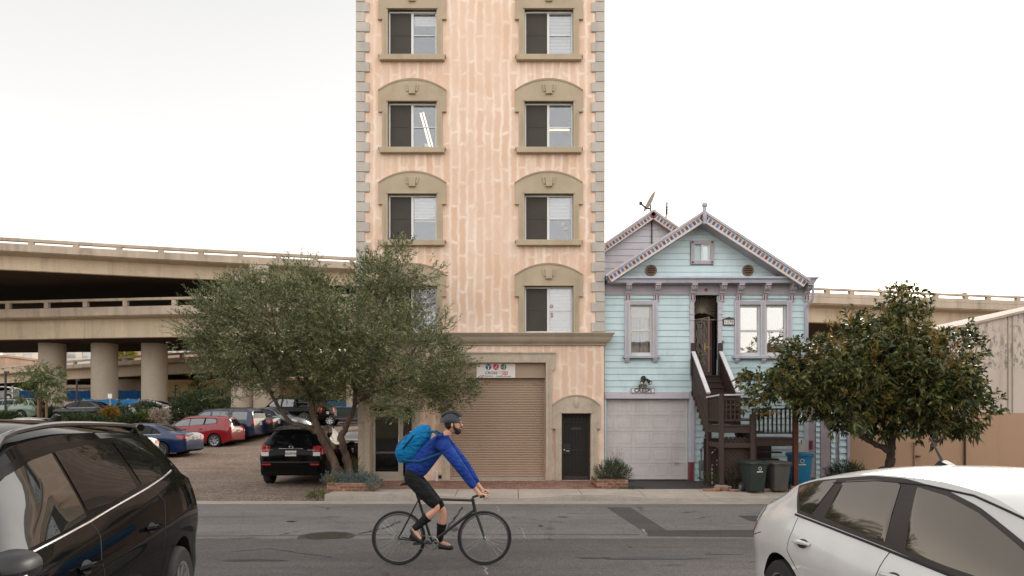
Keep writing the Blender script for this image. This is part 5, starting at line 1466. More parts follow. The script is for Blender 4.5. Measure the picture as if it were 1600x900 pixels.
lo = thing('freeway_viaduct', 'lower concrete freeway deck on round columns with a pale pipe rail, under the upper deck', 'viaduct', (-36, 57, 0))
K2 = []
for (px, py, z) in ((-500, 478, 11.4), (-200, 474, 11.4), (0, 470.5, 11.4), (160, 466.5, 11.4), (320, 463, 11.4), (545, 459.5, 11.4), (760, 457, 11.4)): K2.append(at_(px, py, z))
path2 = smooth_path(K2, K2[0][0], K2[-1][0], .7)
deck(lo, path2, [(.25, -.7), (.06, -.72), (.06, -1.42), (.12, -1.45), (.95, -1.53), (.97, -1.58), (1.0, -3.05), (1.2, -3.1)], [(.06, -.66), (-.03, -.7), (-.03, -1.36), (.1, -1.43)], (0, -.2), 13, 0, 3.7)
for px in (82, 163.5, 241.5, 381, 560):
    Y = 60.5; X = PX(px, Y); z0 = terr(Y) - 1.5
    m = MB(); r = 18.6 / F * Y; m.lathe([(r, z0), (r, 8.35)], (X, Y, 0), n=36, cap=False); m.build('column', MT['column'], lo, smooth=True)

rp = thing('freeway_ramp', 'far curved freeway ramp seen between the columns of the lower deck', 'viaduct', (-60, 86, 0))
K3 = []
for (px, py) in ((-500, 600), (-200, 587), (0, 573), (100, 564), (200, 556.5), (280, 551), (400, 545), (600, 540)): K3.append(at_(px, py, 8.6))
path3 = smooth_path(K3, K3[0][0], K3[-1][0], .8)
deck(rp, path3, [(.2, -.55), (.05, -.56), (.05, -1.0), (.9, -1.1), (.92, -2.15), (1.1, -2.2)], [(.06, -.5), (-.03, -.52), (-.03, -.95), (.1, -1.0)], (0, -.2), 11, 0, 3.4)
m = MB(); Y = 84; X = PX(200.5, Y); r = 16.5 / F * Y; m.lathe([(r, 4.0), (r, 6.6)], (X, Y, 0), n=32, cap=False); m.build('column', MT['column'], rp, smooth=True)
m = MB(); X = PX(12, 80); m.lathe([(.9, 2.5), (.9, 6.6)], (PX(-40, 92), 92, 0), n=24, cap=False); m.build('column', MT['column'], rp, smooth=True)

ri = thing('freeway_viaduct', 'concrete freeway deck with a low parapet behind the house and the warehouse at the right', 'viaduct', (32, 56, 0))
K4 = []
for (px, py) in ((980, 441), (1150, 445), (1268, 449), (1400, 454.5), (1500, 459), (1600, 462.5), (1900, 471), (2400, 482)): K4.append(at_(px, py, 11.9))
path4 = smooth_path(K4, K4[0][0], K4[-1][0], .7)
deck(ri, path4, [(.2, -.4), (.05, -.41), (.05, -1.28), (.15, -1.32), (.95, -1.4), (.97, -1.45), (1.0, -2.55), (1.2, -2.6)], [(.06, -.38), (-.03, -.4), (-.03, -.72), (.0, -.76), (-.04, -.8), (-.04, -1.2), (.1, -1.3)], (0, -.16), 14, 0, 2.6)
for px in (1000, 1210, 1560):
    Y = 61; m = MB(); m.lathe([(1.0, 2), (1.0, 9.3)], (PX(px, Y), Y, 0), n=28, cap=False); m.build('column', MT['column'], ri, smooth=True)
t = thing('street_lamp', 'thin curved freeway lamp standing on the deck at the right', 'street lamp', (PX(1500, 58), 58, 11.3))
m = MB(); m.tube([(-.9, 0, 0), (-.6, 0, .6), (.0, 0, .95), (.2, 0, 1.0)], .035, 6); m.build('arm', MT['steel'], t, local=True); m = MB(); m.sphere((.42, 0, 1.02), (.3, .1, .06), 10, 6); m.build('lamp_head', MT['steel'], t, local=True)

# ------------------------------------------------------------------ what stands beyond
def far_box(name, label, cat, px0, px1, ytop, ybot, Y, depth, mat, wins=(), roofmat=None, zbase=None):
    x0, x1, z1 = PX(px0, Y), PX(px1, Y), PZ(ytop, Y); z0 = terr(Y) - .5
    t = thing(name, label, cat, ((x0 + x1) / 2, Y, terr(Y)))
    hs_ = [(PX(a, Y), PX(b, Y), PZ(d, Y), PZ(c, Y)) for (a, b, c, d) in wins]
    m = MB(); m.wall(x0, x1, z0, z1, Y, hs_, .25); m.quad((x0, Y, z0), (x0, Y, z1), (x0, Y + depth, z1), (x0, Y + depth, z0)); m.quad((x1, Y, z1), (x1, Y, z0), (x1, Y + depth, z0), (x1, Y + depth, z1)); m.quad((x1, Y + depth, z0), (x0, Y + depth, z0), (x0, Y + depth, z1), (x1, Y + depth, z1))
    m.build('wall', mat, t)
    m = MB(); m.box(x0 - .2, x1 + .2, Y - .2, Y + depth + .2, z1 + .003, z1 + .35); m.build('roof', roofmat or mat, t)
    for h in hs_:
        m = MB(); m.box(h[0], h[1], Y + .12, Y + .2, h[2], h[3]); 
        k = max(1, int((h[1] - h[0]) / 1.2)); 
        f = m.build('window', MT['far_glass'], t)
        m = MB()
        for i in range(k + 1): xx = lerp(h[0], h[1], i / k); m.box(xx - .05, xx + .05, Y + .06, Y + .119, h[2], h[3])
        m.box(h[0], h[1], Y + .07, Y + .118, (h[2] + h[3]) / 2 - .04, (h[2] + h[3]) / 2 + .04); m.build('frame', MT['cream'], f)
    return t
MT['far_glass'] = m_glass_dark('far_glass', (.35, .34, .33), 2.2, .06)
MT['far_white'] = m_concrete('far_pale_stucco', srgb(212, 202, 190), stain=.15, scale=.2); MT['far_tan'] = m_concrete('far_tan_stucco', srgb(186, 160, 130), stain=.2, scale=.2); MT['far_brown'] = m_concrete('far_brown_stucco', srgb(168, 140, 120), stain=.2, scale=.2)
MT['wall_yellow'] = m_concrete('yellow_wall', srgb(196, 164, 120), stain=.25, scale=.4)
far_box('pale_building', 'pale flat roofed building far behind the left column', 'building', 4, 60, 549, 600, 125, 12, MT['far_white'], [(10, 24, 553, 570), (36, 50, 553, 570)])
far_box('pale_building', 'pale building with a grid of windows between the two left columns', 'building', 97, 150, 546, 600, 132, 12, MT['far_white'], [(104, 118, 550, 560), (128, 146, 550, 560)])
far_box('brown_building', 'brown building with bright windows behind the right column', 'building', 196, 345, 540, 600, 120, 14, MT['far_brown'], [(196, 208, 543, 552), (262, 275, 541, 551), (279, 299, 541, 551), (310, 330, 541, 551)])
far_box('low_building', 'grey low building at the far left under the ramp', 'building', -60, 8, 558, 600, 115, 10, MT['far_brown'], [(-20, -5, 562, 575)])
far_box('shade_backdrop', 'dark backdrop added for the shade under the far ramp', 'wall', -150, 700, 583, 640, 100, 2, MT['fwy_shade'])  # dark slab whose colour carries the shade beneath the ramp
far_box('yellow_wall', 'long tan yard wall behind the big bush', 'wall', 255, 640, 598.5, 640, 76, 1.0, MT['wall_yellow'])
far_box('cream_building', 'cream low building behind the tan yard wall', 'building', 258, 660, 583, 640, 96, 8, MT['far_tan'], [(290, 296, 590, 597)])
far_box('yard_wall', 'low concrete wall under the far ramp', 'wall', 100, 150, 606, 640, 82, .6, MT['fwy_pale'])
# blue screened fences
def fence(label, px0, px1, ytop, ybot, Y, mat, group='blue screened construction fences', n=6):
    x0, x1 = PX(px0, Y), PX(px1, Y); z1, z0 = PZ(ytop, Y), PZ(ybot, Y)
    t = thing('site_fence', label, 'fence', ((x0 + x1) / 2, Y, z0), 0, group)
    m = MB(); k = int((x1 - x0) / .25) + 2; rows = []
    for z in (z0, z1): rows.append([(lerp(x0, x1, i / k), Y + .03 * math.sin(i * 2.1) , z + (.03 * math.sin(i * .9) if z == z1 else 0)) for i in range(k + 1)])
    m.grid(rows); m.build('screen', mat, t)
    for i in range(n + 1):
        x = lerp(x0, x1, i / n); m = MB(); m.tube([(x, Y + .07, z0 - 1), (x, Y + .07, z1 + .06)], .04, 6); m.build('post', MT['steel'], t)
MT['blue_screen'] = M('blue_screen', srgb(34, 104, 150), .8, .2, .8, stretch=(3, 1, .4)); MT['blue_screen2'] = M('blue_screen_deep', srgb(22, 90, 150), .8, .2, .8, stretch=(3, 1, .4)); MT['grey_screen'] = M('grey_screen', srgb(150, 140, 132), .8, .2, .8, stretch=(3, 1, .4))
fence('long blue screened fence in front of the right hand column', 130, 234, 624, 652, 53.5, MT['blue_screen'])
fence('blue screened fence behind the old station wagon', -80, 41, 623.5, 652, 54, MT['blue_screen'], n=5)
fence('grey screened fence beside the left column', 100, 129.5, 628, 652, 53, MT['grey_screen'], n=2)
fence('deep blue screened fence standing far behind, between the columns', 30, 148, 610.5, 626, 70, MT['blue_screen2'])
fence('deep blue screened fence right of the middle column', 178, 225, 610, 624, 71, MT['blue_screen2'], n=2)
fence('pale blue screened fence scrap right of the third column', 257, 276, 631, 652, 55, MT['blue_screen'], n=1)
fence('grey screened fence in front of the third column', 236, 258, 631, 652, 53.2, MT['grey_screen'], n=1)
fence('blue screened fence behind the pickup truck', 512, 566, 626, 645, 62, MT['blue_screen'], n=3)
for (px, yb, yt, Y, lab) in ((8.5, 655, 583, 46, 'thin dark pole left of the young tree'), (120, 645, 595, 52, 'thin dark pole in front of the grey fence'), (19.8, 640, 603, 66, 'short pale pole under the far ramp'), (274, 622, 603, 70, 'short dark lamp post by the tan wall')):
    t = thing('utility_pole', lab, 'pole', (PX(px, Y), Y, PZ(yb, Y))); m = MB(); m.tube([(0, 0, 0), (0, 0, PZ(yt, Y) - PZ(yb, Y))], .07, 7); m.build('shaft', MT['iron'] if 'dark' in lab else MT['steel'], t, local=True)
    m = MB(); h = PZ(yt, Y) - PZ(yb, Y); m.box(-.06, .22, -.06, .06, h, h + .12); m.build('cap', MT['iron'], t, local=True)
for (xa, xb, hh, lab, mt) in ((-46, -14, 6.6, 'unseen brown brick workshop across the street, added to darken car reflections', 'far_brown'), (-13, 16, 7.4, 'unseen grey stucco workshop across the street with wide windows, added to darken reflections', 'fwy_pale'), (17, 46, 6.0, 'unseen tan stucco warehouse behind the white car, added to darken reflections', 'far_tan')):  # unseen row, added so dark cars mirror less bright sky
    b = thing('unseen_workshop', lab, 'building', ((xa + xb) / 2, -13, 0), 0, 'unseen workshops added across the street for reflections'); m = MB(); hh_ = [(x, x + 2.6, 2.6, 4.6) for x in np.arange(xa + 2, xb - 3, 4.4)]
    for h in hh_: m.box(h[0], h[1], -13.05, -13.0, h[2], h[3], 1)
    m.box(xa, xb, -24, -13.1, -.5, hh, 0); m.build('wall', [MT[mt], MT['ent_glass']], b); m = MB(); m.box(xa - .2, xb + .2, -24.2, -12.9, hh + .003, hh + .3); m.build('roof', MT['roof'], b)
t = thing('red_barrier', 'low red barrier wall at the lot edge', 'barrier', (PX(110, 47), 47, terr(47))); m = MB(); m.box(PX(67, 47), PX(108, 47), 47, 47.15, terr(47) - .5, PZ(652, 47)); m.build('panel', flat_paint('red_barrier', srgb(168, 48, 52)), t, bevel=.02)
m = MB(); m.box(PX(67, 47) - .05, PX(108, 47) + .05, 46.96, 47.19, PZ(652, 47) + .003, PZ(652, 47) + .06); m.build('cap', MT['red_paint'], t)
t = thing('small_sign', 'small white sign on a post before the middle column', 'sign', (PX(172, 52), 52, PZ(645, 52))); m = MB(); m.tube([(0, 0, 0), (0, 0, 1.4)], .025, 6); m.build('post', MT['steel'], t, local=True); m = MB(); m.box(-.16, .16, -.04, -.015, 1.1, 1.45); m.build('plate', MT['sign_white'], t, local=True)
# ------------------------------------------------------------------ foliage
rng = np.random.default_rng(11); LUMP = 1.0
def unit(n):
    v = rng.normal(size=(n, 3)); return v / np.linalg.norm(v, axis=1, keepdims=True)


def leaf_cloud(pos, d, L, W, droop=.0, fold=.25):
    """one small bent diamond per leaf; pos base points, d unit directions"""
    n = len(pos); L = L * rng.uniform(.6, 1.25, n)[:, None]; W = W * rng.uniform(.7, 1.2, n)[:, None]
    r = unit(n); s = np.cross(d, r); s /= np.linalg.norm(s, axis=1, keepdims=True) + 1e-9
    nn = np.cross(s, d)
    tip = pos + d * L + np.array([0, 0, -1]) * droop * L
    mid = pos + d * L * .5
    a = mid + s * W * .5 + nn * W * fold; b = mid - s * W * .5 + nn * W * fold
    v = np.stack([pos, a, tip, b], 1).reshape(-1, 3)
    f = np.arange(n * 4).reshape(n, 4)
    return v, f


def twigs(lobes, n, per, tl, L, W, up=.5, out=1.0, droop=0., shell=.5, spread=.7, rnd=.6, clump=0, crad=.3):
    """lobes: (cx,cy,cz,rx,ry,rz,weight); n twigs of `per` leaves"""
    w = np.array([l[6] if len(l) > 6 else l[3] * l[4] * l[5] ** 1.0 for l in lobes]) ; w = w / w.sum()
    idx = rng.choice(len(lobes), n, p=w); A = np.array([l[:6] for l in lobes])[idx]
    u = unit(n); rad = shell + (1 - shell) * rng.uniform(0, 1, n) ** .6
    # lumpy outline
    ph = rng.uniform(0, 6, (3,)); lump = 1 + LUMP * .16 * np.sin(u[:, 0] * 7 + idx * 1.7 + ph[0]) * np.sin(u[:, 2] * 6 + ph[1] + idx) + LUMP * .10 * np.sin(u[:, 1] * 9 + ph[2])
    rad = rad * lump
    p = A[:, :3] + u * A[:, 3:6] * rad[:, None]
    if clump:                                   # gather the twigs into tufts with gaps between them
        k = rng.choice(n, clump, replace=False); j = rng.integers(0, clump, n)
        v = unit(n) * (rng.uniform(0, 1, n) ** .45)[:, None] * (crad * rng.uniform(.55, 1.35, clump)[j])[:, None] * np.array([1, 1, .8])
        p = p[k][j] + v; u = u[k][j] * .6 + v / crad * .9; u /= np.linalg.norm(u, axis=1, keepdims=True) + 1e-9
    d = u * out + np.array([0, 0, up]) + unit(n) * rnd; d /= np.linalg.norm(d, axis=1, keepdims=True)
    t = np.tile(np.linspace(.05, 1, per), n)
    P = np.repeat(p, per, 0) + np.repeat(d, per, 0) * (t * tl * np.repeat(rng.uniform(.6, 1.3, n), per))[:, None]
    dd = np.repeat(d, per, 0) + unit(n * per) * spread; dd /= np.linalg.norm(dd, axis=1, keepdims=True)
    v, f = leaf_cloud(P, dd, L, W, droop)
    return v, f, p, d


def branch(m, pts, r0, r1, n=8, wob=.0, mat=0):
    """smoothed tapering limb through pts"""
    P = [Vector(p) for p in pts]; out = []; k = len(P)
    for i in range(k - 1):
        p0 = P[max(0, i - 1)]; p1 = P[i]; p2 = P[i + 1]; p3 = P[min(k - 1, i + 2)]
        for j in range(5):
            t = j / 5; out.append(.5 * ((2 * p1) + (p2 - p0) * t + (2 * p0 - 5 * p1 + 4 * p2 - p3) * t * t + (3 * p1 - p0 - 3 * p2 + p3) * t ** 3))
    out.append(P[-1]); q = len(out)
    out = [o + Vector(rng.normal(size=3) * wob) if 0 < i < q - 1 else o for i, o in enumerate(out)]
    m.tube(out, [lerp(r0, r1, (i / (q - 1)) ** .8) * (1 + (rng.uniform(-.12, .12) if wob else 0)) for i in range(q)], n, mat)


def stems(p, d, L, r=.004, back=.5):
    """thin three-sided twigs running from inside the crown to the leaf clusters"""
    n = len(p); s = np.cross(d, unit(n)); s /= np.linalg.norm(s, axis=1, keepdims=True) + 1e-9
    a = p - d * L * back; b = p + d * L
    v = np.stack([a - s * r, a + s * r, b + s * r * .3, b - s * r * .3], 1).reshape(-1, 3); f = np.arange(n * 4).reshape(n, 4)
    return v, f


def lob(px, py, Y, rx, rz, ry, w=None):
    s = F / Y; r = (PX(px, Y), Y, PZ(py, Y), rx / s, ry, rz / s); return r + ((w if w is not None else (rx / s) * (rz / s) * ry ** .5),)
MT['bark'] = m_bark('olive_bark', srgb(90, 75, 64)); MT['bark_dark'] = m_bark('dark_bark', srgb(74, 64, 56))
MT['olive_leaf'] = m_leaf('olive_leaf', [srgb(56, 64, 38), srgb(80, 88, 52), srgb(104, 110, 70), srgb(126, 130, 88), srgb(172, 172, 132)], .10, .4)
MT['twig'] = M('twig_bark', srgb(78, 68, 58), .9)

# --- olive tree
OY = 18.3
ol = thing('olive_tree', 'large grey green olive tree with forked leaning trunks in front of the peach building', 'tree', (PX(540, OY), OY, .1))
lobes = [lob(362, 520, OY - .2, 58, 64, 1.5), lob(332, 500, OY, 34, 30, .8), lob(378, 462, OY + .2, 52, 36, 1.2), lob(430, 500, OY - .5, 85, 74, 1.9), lob(520, 470, OY, 68, 50, 1.6), lob(545, 530, OY - .8, 80, 70, 1.9),
         lob(622, 428, OY - .3, 44, 38, 1.0), lob(612, 462, OY - .3, 52, 40, 1.1), lob(655, 424, OY - .3, 20, 14, .5), lob(640, 540, OY - .9, 85, 66, 1.7), lob(690, 590, OY - .9, 52, 46, 1.3), lob(720, 600, OY - .9, 30, 26, .8), lob(640, 606, OY - 1.0, 50, 46, 1.2),
         lob(560, 598, OY - .4, 58, 34, 1.4), lob(385, 585, OY, 60, 40, 1.4), lob(344, 570, OY, 36, 32, 1.0), lob(470, 590, OY + .2, 60, 36, 1.4), lob(308, 516, OY, 24, 20, .6), lob(460, 430, OY, 34, 22, .8), lob(585, 440, OY - .2, 30, 36, .7), lob(490, 625, OY + .3, 40, 26, .9), lob(620, 392, OY - .3, 14, 18, .3, .12)]
v1, f1, p1, d1 = twigs(lobes, 12500, 11, .26, .085, .023, up=.5, shell=.35, spread=.75, rnd=.5, clump=360, crad=.38)
v2, f2 = stems(p1[::2], d1[::2], .3, .004)
numpy_mesh('crown', np.vstack([v1, v2]), np.vstack([f1, f2 + len(v1)]), [MT['olive_leaf'], MT['twig']], np.r_[np.zeros(len(f1), int), np.ones(len(f2), int)], ol)
def wp(px, py, Y): return (PX(px, Y), Y, PZ(py, Y))
m = MB()
branch(m, [wp(541, 762, OY - .2), wp(528, 735, OY - .2), wp(511, 700, OY - .2), wp(499, 676, OY - .15), wp(490, 650, OY - .1), wp(484, 615, OY), wp(470, 560, OY)], .135, .055, 10, .012)
branch(m, [wp(499, 676, OY - .15), wp(476, 667, OY - .2), wp(455, 660, OY - .2), wp(438, 640, OY - .2), wp(424, 615, OY - .1), wp(400, 575, OY), wp(370, 520, OY)], .08, .03, 8, .01)
branch(m, [wp(548, 762, OY), wp(544, 730, OY), wp(537, 700, OY), wp(534, 682, OY + .02), wp(542, 664, OY), wp(552, 640, OY), wp(556, 612, OY), wp(560, 570, OY - .3), wp(580, 510, OY - .4), wp(612, 450, OY - .4)], .125, .03, 10, .012)
branch(m, [wp(553, 632, OY), wp(575, 618, OY - .1), wp(600, 607, OY - .4), wp(640, 590, OY - .7), wp(690, 575, OY - .9)], .06, .025, 8, .01)
branch(m, [wp(556, 612, OY), wp(545, 580, OY), wp(520, 530, OY), wp(515, 470, OY)], .06, .02, 7, .01)
branch(m, [wp(484, 615, OY), wp(455, 570, OY - .3), wp(430, 510, OY - .4), wp(420, 460, OY - .2)], .06, .02, 7, .01)
branch(m, [wp(400, 575, OY), wp(350, 545, OY), wp(310, 505, OY)], .035, .015, 6, .01)
branch(m, [wp(600, 607, OY - .4), wp(640, 560, OY - .8), wp(660, 520, OY - .9)], .035, .015, 6, .01)
branch(m, [wp(470, 560, OY), wp(480, 500, OY), wp(500, 450, OY)], .05, .015, 6, .01)
m.build('trunk', MT['bark'], ol, smooth=True, sharp=80)

# --- broad-leaved street tree at the right
TY = 17.1
MT['broad_leaf'] = m_leaf('broad_leaf', [srgb(40, 49, 26), srgb(54, 63, 33), srgb(70, 77, 40), srgb(90, 92, 46), srgb(122, 116, 62)], .10, .36)
MT['rust_leaf'] = m_leaf('rust_leaf', [srgb(100, 90, 42), srgb(132, 110, 54), srgb(160, 128, 70)], .3, .5)
br = thing('broadleaf_tree', 'dark broad leaved street tree with rusty new shoots behind the white car', 'tree', (PX(1390, TY), TY, .05))
lobes = [lob(1395, 575, TY, 92, 70, 1.6), lob(1275, 590, TY, 74, 52, 1.4), lob(1205, 618, TY, 48, 32, 1.0), lob(1180, 632, TY, 26, 18, .6), lob(1406, 492, TY, 30, 34, .6), lob(1400, 525, TY, 46, 40, .9), lob(1474, 590, TY, 42, 48, 1.1), lob(1455, 550, TY + .2, 50, 36, 1.1), lob(1400, 640, TY, 84, 36, 1.4), lob(1325, 535, TY, 46, 36, 1.0), lob(1320, 620, TY - .4, 80, 40, 1.3), lob(1480, 635, TY, 46, 40, 1.0), lob(1340, 575, TY - .5, 60, 50, 1.2), lob(1440, 600, TY - .7, 60, 55, 1.2), lob(1252, 560, TY, 26, 20, .6), lob(1500, 590, TY, 22, 26, .7), lob(1415, 470, TY, 14, 12, .25, .08)]
LUMP = 1.7
lobes = [(a, b, c, d * .85, e * .95, f * .90, g) for (a, b, c, d, e, f, g) in lobes]
v1, f1, p1, d1 = twigs(lobes, 4300, 8, .18, .175, .066, up=.3, shell=.42, spread=1.0, droop=.28, rnd=.5, clump=210, crad=.40)
# rusty shoots sit at the outside of the crown
v3, f3, p3, d3 = twigs(lobes, 1300, 9, .15, .11, .026, up=.7, shell=.92, spread=.8, droop=-.1, rnd=.5); LUMP = 1.0
v2, f2 = stems(p1, d1, .2, .006)
numpy_mesh('crown', np.vstack([v1, v3, v2]), np.vstack([f1, f3 + len(v1), f2 + len(v1) + len(v3)]), [MT['broad_leaf'], MT['rust_leaf'], MT['twig']], np.r_[np.zeros(len(f1), int), np.ones(len(f3), int), np.full(len(f2), 2)], br)
m = MB()
branch(m, [wp(1388, 772, TY), wp(1388, 745, TY), wp(1391, 722, TY), wp(1393, 700, TY), wp(1396, 675, TY), wp(1399, 640, TY), wp(1405, 560, TY), wp(1407, 490, TY)], .155, .03, 10, .008)
branch(m, [wp(1391, 706, TY), wp(1374, 697, TY), wp(1352, 685, TY), wp(1330, 673, TY), wp(1306, 664, TY), wp(1285, 650, TY), wp(1262, 620, TY), wp(1230, 610, TY)], .085, .025, 9, .008)
branch(m, [wp(1391, 700, TY), wp(1384, 684, TY + .1), wp(1380, 660, TY + .1), wp(1365, 620, TY), wp(1330, 560, TY)], .07, .025, 8, .008)
branch(m, [wp(1398, 650, TY), wp(1430, 620, TY), wp(1480, 595, TY)], .06, .02, 7, .008)
m.sphere(wp(1383, 736, TY - .05), (.2, .18, .12), 10, 7)
m.build('trunk', MT['bark_dark'], br, smooth=True, sharp=80)

# --- shrubs
MT['shrub'] = m_leaf('shrub_leaf', [srgb(44, 56, 34), srgb(60, 72, 44), srgb(76, 88, 52)], .25); MT['shrub_lite'] = m_leaf('shrub_light_leaf', [srgb(66, 78, 36), srgb(90, 98, 46), srgb(112, 116, 58)], .3); MT['blue_shrub'] = m_leaf('blue_shrub_leaf', [srgb(72, 88, 84), srgb(94, 110, 106), srgb(120, 134, 128)], .2)
MT['gold_shrub'] = m_leaf('gold_shrub_leaf', [srgb(120, 96, 40), srgb(146, 112, 44), srgb(110, 96, 48)], .3); MT['yellow_tree'] = m_leaf('yellow_green_leaf', [srgb(140, 138, 48), srgb(164, 156, 60), srgb(120, 124, 50)], .35); MT['pale_shrub'] = m_leaf('pale_bloom', [srgb(150, 134, 118), srgb(178, 162, 146), srgb(120, 104, 88)], .3)
def shrub(name, label, lobes, n, per, tl, L, W, mat, group=None, base=None, cat='shrub', up=.5, shell=.5, stem=True, droop=0):
    b = base or (sum(l[0] for l in lobes) / len(lobes), lobes[0][1], min(l[2] - l[5] for l in lobes))
    t = thing(name, label, cat, b, 0, group)
    v1, f1, p1, d1 = twigs(lobes, n, per, tl, L, W, up=up, shell=shell, droop=droop); 
    numpy_mesh('foliage', v1, f1, mat, None, t)
    if stem:
        v2, f2 = stems(p1[::3], d1[::3], tl, L * .06, 1.2); 
        m = MB(); c = Vector(b)
        for l in lobes[:5]: branch(m, [c + Vector((0, 0, -.1)), lerp(c, Vector(l[:3]), .5) + Vector((.03, 0, .02)), Vector(l[:3])], max(.012, l[3] * .035), .006, 6)
        o = len(m.v); m.v.extend([tuple(x) for x in v2]); m.f.extend([[int(i) + o for i in q] for q in f2]); m.m.extend([0] * len(f2))
        m.build('stems', MT['twig'], t)
    return t
# planter by the olive
pb = thing('brick_planter', 'low brick planter box around the olive trunks', 'planter', (PX(548, 17.1), 17.1, .04))
m = MB(); a, b = PX(512, 16.85), PX(585, 16.85)
for (x0, x1, y0, y1) in ((a, b, 16.78, 16.9), (a, a + .12, 16.901, 17.6), (b - .12, b, 16.901, 17.6)): m.box(x0, x1, y0, y1, .03, .25)
m.build('brick_wall', MT['brick'], pb, bevel=.012)
m = MB(); m.box(a + .12, b - .12, 16.9, 18.6, .0, .2); m.build('soil', MT['gravel'], pb)
shrub('blue_shrub', 'blue grey succulent shrub spilling over the left brick planter', [lob(552, 752, 17.1, 26, 9, .28), lob(520, 752, 17.1, 14, 8, .25), lob(575, 753, 17.05, 14, 9, .25), lob(582, 760, 16.75, 8, 9, .12)], 520, 9, .13, .06, .012, MT['blue_shrub'], up=1.4, base=(PX(548, 17.1), 17.1, .2))
shrub('green_groundcover', 'low bright green weeds at the kerb beside the planter', [lob(497, 773, 16.4, 11, 5, .25), lob(485, 776, 16.3, 7, 3, .2)], 130, 7, .07, .035, .014, MT['shrub_lite'], up=1.0, base=(PX(495, 16.4), 16.4, -.08), cat='plant')
shrub('dry_weed', 'dry brown weed clump at the left corner of the planter', [lob(516, 758, 16.9, 8, 10, .2)], 70, 6, .15, .05, .010, MT['gold_shrub'], up=1.0, cat='plant', base=(PX(516, 16.9), 16.9, .1))
shrub('green_weed', 'tall green weed between the trunks and the building', [lob(556, 735, 18.6, 7, 14, .2)], 60, 7, .15, .07, .014, MT['shrub_lite'], up=1.0, cat='plant', base=(PX(556, 18.6), 18.6, .05))
# planter right
pb = thing('brick_planter', 'curved brick planter at the corner of the garage driveway', 'planter', (PX(957, 17.9), 17.9, .03))
m = MB(); a, b = PX(932, 17.7), PX(981, 17.7)
m.box(a, b, 17.62, 17.75, -.02, .27); m.box(b - .13, b, 17.751, 18.7, -.02, .26); m.box(a, a + .12, 17.751, 18.9, -.02, .24); m.build('brick_wall', MT['brick'], pb, bevel=.015)
m = MB(); m.box(a + .12, b - .13, 17.75, 18.9, 0, .22); m.build('soil', MT['gravel'], pb)
shrub('rosemary_shrub', 'bushy dark green shrub in the right brick planter', [lob(957, 741, 18.0, 24, 16, .42), lob(943, 744, 17.9, 12, 12, .3), lob(972, 744, 17.9, 12, 12, .3), lob(958, 733, 18.1, 14, 12, .3)], 900, 10, .15, .05, .009, MT['shrub'], up=1.1, base=(PX(957, 18), 18.0, .2))
shrub('dry_flower_stalks', 'tall thin dry stalks rising from the right planter', [lob(962, 716, 18.2, 14, 8, .3, 1)], 46, 5, .24, .035, .012, MT['pale_shrub'], up=2.4, cat='plant', base=(PX(960, 18.2), 18.2, .35))
shrub('round_shrub', 'rounded green shrub in front of the side gate', [lob(1322, 742, 18.6, 24, 18, .5), lob(1310, 745, 18.6, 15, 14, .4), lob(1336, 744, 18.6, 14, 14, .4)], 900, 9, .14, .055, .010, MT['shrub'], up=.9, base=(PX(1322, 18.6), 18.6, .0))
shrub('stair_weeds', 'dark green weeds growing under the stairs', [lob(1150, 744, 17.5, 20, 9, .3), lob(1130, 748, 17.5, 12, 6, .2), lob(1110, 748, 17.6, 16, 6, .3)], 260, 7, .12, .05, .013, MT['shrub'], up=.9, cat='plant', base=(PX(1145, 17.5), 17.5, .0))
shrub('driveway_weeds', 'low weeds along the edge of the dark driveway', [lob(992, 766, 17.5, 14, 3.5, .25), lob(975, 769, 17.45, 9, 3, .15)], 170, 6, .06, .035, .010, MT['shrub'], up=1.0, cat='plant', base=(PX(990, 17.5), 17.5, .01), stem=False)
# lot edge planting
def far_shrub(label, px, py, Y, rx, rz, mat, n, L=.16, W=.07, name='lot_shrub', ry=None, extra=(), group='shrubs along the lot edge'):
    return shrub(name, label, [lob(px, py, Y, rx, rz, ry or rx / (F / Y))] + [lob(*e) for e in extra], n, 7, .25, L, W, mat, group, (PX(px, Y), Y, terr(Y)), stem=True)
far_shrub('big dark green bush in front of the tan wall', 308, 640, 45, 34, 26, MT['shrub'], 1500, extra=((335, 632, 45.2, 22, 24, .9), (285, 648, 44.8, 18, 20, .8), (280, 620, 45, 6, 12, .3)), name='big_bush')
far_shrub('golden orange shrub left of centre in the lot edge row', 172, 650, 43.5, 10, 10, MT['gold_shrub'], 240)
far_shrub('tall dark shrub behind the golden shrub', 189, 645, 45, 11, 12, MT['shrub'], 260, extra=((180, 652, 45, 12, 8, .5),))
far_shrub('light green low shrub right of the golden shrub', 230, 655, 43, 12, 8, MT['shrub_lite'], 240)
far_shrub('dark rounded shrub behind the pale flowering bush', 233, 642, 45.5, 17, 10, MT['shrub'], 320)
far_shrub('pale pinkish flowering bush above the blue sedan', 250, 650, 42.5, 11, 8, MT['pale_shrub'], 220, .13, .05)
far_shrub('long low green hedge clump in front of the black sedan', 130, 658, 42.5, 26, 8, MT['shrub'], 480, extra=((108, 660, 42.5, 12, 6, .5), (152, 660, 42.3, 14, 6, .5)))
far_shrub('green clump between the hedge and the pale bush', 205, 658, 42.5, 16, 7, MT['shrub'], 300)
far_shrub('dark low shrub at the foot of the left column', 76, 647, 47, 11, 8, MT['shrub'], 220)
far_shrub('olive clump at the far left beside the station wagon', 14, 655, 44, 16, 7, MT['shrub'], 260)
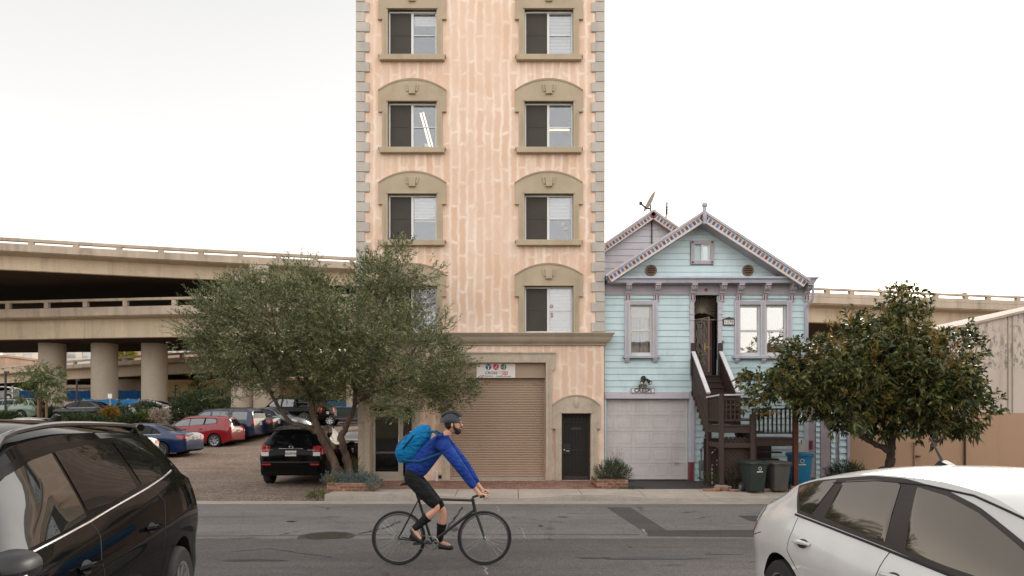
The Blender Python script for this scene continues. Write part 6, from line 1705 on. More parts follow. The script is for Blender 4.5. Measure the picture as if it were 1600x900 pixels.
far_shrub('round dark shrub on top of the tan wall', 276, 592, 77.5, 14, 8, MT['shrub'], 260, .3, .14, name='wall_shrub', group='shrubs on the tan wall'); far_shrub('second round dark shrub on the tan wall, right of the first', 313, 592, 77.5, 11, 8, MT['shrub'], 220, .3, .14, name='wall_shrub', group='shrubs on the tan wall')
far_shrub('dark foliage strip in the shade under the far ramp', 130, 602, 92, 14, 7, MT['shrub'], 200, .3, .14, name='shade_shrub', group=None)
far_shrub('small palm like tuft above the tan wall', 310, 603, 72, 10, 7, MT['shrub_lite'], 90, .35, .05, name='palm_tuft', group=None)
m = MB()
t = far_shrub('yellow green tree behind the far ramp', 193, 552, 108, 15, 12, MT['yellow_tree'], 420, .4, .2, name='yellow_tree', group=None)
far_shrub('leafy twigs of a tree poking above the freeway railing', 1385, 455, 66, 11, 4, MT['gold_shrub'], 60, .35, .15, name='treetop', ry=.6, extra=((1412, 453, 66, 5, 3, .3, .2),), group=None)
# young staked tree
Y = 43
yt_ = thing('young_tree', 'young staked tree with sparse leaves in front of the left column', 'tree', (PX(64, Y), Y, terr(Y)))
lb = [lob(52, 590, Y, 20, 12, .6), lob(64, 578, Y, 14, 10, .4), lob(82, 588, Y, 16, 12, .5), lob(86, 612, Y, 15, 16, .5), lob(42, 614, Y, 15, 14, .5), lob(66, 602, Y, 20, 10, .6), lob(36, 625, Y, 8, 6, .3), lob(64, 570, Y, 5, 6, .2)]
v1, f1, p1, d1 = twigs(lb, 420, 7, .3, .20, .06, up=-.1, shell=.4, droop=.3); numpy_mesh('crown', v1, f1, MT['shrub_lite2'] if 'shrub_lite2' in MT else MT.setdefault('shrub_lite2', m_leaf('young_leaf', [srgb(66, 80, 44), srgb(92, 104, 58), srgb(116, 124, 74)], .35)), None, yt_)
m = MB(); branch(m, [wp(65, 668, Y), wp(64, 630, Y), wp(64, 600, Y), wp(63, 575, Y)], .09, .02, 7)
for (a, b) in ((50, 592), (82, 590), (86, 612), (44, 614)): branch(m, [wp(64, 628, Y), wp((64 + a) / 2, (628 + b) / 2 - 4, Y), wp(a, b, Y)], .04, .012, 6)
m.build('trunk', MT['bark'], yt_, smooth=True)
for px in (60, 72.5):
    m = MB(); m.tube([wp(px, 664, Y - .3), wp(px, 625, Y - .3)], .07, 7); m.build('stake', MT['wood_stake'] if 'wood_stake' in MT else MT.setdefault('wood_stake', M('stake_wood', srgb(120, 90, 66), .8)), yt_)
# ------------------------------------------------------------------ vehicles
class Car:
    """body shell from lengthwise tables; local +x forward, +y left, z up from the ground"""
    def __init__(s, T): s.T = T; s.xr, s.xf = T['zt'][0][0], T['zt'][-1][0]; s.inv = {}
    def g(s, k, x): return interp(s.T[k], x)
    def prof(s, x):
        zt = s.g('zt', x); ze = min(s.g('ze', x), zt - .005); zb = min(s.g('zb', x), ze - .004); hw = s.g('hw', x); ye = min(s.g('ye', x), hw * .985)
        return zt, ze, zb, hw, ye
    def zlow(s, x):
        T = s.T; z = T['zs'] + T.get('rise', .1) * (max(0, (s.xr + .5 - x) / .5) ** 2 + max(0, (x - s.xf + .5) / .5) ** 2)
        for a in T['ax']:
            d = T['ra'] ** 2 - (x - a) ** 2
            if d > 0: z = max(z, T['rw'] + math.sqrt(d) * T.get('ak', 1))
        return z
    def side_y(s, x, z):
        zt, ze, zb, hw, ye = s.prof(x); T = s.T; z0 = T['zs']
        t = (z - z0) / max(.05, zb - z0)
        yb = hw * (1 - T.get('tuck_top', .05))
        if t <= 1:
            t = max(0, t); y = hw * (1 - T.get('tuck', .07) * max(0, (1 - t / .5)) ** 2) - hw * T.get('tuck_top', .05) * max(0, (t - .62) / .38) ** 2
            # crease under the belt and scallop over the sill
            y -= T.get('scallop', .018) * math.exp(-((t - .42) / .16) ** 2)
            return y
        k = min(1, (ze - zb) / .25); sh = T.get('shoulder', .03) * k
        q = min(1, (z - zb) / max(.004, ze - zb)); a = yb - sh * min(1, q / .10)
        return a + (ye - (yb - sh)) * max(0, (q - .10) / .90) ** 1.12
    def top_z(s, x, y):
        zt, ze, zb, hw, ye = s.prof(x); r = min(1, abs(y) / max(.02, ye)); return ze + (zt - ze) * (1 - r ** s.T.get('crown', 2.6))
    def section(s, x, n1, n2, n3):
        zt, ze, zb, hw, ye = s.prof(x); zl = min(s.zlow(x), zb - .02); P = []
        for i in range(n1): z = lerp(zl, zb, i / n1); P.append((s.side_y(x, z), z))
        for i in range(n2): q = i / n2; z = lerp(zb, ze, q); P.append((s.side_y(x, z + 1e-5), z))
        yE = s.side_y(x, ze)
        for i in range(n3 + 1): y = yE * math.cos(math.pi / 2 * (i / n3) ** .8); P.append((y, s.top_z(x, y) if i else ze))
        return P
    def body(s, mats, parent, name='body', step=.045, n=(12, 8, 9)):
        xs = list(np.arange(s.xr, s.xf, step)) + [s.xf]
        for a in s.T['ax']:
            xs += [a - s.T['ra'] * c for c in (1.0, .985, .94, .86, .7, .45, .2, 0, -.2, -.45, -.7, -.86, -.94, -.985, -1.0)]
        for e in (.012, .03): xs += [s.xr + e, s.xf - e]
        xs = sorted(xs); xx = [xs[0]]
        for x in xs[1:]:
            if x - xx[-1] > .006: xx.append(x)
        m = MB(); rows = []
        for x in xx:
            P = s.section(x, *n); row = [(x, y, z) for (y, z) in P] + [(x, -y, z) for (y, z) in reversed(P[:-1])]
            rows.append(row)
        nc = len(rows[0]); o = 0
        for r in rows: m.v.extend(r)
        for i in range(len(rows) - 1):
            for j in range(nc):
                j2 = (j + 1) % nc
                m.f.append([i * nc + j, (i + 1) * nc + j, (i + 1) * nc + j2, i * nc + j2]); m.m.append(1 if j == nc - 1 else 0)
        m.f.append(list(range(nc))); m.m.append(0); m.f.append([(len(rows) - 1) * nc + j for j in range(nc - 1, -1, -1)]); m.m.append(0)
        return m.build(name, mats, parent, local=True, smooth=True, sharp=32, weld=True)
    # ---- points on the skin
    def P_side(s, x, z, sg=1, off=0.0):
        e = .01; y = s.side_y(x, z); dx = (s.side_y(x + e, z) - s.side_y(x - e, z)) / (2 * e); dz = (s.side_y(x, z + e) - s.side_y(x, z - e)) / (2 * e)
        nv = Vector((-dx, 1, -dz)).normalized(); p = Vector((x, y, z)) + nv * off
        return Vector((p.x, p.y * sg, p.z))
    def P_rear(s, y, z, off=0.0, front=False):
        """point of the tail (or nose/windscreen) at height z"""
        a, b = (s.xr, s.T.get('xroof', -1.0)) if not front else (s.xf, s.T.get('xroof_f', .3))
        f = lambda yy, zz: s._bis(a, b, yy, zz)
        x = f(y, z); e = .02; dy = (f(y + e, z) - f(y - e, z)) / (2 * e); dz = (f(y, z + e) - f(y, z - e)) / (2 * e)
        sg = -1 if not front else 1
        nv = Vector((1, -dy, -dz)).normalized() * sg; 
        return Vector((x, y, z)) + nv * off
    def _bis(s, a, b, y, z):
        if s.top_z(a, y) >= z: return a
        for _ in range(22):
            c = (a + b) / 2
            if s.top_z(c, y) < z: a = c
            else: b = c
        return (a + b) / 2
    def side_patch(s, lo, hi, mat, name, parent, sg=1, off=.004, nx=22, nz=5, back=None):
        m = MB(); x0, x1 = max(lo[0][0], hi[0][0]), min(lo[-1][0], hi[-1][0]); rows = []
        for j in range(nz + 1):
            r = []
            for i in range(nx + 1):
                x = lerp(x0, x1, i / nx); r.append(s.P_side(x, lerp(lin(lo, x), lin(hi, x), j / nz), sg, off))
            rows.append([tuple(p) for p in r])
        m.grid(rows, flip=(sg > 0)); return m.build(name, mat, parent, local=True, smooth=True, sharp=60)
    def rear_patch(s, zlo, zhi, ylo, yhi, mat, name, parent, off=.006, ny=14, nz=6, front=False, rnd=0.0):
        m = MB(); rows = []
        for j in range(nz + 1):
            t = j / nz; z = lerp(zlo, zhi, t); h = lerp(ylo, yhi, t); h *= 1 - rnd * abs(2 * t - 1) ** 6; rows.append([tuple(s.P_rear(lerp(-h, h, i / ny), z - 0 * t, off, front)) for i in range(ny + 1)])
        m.grid(rows, flip=not front); return m.build(name, mat, parent, local=True, smooth=True, sharp=60)
    def rear_quad(s, y0, y1, z0, z1, mat, name, parent, off=.008, n=4, front=False):
        m = MB(); rows = [[tuple(s.P_rear(lerp(y0, y1, i / n), lerp(z0, z1, j / n), off, front)) for i in range(n + 1)] for j in range(n + 1)]
        m.grid(rows, flip=(not front) == (y1 > y0)); return m.build(name, mat, parent, local=True, smooth=True)
    def seam(s, pts, sg, parent, r=.004, mat=None, name='panel_gap', off=-.001):
        Q = []
        for a, b in zip(pts, pts[1:]):
            k = max(2, int(math.hypot(a[0] - b[0], a[1] - b[1]) / .05))
            Q += [s.P_side(lerp(a[0], b[0], i / k), lerp(a[1], b[1], i / k), sg, off) for i in range(k)]
        Q.append(s.P_side(*pts[-1], sg, off)); m = MB(); m.tube(Q, r, 6); return m.build(name, mat or MT['black'], parent, local=True, smooth=True)
    def handle(s, x, z, sg, parent, mat, L=.20, name='door_handle'):
        m = MB(); rows = []
        for (k, o) in ((1.0, .0015), (.7, .002)): pass
        pts = [s.P_side(x - L / 2, z - .008, sg, .004), s.P_side(x - L * .36, z - .004, sg, .038), s.P_side(x, z, sg, .044), s.P_side(x + L * .36, z + .004, sg, .038), s.P_side(x + L / 2, z + .006, sg, .004)]
        m.tube(pts, [.012, .016, .017, .016, .012], 8); h = m.build(name, mat, parent, local=True, smooth=True)
        m = MB(); c = []
        for i in range(16): a = 2 * math.pi * i / 16; c.append(tuple(s.P_side(x + L * .36 * math.cos(a), z + .035 * math.sin(a), sg, .003)))
        m.add(c, [list(range(16)) if sg < 0 else list(range(15, -1, -1))]); m.build('handle_recess', MT['plastic_black'], h, local=True)
        return h


def lin(k, x):
    if x <= k[0][0]: return k[0][1]
    for a, b in zip(k, k[1:]):
        if x <= b[0]: return lerp(a[1], b[1], (x - a[0]) / max(1e-6, b[0] - a[0]))
    return k[-1][1]


def wheel(parent, x, y, r, w, sg, spokes=10, rimk=.66, dark=False):
    m = MB(); a = w / 2
    m.lathe([(r * rimk, -a), (r * .93, -a), (r * .985, -a * .8), (r, -a * .5), (r, a * .5), (r * .985, a * .8), (r * .93, a), (r * rimk, a * .9)], (x, y, r), 'y', 36, cap=False)
    t = m.build('wheel', MT['rubber'], parent, local=True, smooth=True, sharp=50)
    m = MB(); R_ = r * rimk; o = a * sg
    m.lathe([(R_, y + o * .88), (R_ * 1.03, y + o * .95), (R_ * .95, y + o * .9), (R_ * .9, y + o * .35)], (x, 0, r), 'y', 36, cap=False)
    for i in range(spokes):
        th = 2 * math.pi * i / spokes; c, s_ = math.cos(th), math.sin(th); wd = R_ * (.95 / spokes + .03)
        vs = []
        for (rr, ww, yy) in ((R_ * .14, wd * .8, .78), (R_ * .94, wd, .86)):
            for (sx, oo) in ((-1, 0), (1, 0), (1, .2), (-1, .2)): vs.append((x + rr * c - sx * ww * s_, y + o * (yy - oo), r + rr * s_ + sx * ww * c))
        m.add(vs, [(0, 1, 5, 4), (1, 2, 6, 5), (3, 0, 4, 7), (4, 5, 6, 7), (2, 3, 7, 6)])
    m.lathe([(R_ * .2, y + o * .6), (R_ * .2, y + o * .82), (R_ * .08, y + o * .85)], (x, 0, r), 'y', 16)
    m.build('rim', MT['rim_dark'] if dark else MT['rim'], t, local=True, smooth=True, sharp=35)
    m = MB(); m.lathe([(R_ * .92, y + o * .1), (R_ * .92, y + o * .3)], (x, 0, r), 'y', 24); m.build('brake', MT['black'], t, local=True)
    return t


MT['rim'] = M('alloy_rim', (.50, .50, .50), .3, .06, 6, metal=.9); MT['rim_dark'] = M('dark_rim', (.10, .10, .10), .35, .06, 6, metal=.7)
MT['carglass'] = m_gloss_dark('car_glass', (.005, .005, .006), 1.0, 1.5, .012, 0.0, 1.15); MT['carglass_light'] = m_glass_dark('car_glass_pale', (.09, .095, .095), 1.9, .015); MT['carglass_mirror'] = m_glass_dark('car_glass_bright', (.02, .017, .014), 2.2, .02)
MT['carglass_clear'] = m_gloss_dark('clear_car_glass', (.008, .009, .009), 1.0, 1.5, .012, .03, .75); MT['carglass_mirror'].node_tree.nodes['Principled BSDF'].inputs['Specular Tint'].default_value = (1, .88, .76, 1)  # warmth of the reflected evening sky put into the mirror glass tint
MT['tail_red'] = m_glass_dark('tail_lamp_red', (.32, .012, .012), 1.6, .06); MT['lamp_clear'] = m_glass_dark('lamp_clear', (.42, .41, .40), 1.6, .06); MT['plate'] = flat_paint('licence_plate', srgb(196, 192, 190), .45)
MT['lamp_amber'] = m_glass_dark('lamp_amber', (.5, .16, .03), 1.6, .06); MT['trim_black'] = m_gloss_dark('gloss_black_trim', (.006, .006, .006), 1.0, 1.5, .1, 0.0, 1.5)


def plate(c, parent, y0, z0, txt, w=.155, h=.075, off=.012):
    p = c.P_rear(y0, z0, off); m = MB()
    m.add([tuple(c.P_rear(y0 + sy * w, z0 + sz * h, off)) for (sy, sz) in ((1, -1), (-1, -1), (-1, 1), (1, 1))], [(0, 1, 2, 3)])
    o = m.build('licence_plate', MT['plate'], parent, local=True)
    x = text_mb(txt, .085, 0, .002); m = MB()
    a = c.P_rear(y0, z0 - .02, off + .004); b = c.P_rear(y0, z0 + .04, off + .004); tilt = math.atan2(b.x - a.x, b.z - a.z)
    vs = [Vector((0, -v[0], v[2])) for v in x.v]; q = Matrix.Rotation(tilt, 3, 'Y')
    x.v = [tuple(q @ v) for v in vs]; put(m, x, tuple(c.P_rear(y0, z0 - .008, off + .004))); m.build('lettering', MT['ink'], o, local=True)
    return o


def std_car(T, name, label, cat, paint, loc, rz, group=None, wins=(), surround=None, lights=(), rear_glass=None, screen=None, plate_at=None, handles=(), seams=(), rails=False, mirror=None, glass='carglass', spokes=10, chrome=False, lower=None, sides=(1, -1), low=False, rimdark=False, rear_extra=None, plate_txt='7HKD482', wscale=1.0):
    c = Car(T); t = thing(name, label, cat, loc, rz, group)
    b = c.body([paint, MT['black']], t, step=.07 if low else .045, n=(9, 5, 6) if low else (14, 9, 10))
    for sg in sides:
        if surround: c.side_patch(surround[0], surround[1], MT[T.get('smat', 'trim_black')], 'window_surround', t, sg, .003, 40, 5)
        for wi, (lo, hi) in enumerate(wins): c.side_patch(lo, hi, MT[T.get('fglass', glass) if wi == 0 else glass], 'side_window', t, sg, .007, 22, 5)
        if chrome:
            lo = surround[0]; pts = [(lerp(lo[0][0], lo[-1][0], i / 30), lin(lo, lerp(lo[0][0], lo[-1][0], i / 30)) + .004) for i in range(31)]
            c.seam(pts, sg, t, .0075, MT['chrome'], 'chrome_strip', .004)
        for sm in seams: c.seam(sm, sg, b)
        for (x, z) in handles: c.handle(x, z, sg, t, T.get('hmat', paint))
        if mirror:
            x, z = mirror; p = c.P_side(x, z - .03, sg, 0); m = MB()
            m.tube([p, p + Vector((-.02, sg * .09, .02))], .03, 6); m.sphere(tuple(p + Vector((-.02, sg * .16, .06))), (.075, .11, .075), 12, 8); m.build('wing_mirror', paint, t, local=True, smooth=True)
        for (lo, hi, mt) in lights: c.side_patch(lo, hi, MT[mt], 'tail_lamp' if lo[0][0] < 0 else 'headlamp', t, sg, .006, 10, 4)
        if lower: c.side_patch(lower[0], lower[1], MT['plastic_black'], 'sill_cladding', t, sg, .004, 30, 3)
        if rails:
            m = MB(); x0, x1 = rails; P = []
            for i in range(17):
                x = lerp(x0, x1, i / 16); zt, ze, zb, hw, ye = c.prof(x); yy = c.side_y(x, ze) - .03; P.append((x, sg * yy, c.top_z(x, yy) + (.045 if 0 < i < 16 else -.01)))
            m.tube(P, .017, 7); m.build('roof_rail', MT[T.get('railmat', 'plastic_black')], t, local=True, smooth=True)
    if rear_glass: c.rear_patch(*rear_glass, MT['carglass' if glass == 'carglass_light' else glass], 'rear_window', t, .006, rnd=.06)
    if screen: c.rear_patch(*screen, MT['carglass'], 'windscreen', t, .006, front=True, rnd=.02)
    if plate_at: plate(c, t, 0, plate_at, plate_txt)
    if rear_extra: rear_extra(c, t)
    for ax in T['ax']:
        for sg in (1, -1): wheel(t, ax, sg * (c.g('hw', ax) - .115), T['rw'], .21, sg, spokes, T.get('rimk', .66), rimdark)
    return c, t


# ---------------- shapes
SUV = dict(ax=(-1.43, 1.43), rw=.36, ra=.435, zs=.27, rise=.14, crown=3.2, shoulder=.045, tuck=.06, tuck_top=.055, scallop=.022, xroof=-1.7, xroof_f=.2,
    zt=[(-2.34, .60), (-2.325, .88), (-2.29, 1.06), (-2.21, 1.20), (-2.06, 1.44), (-1.96, 1.60), (-1.90, 1.635), (-1.2, 1.685), (-.3, 1.70), (.3, 1.665), (.65, 1.54), (1.15, 1.15), (1.32, 1.07), (2.0, .98), (2.28, .80), (2.35, .55)],
    ze=[(-2.34, .55), (-2.325, .82), (-2.29, 1.00), (-2.21, 1.13), (-2.06, 1.34), (-1.92, 1.52), (-1.86, 1.555), (-1.2, 1.595), (-.3, 1.61), (.3, 1.575), (.65, 1.45), (1.15, 1.09), (1.32, 1.01), (2.0, .90), (2.28, .74), (2.35, .50)],
    zb=[(-2.34, .9), (-2.2, 1.08), (-1.9, 1.21), (-1.5, 1.24), (-.9, 1.19), (0, 1.10), (.9, 1.04), (1.3, .98), (2.3, .70)],
    ye=[(-2.34, .70), (-2.2, .72), (-1.95, .64), (-1.5, .655), (-.5, .67), (.2, .665), (.65, .68), (1.15, .74), (1.35, .79), (2.0, .74), (2.35, .5)],
    hw=[(-2.34, .72), (-2.31, .80), (-2.2, .885), (-1.95, .935), (-1.4, .955), (0, .93), (1.4, .945), (1.9, .92), (2.2, .80), (2.35, .58)])
HATCH = dict(ax=(-1.35, 1.35), rw=.315, ra=.375, zs=.20, rise=.12, crown=2.6, shoulder=.02, tuck=.07, tuck_top=.05, scallop=.02, xroof=-.6, xroof_f=.1,
    zt=[(-2.23, .55), (-2.22, .80), (-2.19, 1.01), (-2.12, 1.075), (-1.9, 1.155), (-1.5, 1.315), (-1.0, 1.43), (-.4, 1.488), (.0, 1.50), (.4, 1.48), (.8, 1.385), (1.3, 1.12), (1.55, .965), (2.0, .80), (2.2, .65), (2.26, .45)],
    ze=[(-2.23, .50), (-2.22, .74), (-2.19, .94), (-2.12, 1.02), (-1.9, 1.09), (-1.5, 1.255), (-1.0, 1.365), (-.4, 1.422), (.0, 1.43), (.4, 1.40), (.8, 1.295), (1.3, 1.03), (1.55, .89), (2.0, .72), (2.2, .58), (2.26, .40)],
    zb=[(-2.23, .90), (-2.0, 1.0), (-1.5, 1.035), (-.9, .995), (0, .95), (.8, .91), (1.3, .88), (2.2, .55)],
    ye=[(-2.23, .60), (-2.1, .68), (-1.5, .70), (-1.0, .66), (-.5, .62), (0, .60), (.5, .60), (1, .66), (1.4, .74), (2.0, .66), (2.26, .45)],
    hw=[(-2.23, .62), (-2.2, .69), (-2.08, .775), (-1.8, .845), (-1.3, .872), (0, .862), (1.3, .872), (1.8, .83), (2.1, .69), (2.26, .48)])
SEDAN = dict(ax=(-1.38, 1.40), rw=.325, ra=.39, zs=.21, rise=.13, crown=2.6, shoulder=.03, tuck=.07, tuck_top=.05, scallop=.02, xroof=-.7, xroof_f=.1,
    zt=[(-2.40, .55), (-2.385, .80), (-2.35, 1.02), (-2.30, 1.075), (-1.95, 1.10), (-1.72, 1.135), (-1.3, 1.29), (-.9, 1.405), (-.4, 1.455), (0, 1.465), (.35, 1.43), (.75, 1.28), (1.15, 1.05), (1.35, .985), (1.9, .90), (2.3, .74), (2.42, .48)],
    ze=[(-2.40, .50), (-2.385, .74), (-2.35, .94), (-2.30, 1.0), (-1.95, 1.03), (-1.72, 1.06), (-1.3, 1.21), (-.9, 1.325), (-.4, 1.375), (0, 1.38), (.35, 1.345), (.75, 1.20), (1.15, .985), (1.35, .93), (1.9, .83), (2.3, .66), (2.42, .42)],
    zb=[(-2.40, .85), (-2.2, .95), (-1.7, .985), (-.9, .965), (0, .94), (.9, .91), (1.3, .89), (2.3, .55)],
    ye=[(-2.40, .62), (-2.2, .70), (-1.8, .70), (-1.2, .62), (-.5, .58), (0, .575), (.5, .59), (1.1, .68), (1.4, .76), (2.0, .70), (2.42, .45)],
    hw=[(-2.40, .68), (-2.37, .76), (-2.2, .85), (-1.8, .895), (-1.3, .91), (0, .905), (1.3, .91), (1.9, .87), (2.2, .74), (2.42, .5)])

SUV['ye'] = [(x, y * .92) for (x, y) in SUV['ye']]; SUV['hw'] = [(x, y * 1.025) for (x, y) in SUV['hw']]; SUV['tuck_top'] = .075
HATCH['ye'] = [(x, y * .955) for (x, y) in HATCH['ye']]; HATCH['hw'] = [(x, y * 1.0) for (x, y) in HATCH['hw']]; HATCH['hw'] = [(x, y * (1.09 if x < 0 else 1.06)) for (x, y) in HATCH['hw']]; HATCH['tuck_top'] = .15


def shift(T, **k):
    """variant of a shape: sx length, sz height, with overrides"""
    S = dict(T); sx, sz, sy = k.pop('sx', 1), k.pop('sz', 1), k.pop('sy', 1)
    for q in ('zt', 'ze', 'zb'): S[q] = [(x * sx, z * sz) for (x, z) in T[q]]
    for q in ('ye', 'hw'): S[q] = [(x * sx, y * sy) for (x, y) in T[q]]
    S['ax'] = tuple(a * sx for a in T['ax']); S['xroof'] = T['xroof'] * sx
    S.update(k); return S
BOXY = shift(SUV, sz=1.04, shoulder=.02, rw=.37, ra=.44)
BOXY['zt'] = [(-2.34, .62), (-2.32, .95), (-2.28, 1.25), (-2.2, 1.60), (-2.12, 1.70), (-1.9, 1.76), (-.3, 1.785), (.3, 1.75), (.6, 1.63), (1.0, 1.26), (1.15, 1.16), (2.0, 1.06), (2.28, .88), (2.35, .58)]
BOXY['ze'] = [(-2.34, .56), (-2.32, .9), (-2.28, 1.18), (-2.2, 1.52), (-2.12, 1.62), (-1.9, 1.67), (-.3, 1.69), (.3, 1.655), (.6, 1.54), (1.0, 1.19), (1.15, 1.09), (2.0, .99), (2.28, .80), (2.35, .52)]
BOXY['zb'] = [(-2.34, 1.0), (-1.9, 1.13), (0, 1.12), (.9, 1.09), (1.3, 1.05), (2.3, .75)]
BOXY['ye'] = [(-2.34, .76), (-2.1, .72), (-1.5, .72), (.2, .71), (.6, .72), (1.0, .78), (1.2, .82), (2.0, .78), (2.35, .55)]

SUVW = [([(.06, 1.15), (.62, 1.12), (1.06, 1.09)], [(.06, 1.512), (.31, 1.487), (.58, 1.422), (.85, 1.28), (1.06, 1.10)]), ([(-.76, 1.22), (.02, 1.15)], [(-.76, 1.527), (-.4, 1.535), (.02, 1.517)]), ([(-1.50, 1.30), (-1.42, 1.285), (-.97, 1.241), (-.86, 1.232)], [(-1.50, 1.315), (-1.47, 1.43), (-1.38, 1.49), (-1.25, 1.521), (-.86, 1.537)])]
SUVS = ([(-1.56, 1.285), (-.9, 1.215), (.05, 1.13), (1.14, 1.065)], [(-1.56, 1.31), (-1.53, 1.43), (-1.42, 1.52), (-1.27, 1.552), (-.86, 1.57), (0, 1.56), (.31, 1.525), (.62, 1.455), (.9, 1.31), (1.14, 1.085)])
HATW = [([(-.07, 1.36), (.03, .986), (.41, .963), (.62, .958), (1.16, .93)], [(-.07, 1.371), (.21, 1.346), (.48, 1.285), (.87, 1.141), (1.16, .94)]), ([(-.91, 1.051), (-.17, .994)], [(-.91, 1.06), (-.895, 1.30), (-.86, 1.335), (-.53, 1.378), (-.24, 1.38), (-.17, 1.0)]), ([(-1.45, 1.215), (-1.27, 1.056), (-1.10, 1.044), (-.965, 1.325)], [(-1.45, 1.226), (-1.23, 1.288), (-.965, 1.338)])]
HATS = ([(-1.50, 1.225), (-1.30, 1.032), (-.08, .962), (.43, .925), (1.24, .90)], [(-1.50, 1.24), (-1.25, 1.305), (-.93, 1.355), (-.57, 1.405), (-.23, 1.416), (.19, 1.38), (.46, 1.32), (.87, 1.17), (1.24, .92)])
SEDW = [([(.0, .96), (.98, .935)], [(.0, 1.345), (.35, 1.305), (.65, 1.18), (.98, .95)]), ([(-.88, .985), (-.08, .965)], [(-.88, 1.24), (-.7, 1.305), (-.08, 1.35)]), ([(-1.30, 1.0), (-.93, .988)], [(-1.30, 1.01), (-1.12, 1.13), (-.93, 1.215)])]
SEDS = ([(-1.38, .985), (1.06, .915)], [(-1.38, 1.0), (-1.1, 1.18), (-.7, 1.33), (-.1, 1.375), (.35, 1.335), (.7, 1.2), (1.06, .93)])
BOXW = [([(.03, 1.15), (.95, 1.13)], [(.03, 1.60), (.35, 1.56), (.6, 1.43), (.95, 1.15)]), ([(-.92, 1.16), (-.07, 1.15)], [(-.92, 1.60), (-.07, 1.605)]), ([(-1.95, 1.18), (-1.15, 1.165)], [(-1.95, 1.57), (-1.15, 1.60)])]


def mirror_pod(c, t, x, z, sg, mats):
    p = c.P_side(x, z, sg, 0); m = MB()
    m.tube([p + Vector((0, 0, -.02)), p + Vector((.0, sg * .10, .0))], [.05, .035], 8)
    rows = []
    for (dx, k) in ((.11, .35), (.09, .72), (.03, .97), (-.04, 1.0), (-.085, .97)):
        rows.append([tuple(p + Vector((dx, sg * (.17 + .10 * k * math.cos(a)), .05 + .068 * k * math.copysign(abs(math.sin(a)) ** .8, math.sin(a))))) for a in np.linspace(0, 2 * math.pi, 21)])
    m.grid(rows, flip=(sg < 0)); m.add(rows[0][:-1], [list(range(20))]); 
    o = m.build('wing_mirror', mats[0], t, local=True, smooth=True, sharp=60)
    m = MB(); m.add([(a - .003, b, c_) for (a, b, c_) in rows[-1][:-1]], [list(range(20))]); m.build('mirror_glass', MT['carglass_mirror'], o, local=True)
    m = MB(); m.tube([p + Vector((.05, sg * .09, .0)), p + Vector((.085, sg * .2, -.005)), p + Vector((.06, sg * .275, .03))], .012, 6); m.build('indicator_strip', mats[1], o, local=True, smooth=True)
# ---------------- near cars
PT = {k: m_carpaint('paint_' + k, v, **kw) for k, (v, kw) in dict(
    black=((.004, .004, .0042), dict(dust=.02, coat=.55, spec=.15)), white=((.52, .505, .485), dict(rough=.32)), red=(srgb(128, 14, 22), dict(dust=.05, coat=.7, spec=.3)), blue=(srgb(10, 36, 76), dict(dust=.04, coat=.6, spec=.3)), navy=(srgb(16, 32, 62), dict(dust=.04, coat=.6, spec=.3)), grey=(srgb(62, 70, 80), dict(metal=.3)), silver=(srgb(150, 148, 146), dict(metal=.5, rough=.35)),
    darkred=(srgb(34, 17, 17), dict(dust=.03, coat=.5, spec=.2)), green=(srgb(96, 112, 96), {}), charcoal=(srgb(20, 20, 22), dict(dust=.03, coat=.6, spec=.2))).items()}
m = MB(); m.grid([[(x, y, z) for (x, z) in ((-400, .18), (-40, .18), (-2.2, .18), (1.9, .045), (40, .045), (400, .045))] for y in (-40, 0, 3, 5, 7.0)])
m.quad((-400, 7.0, .18), (-400, 7.02, -.1), (400, 7.02, -.1), (400, 7.0, .045))
struct(m.build('parking_apron_top', MT['asphalt']), 'sloping asphalt parking strip the two near cars stand on', 'pavement')
PT['black'] = m_gloss_dark('black_lacquer', (.004, .004, .0042), 1.0, 1.5, .03, 0.0, 1.35)
T = dict(SUV, railmat='rail_silver', fglass='carglass_clear'); MT['rail_silver'] = M('satin_rail', (.32, .31, .30), .22, .05, 3, metal=1.0)
SX, SY, SR, SZ = -3.16, 3.62, -1.356, .183
c, t = std_car(T, 'parked_car', 'large glossy black sport utility car with a chrome window strip, close at the left edge', 'car', PT['black'], (SX, SY, SZ), SR, None, SUVW, SUVS,
    [([(-2.31, .86), (-2.16, 1.16), (-2.02, 1.37)], [(-2.31, .90), (-2.24, 1.06), (-2.12, 1.25), (-2.02, 1.40)], 'tail_red')], (1.06, 1.50, .62, .50), (1.12, 1.55, .66, .55), None, [(-.70, .978), (.33, .943)],
    [[(.05, 1.13), (.05, 1.05), (.13, .94), (.12, .6), (.1, .3)], [(-.95, 1.215), (-1.06, 1.11), (-.95, .93), (-.92, .75)], [(1.16, 1.05), (1.18, .7), (1.1, .3)]], rails=(-1.75, .55), glass='carglass', chrome=True, lower=([(-1.0, .28), (1.0, .28)], [(-1.0, .40), (1.0, .40)]), spokes=10)
mirror_pod(c, t, 1.15, 1.06, 1, [MT['plastic_black'], MT['chrome']]); mirror_pod(c, t, 1.15, 1.06, -1, [MT['plastic_black'], MT['chrome']])
m = MB(); m.tube([c.P_rear(lerp(-.56, .56, i / 10), 1.585, .03) + Vector((-.07, 0, .012)) for i in range(11)], .03, 6); m.build('roof_spoiler', PT['black'], t, local=True, smooth=True)
m = MB(); p = c.top_z(-1.62, 0); m.prism([(-1.75, p - .01), (-1.55, p + .0), (-1.68, p + .06), (-1.74, p + .06)], 'y', -.02, .02); m.build('shark_fin', PT['black'], t, local=True, bevel=.01)
MT['pillar_brown'] = M('pillar_film', srgb(44, 36, 34), .35, .1, 3); T2 = dict(HATCH, smat='pillar_brown'); PXX, PYY, PR, PZZ = 3.27, 4.45, -1.50, .06
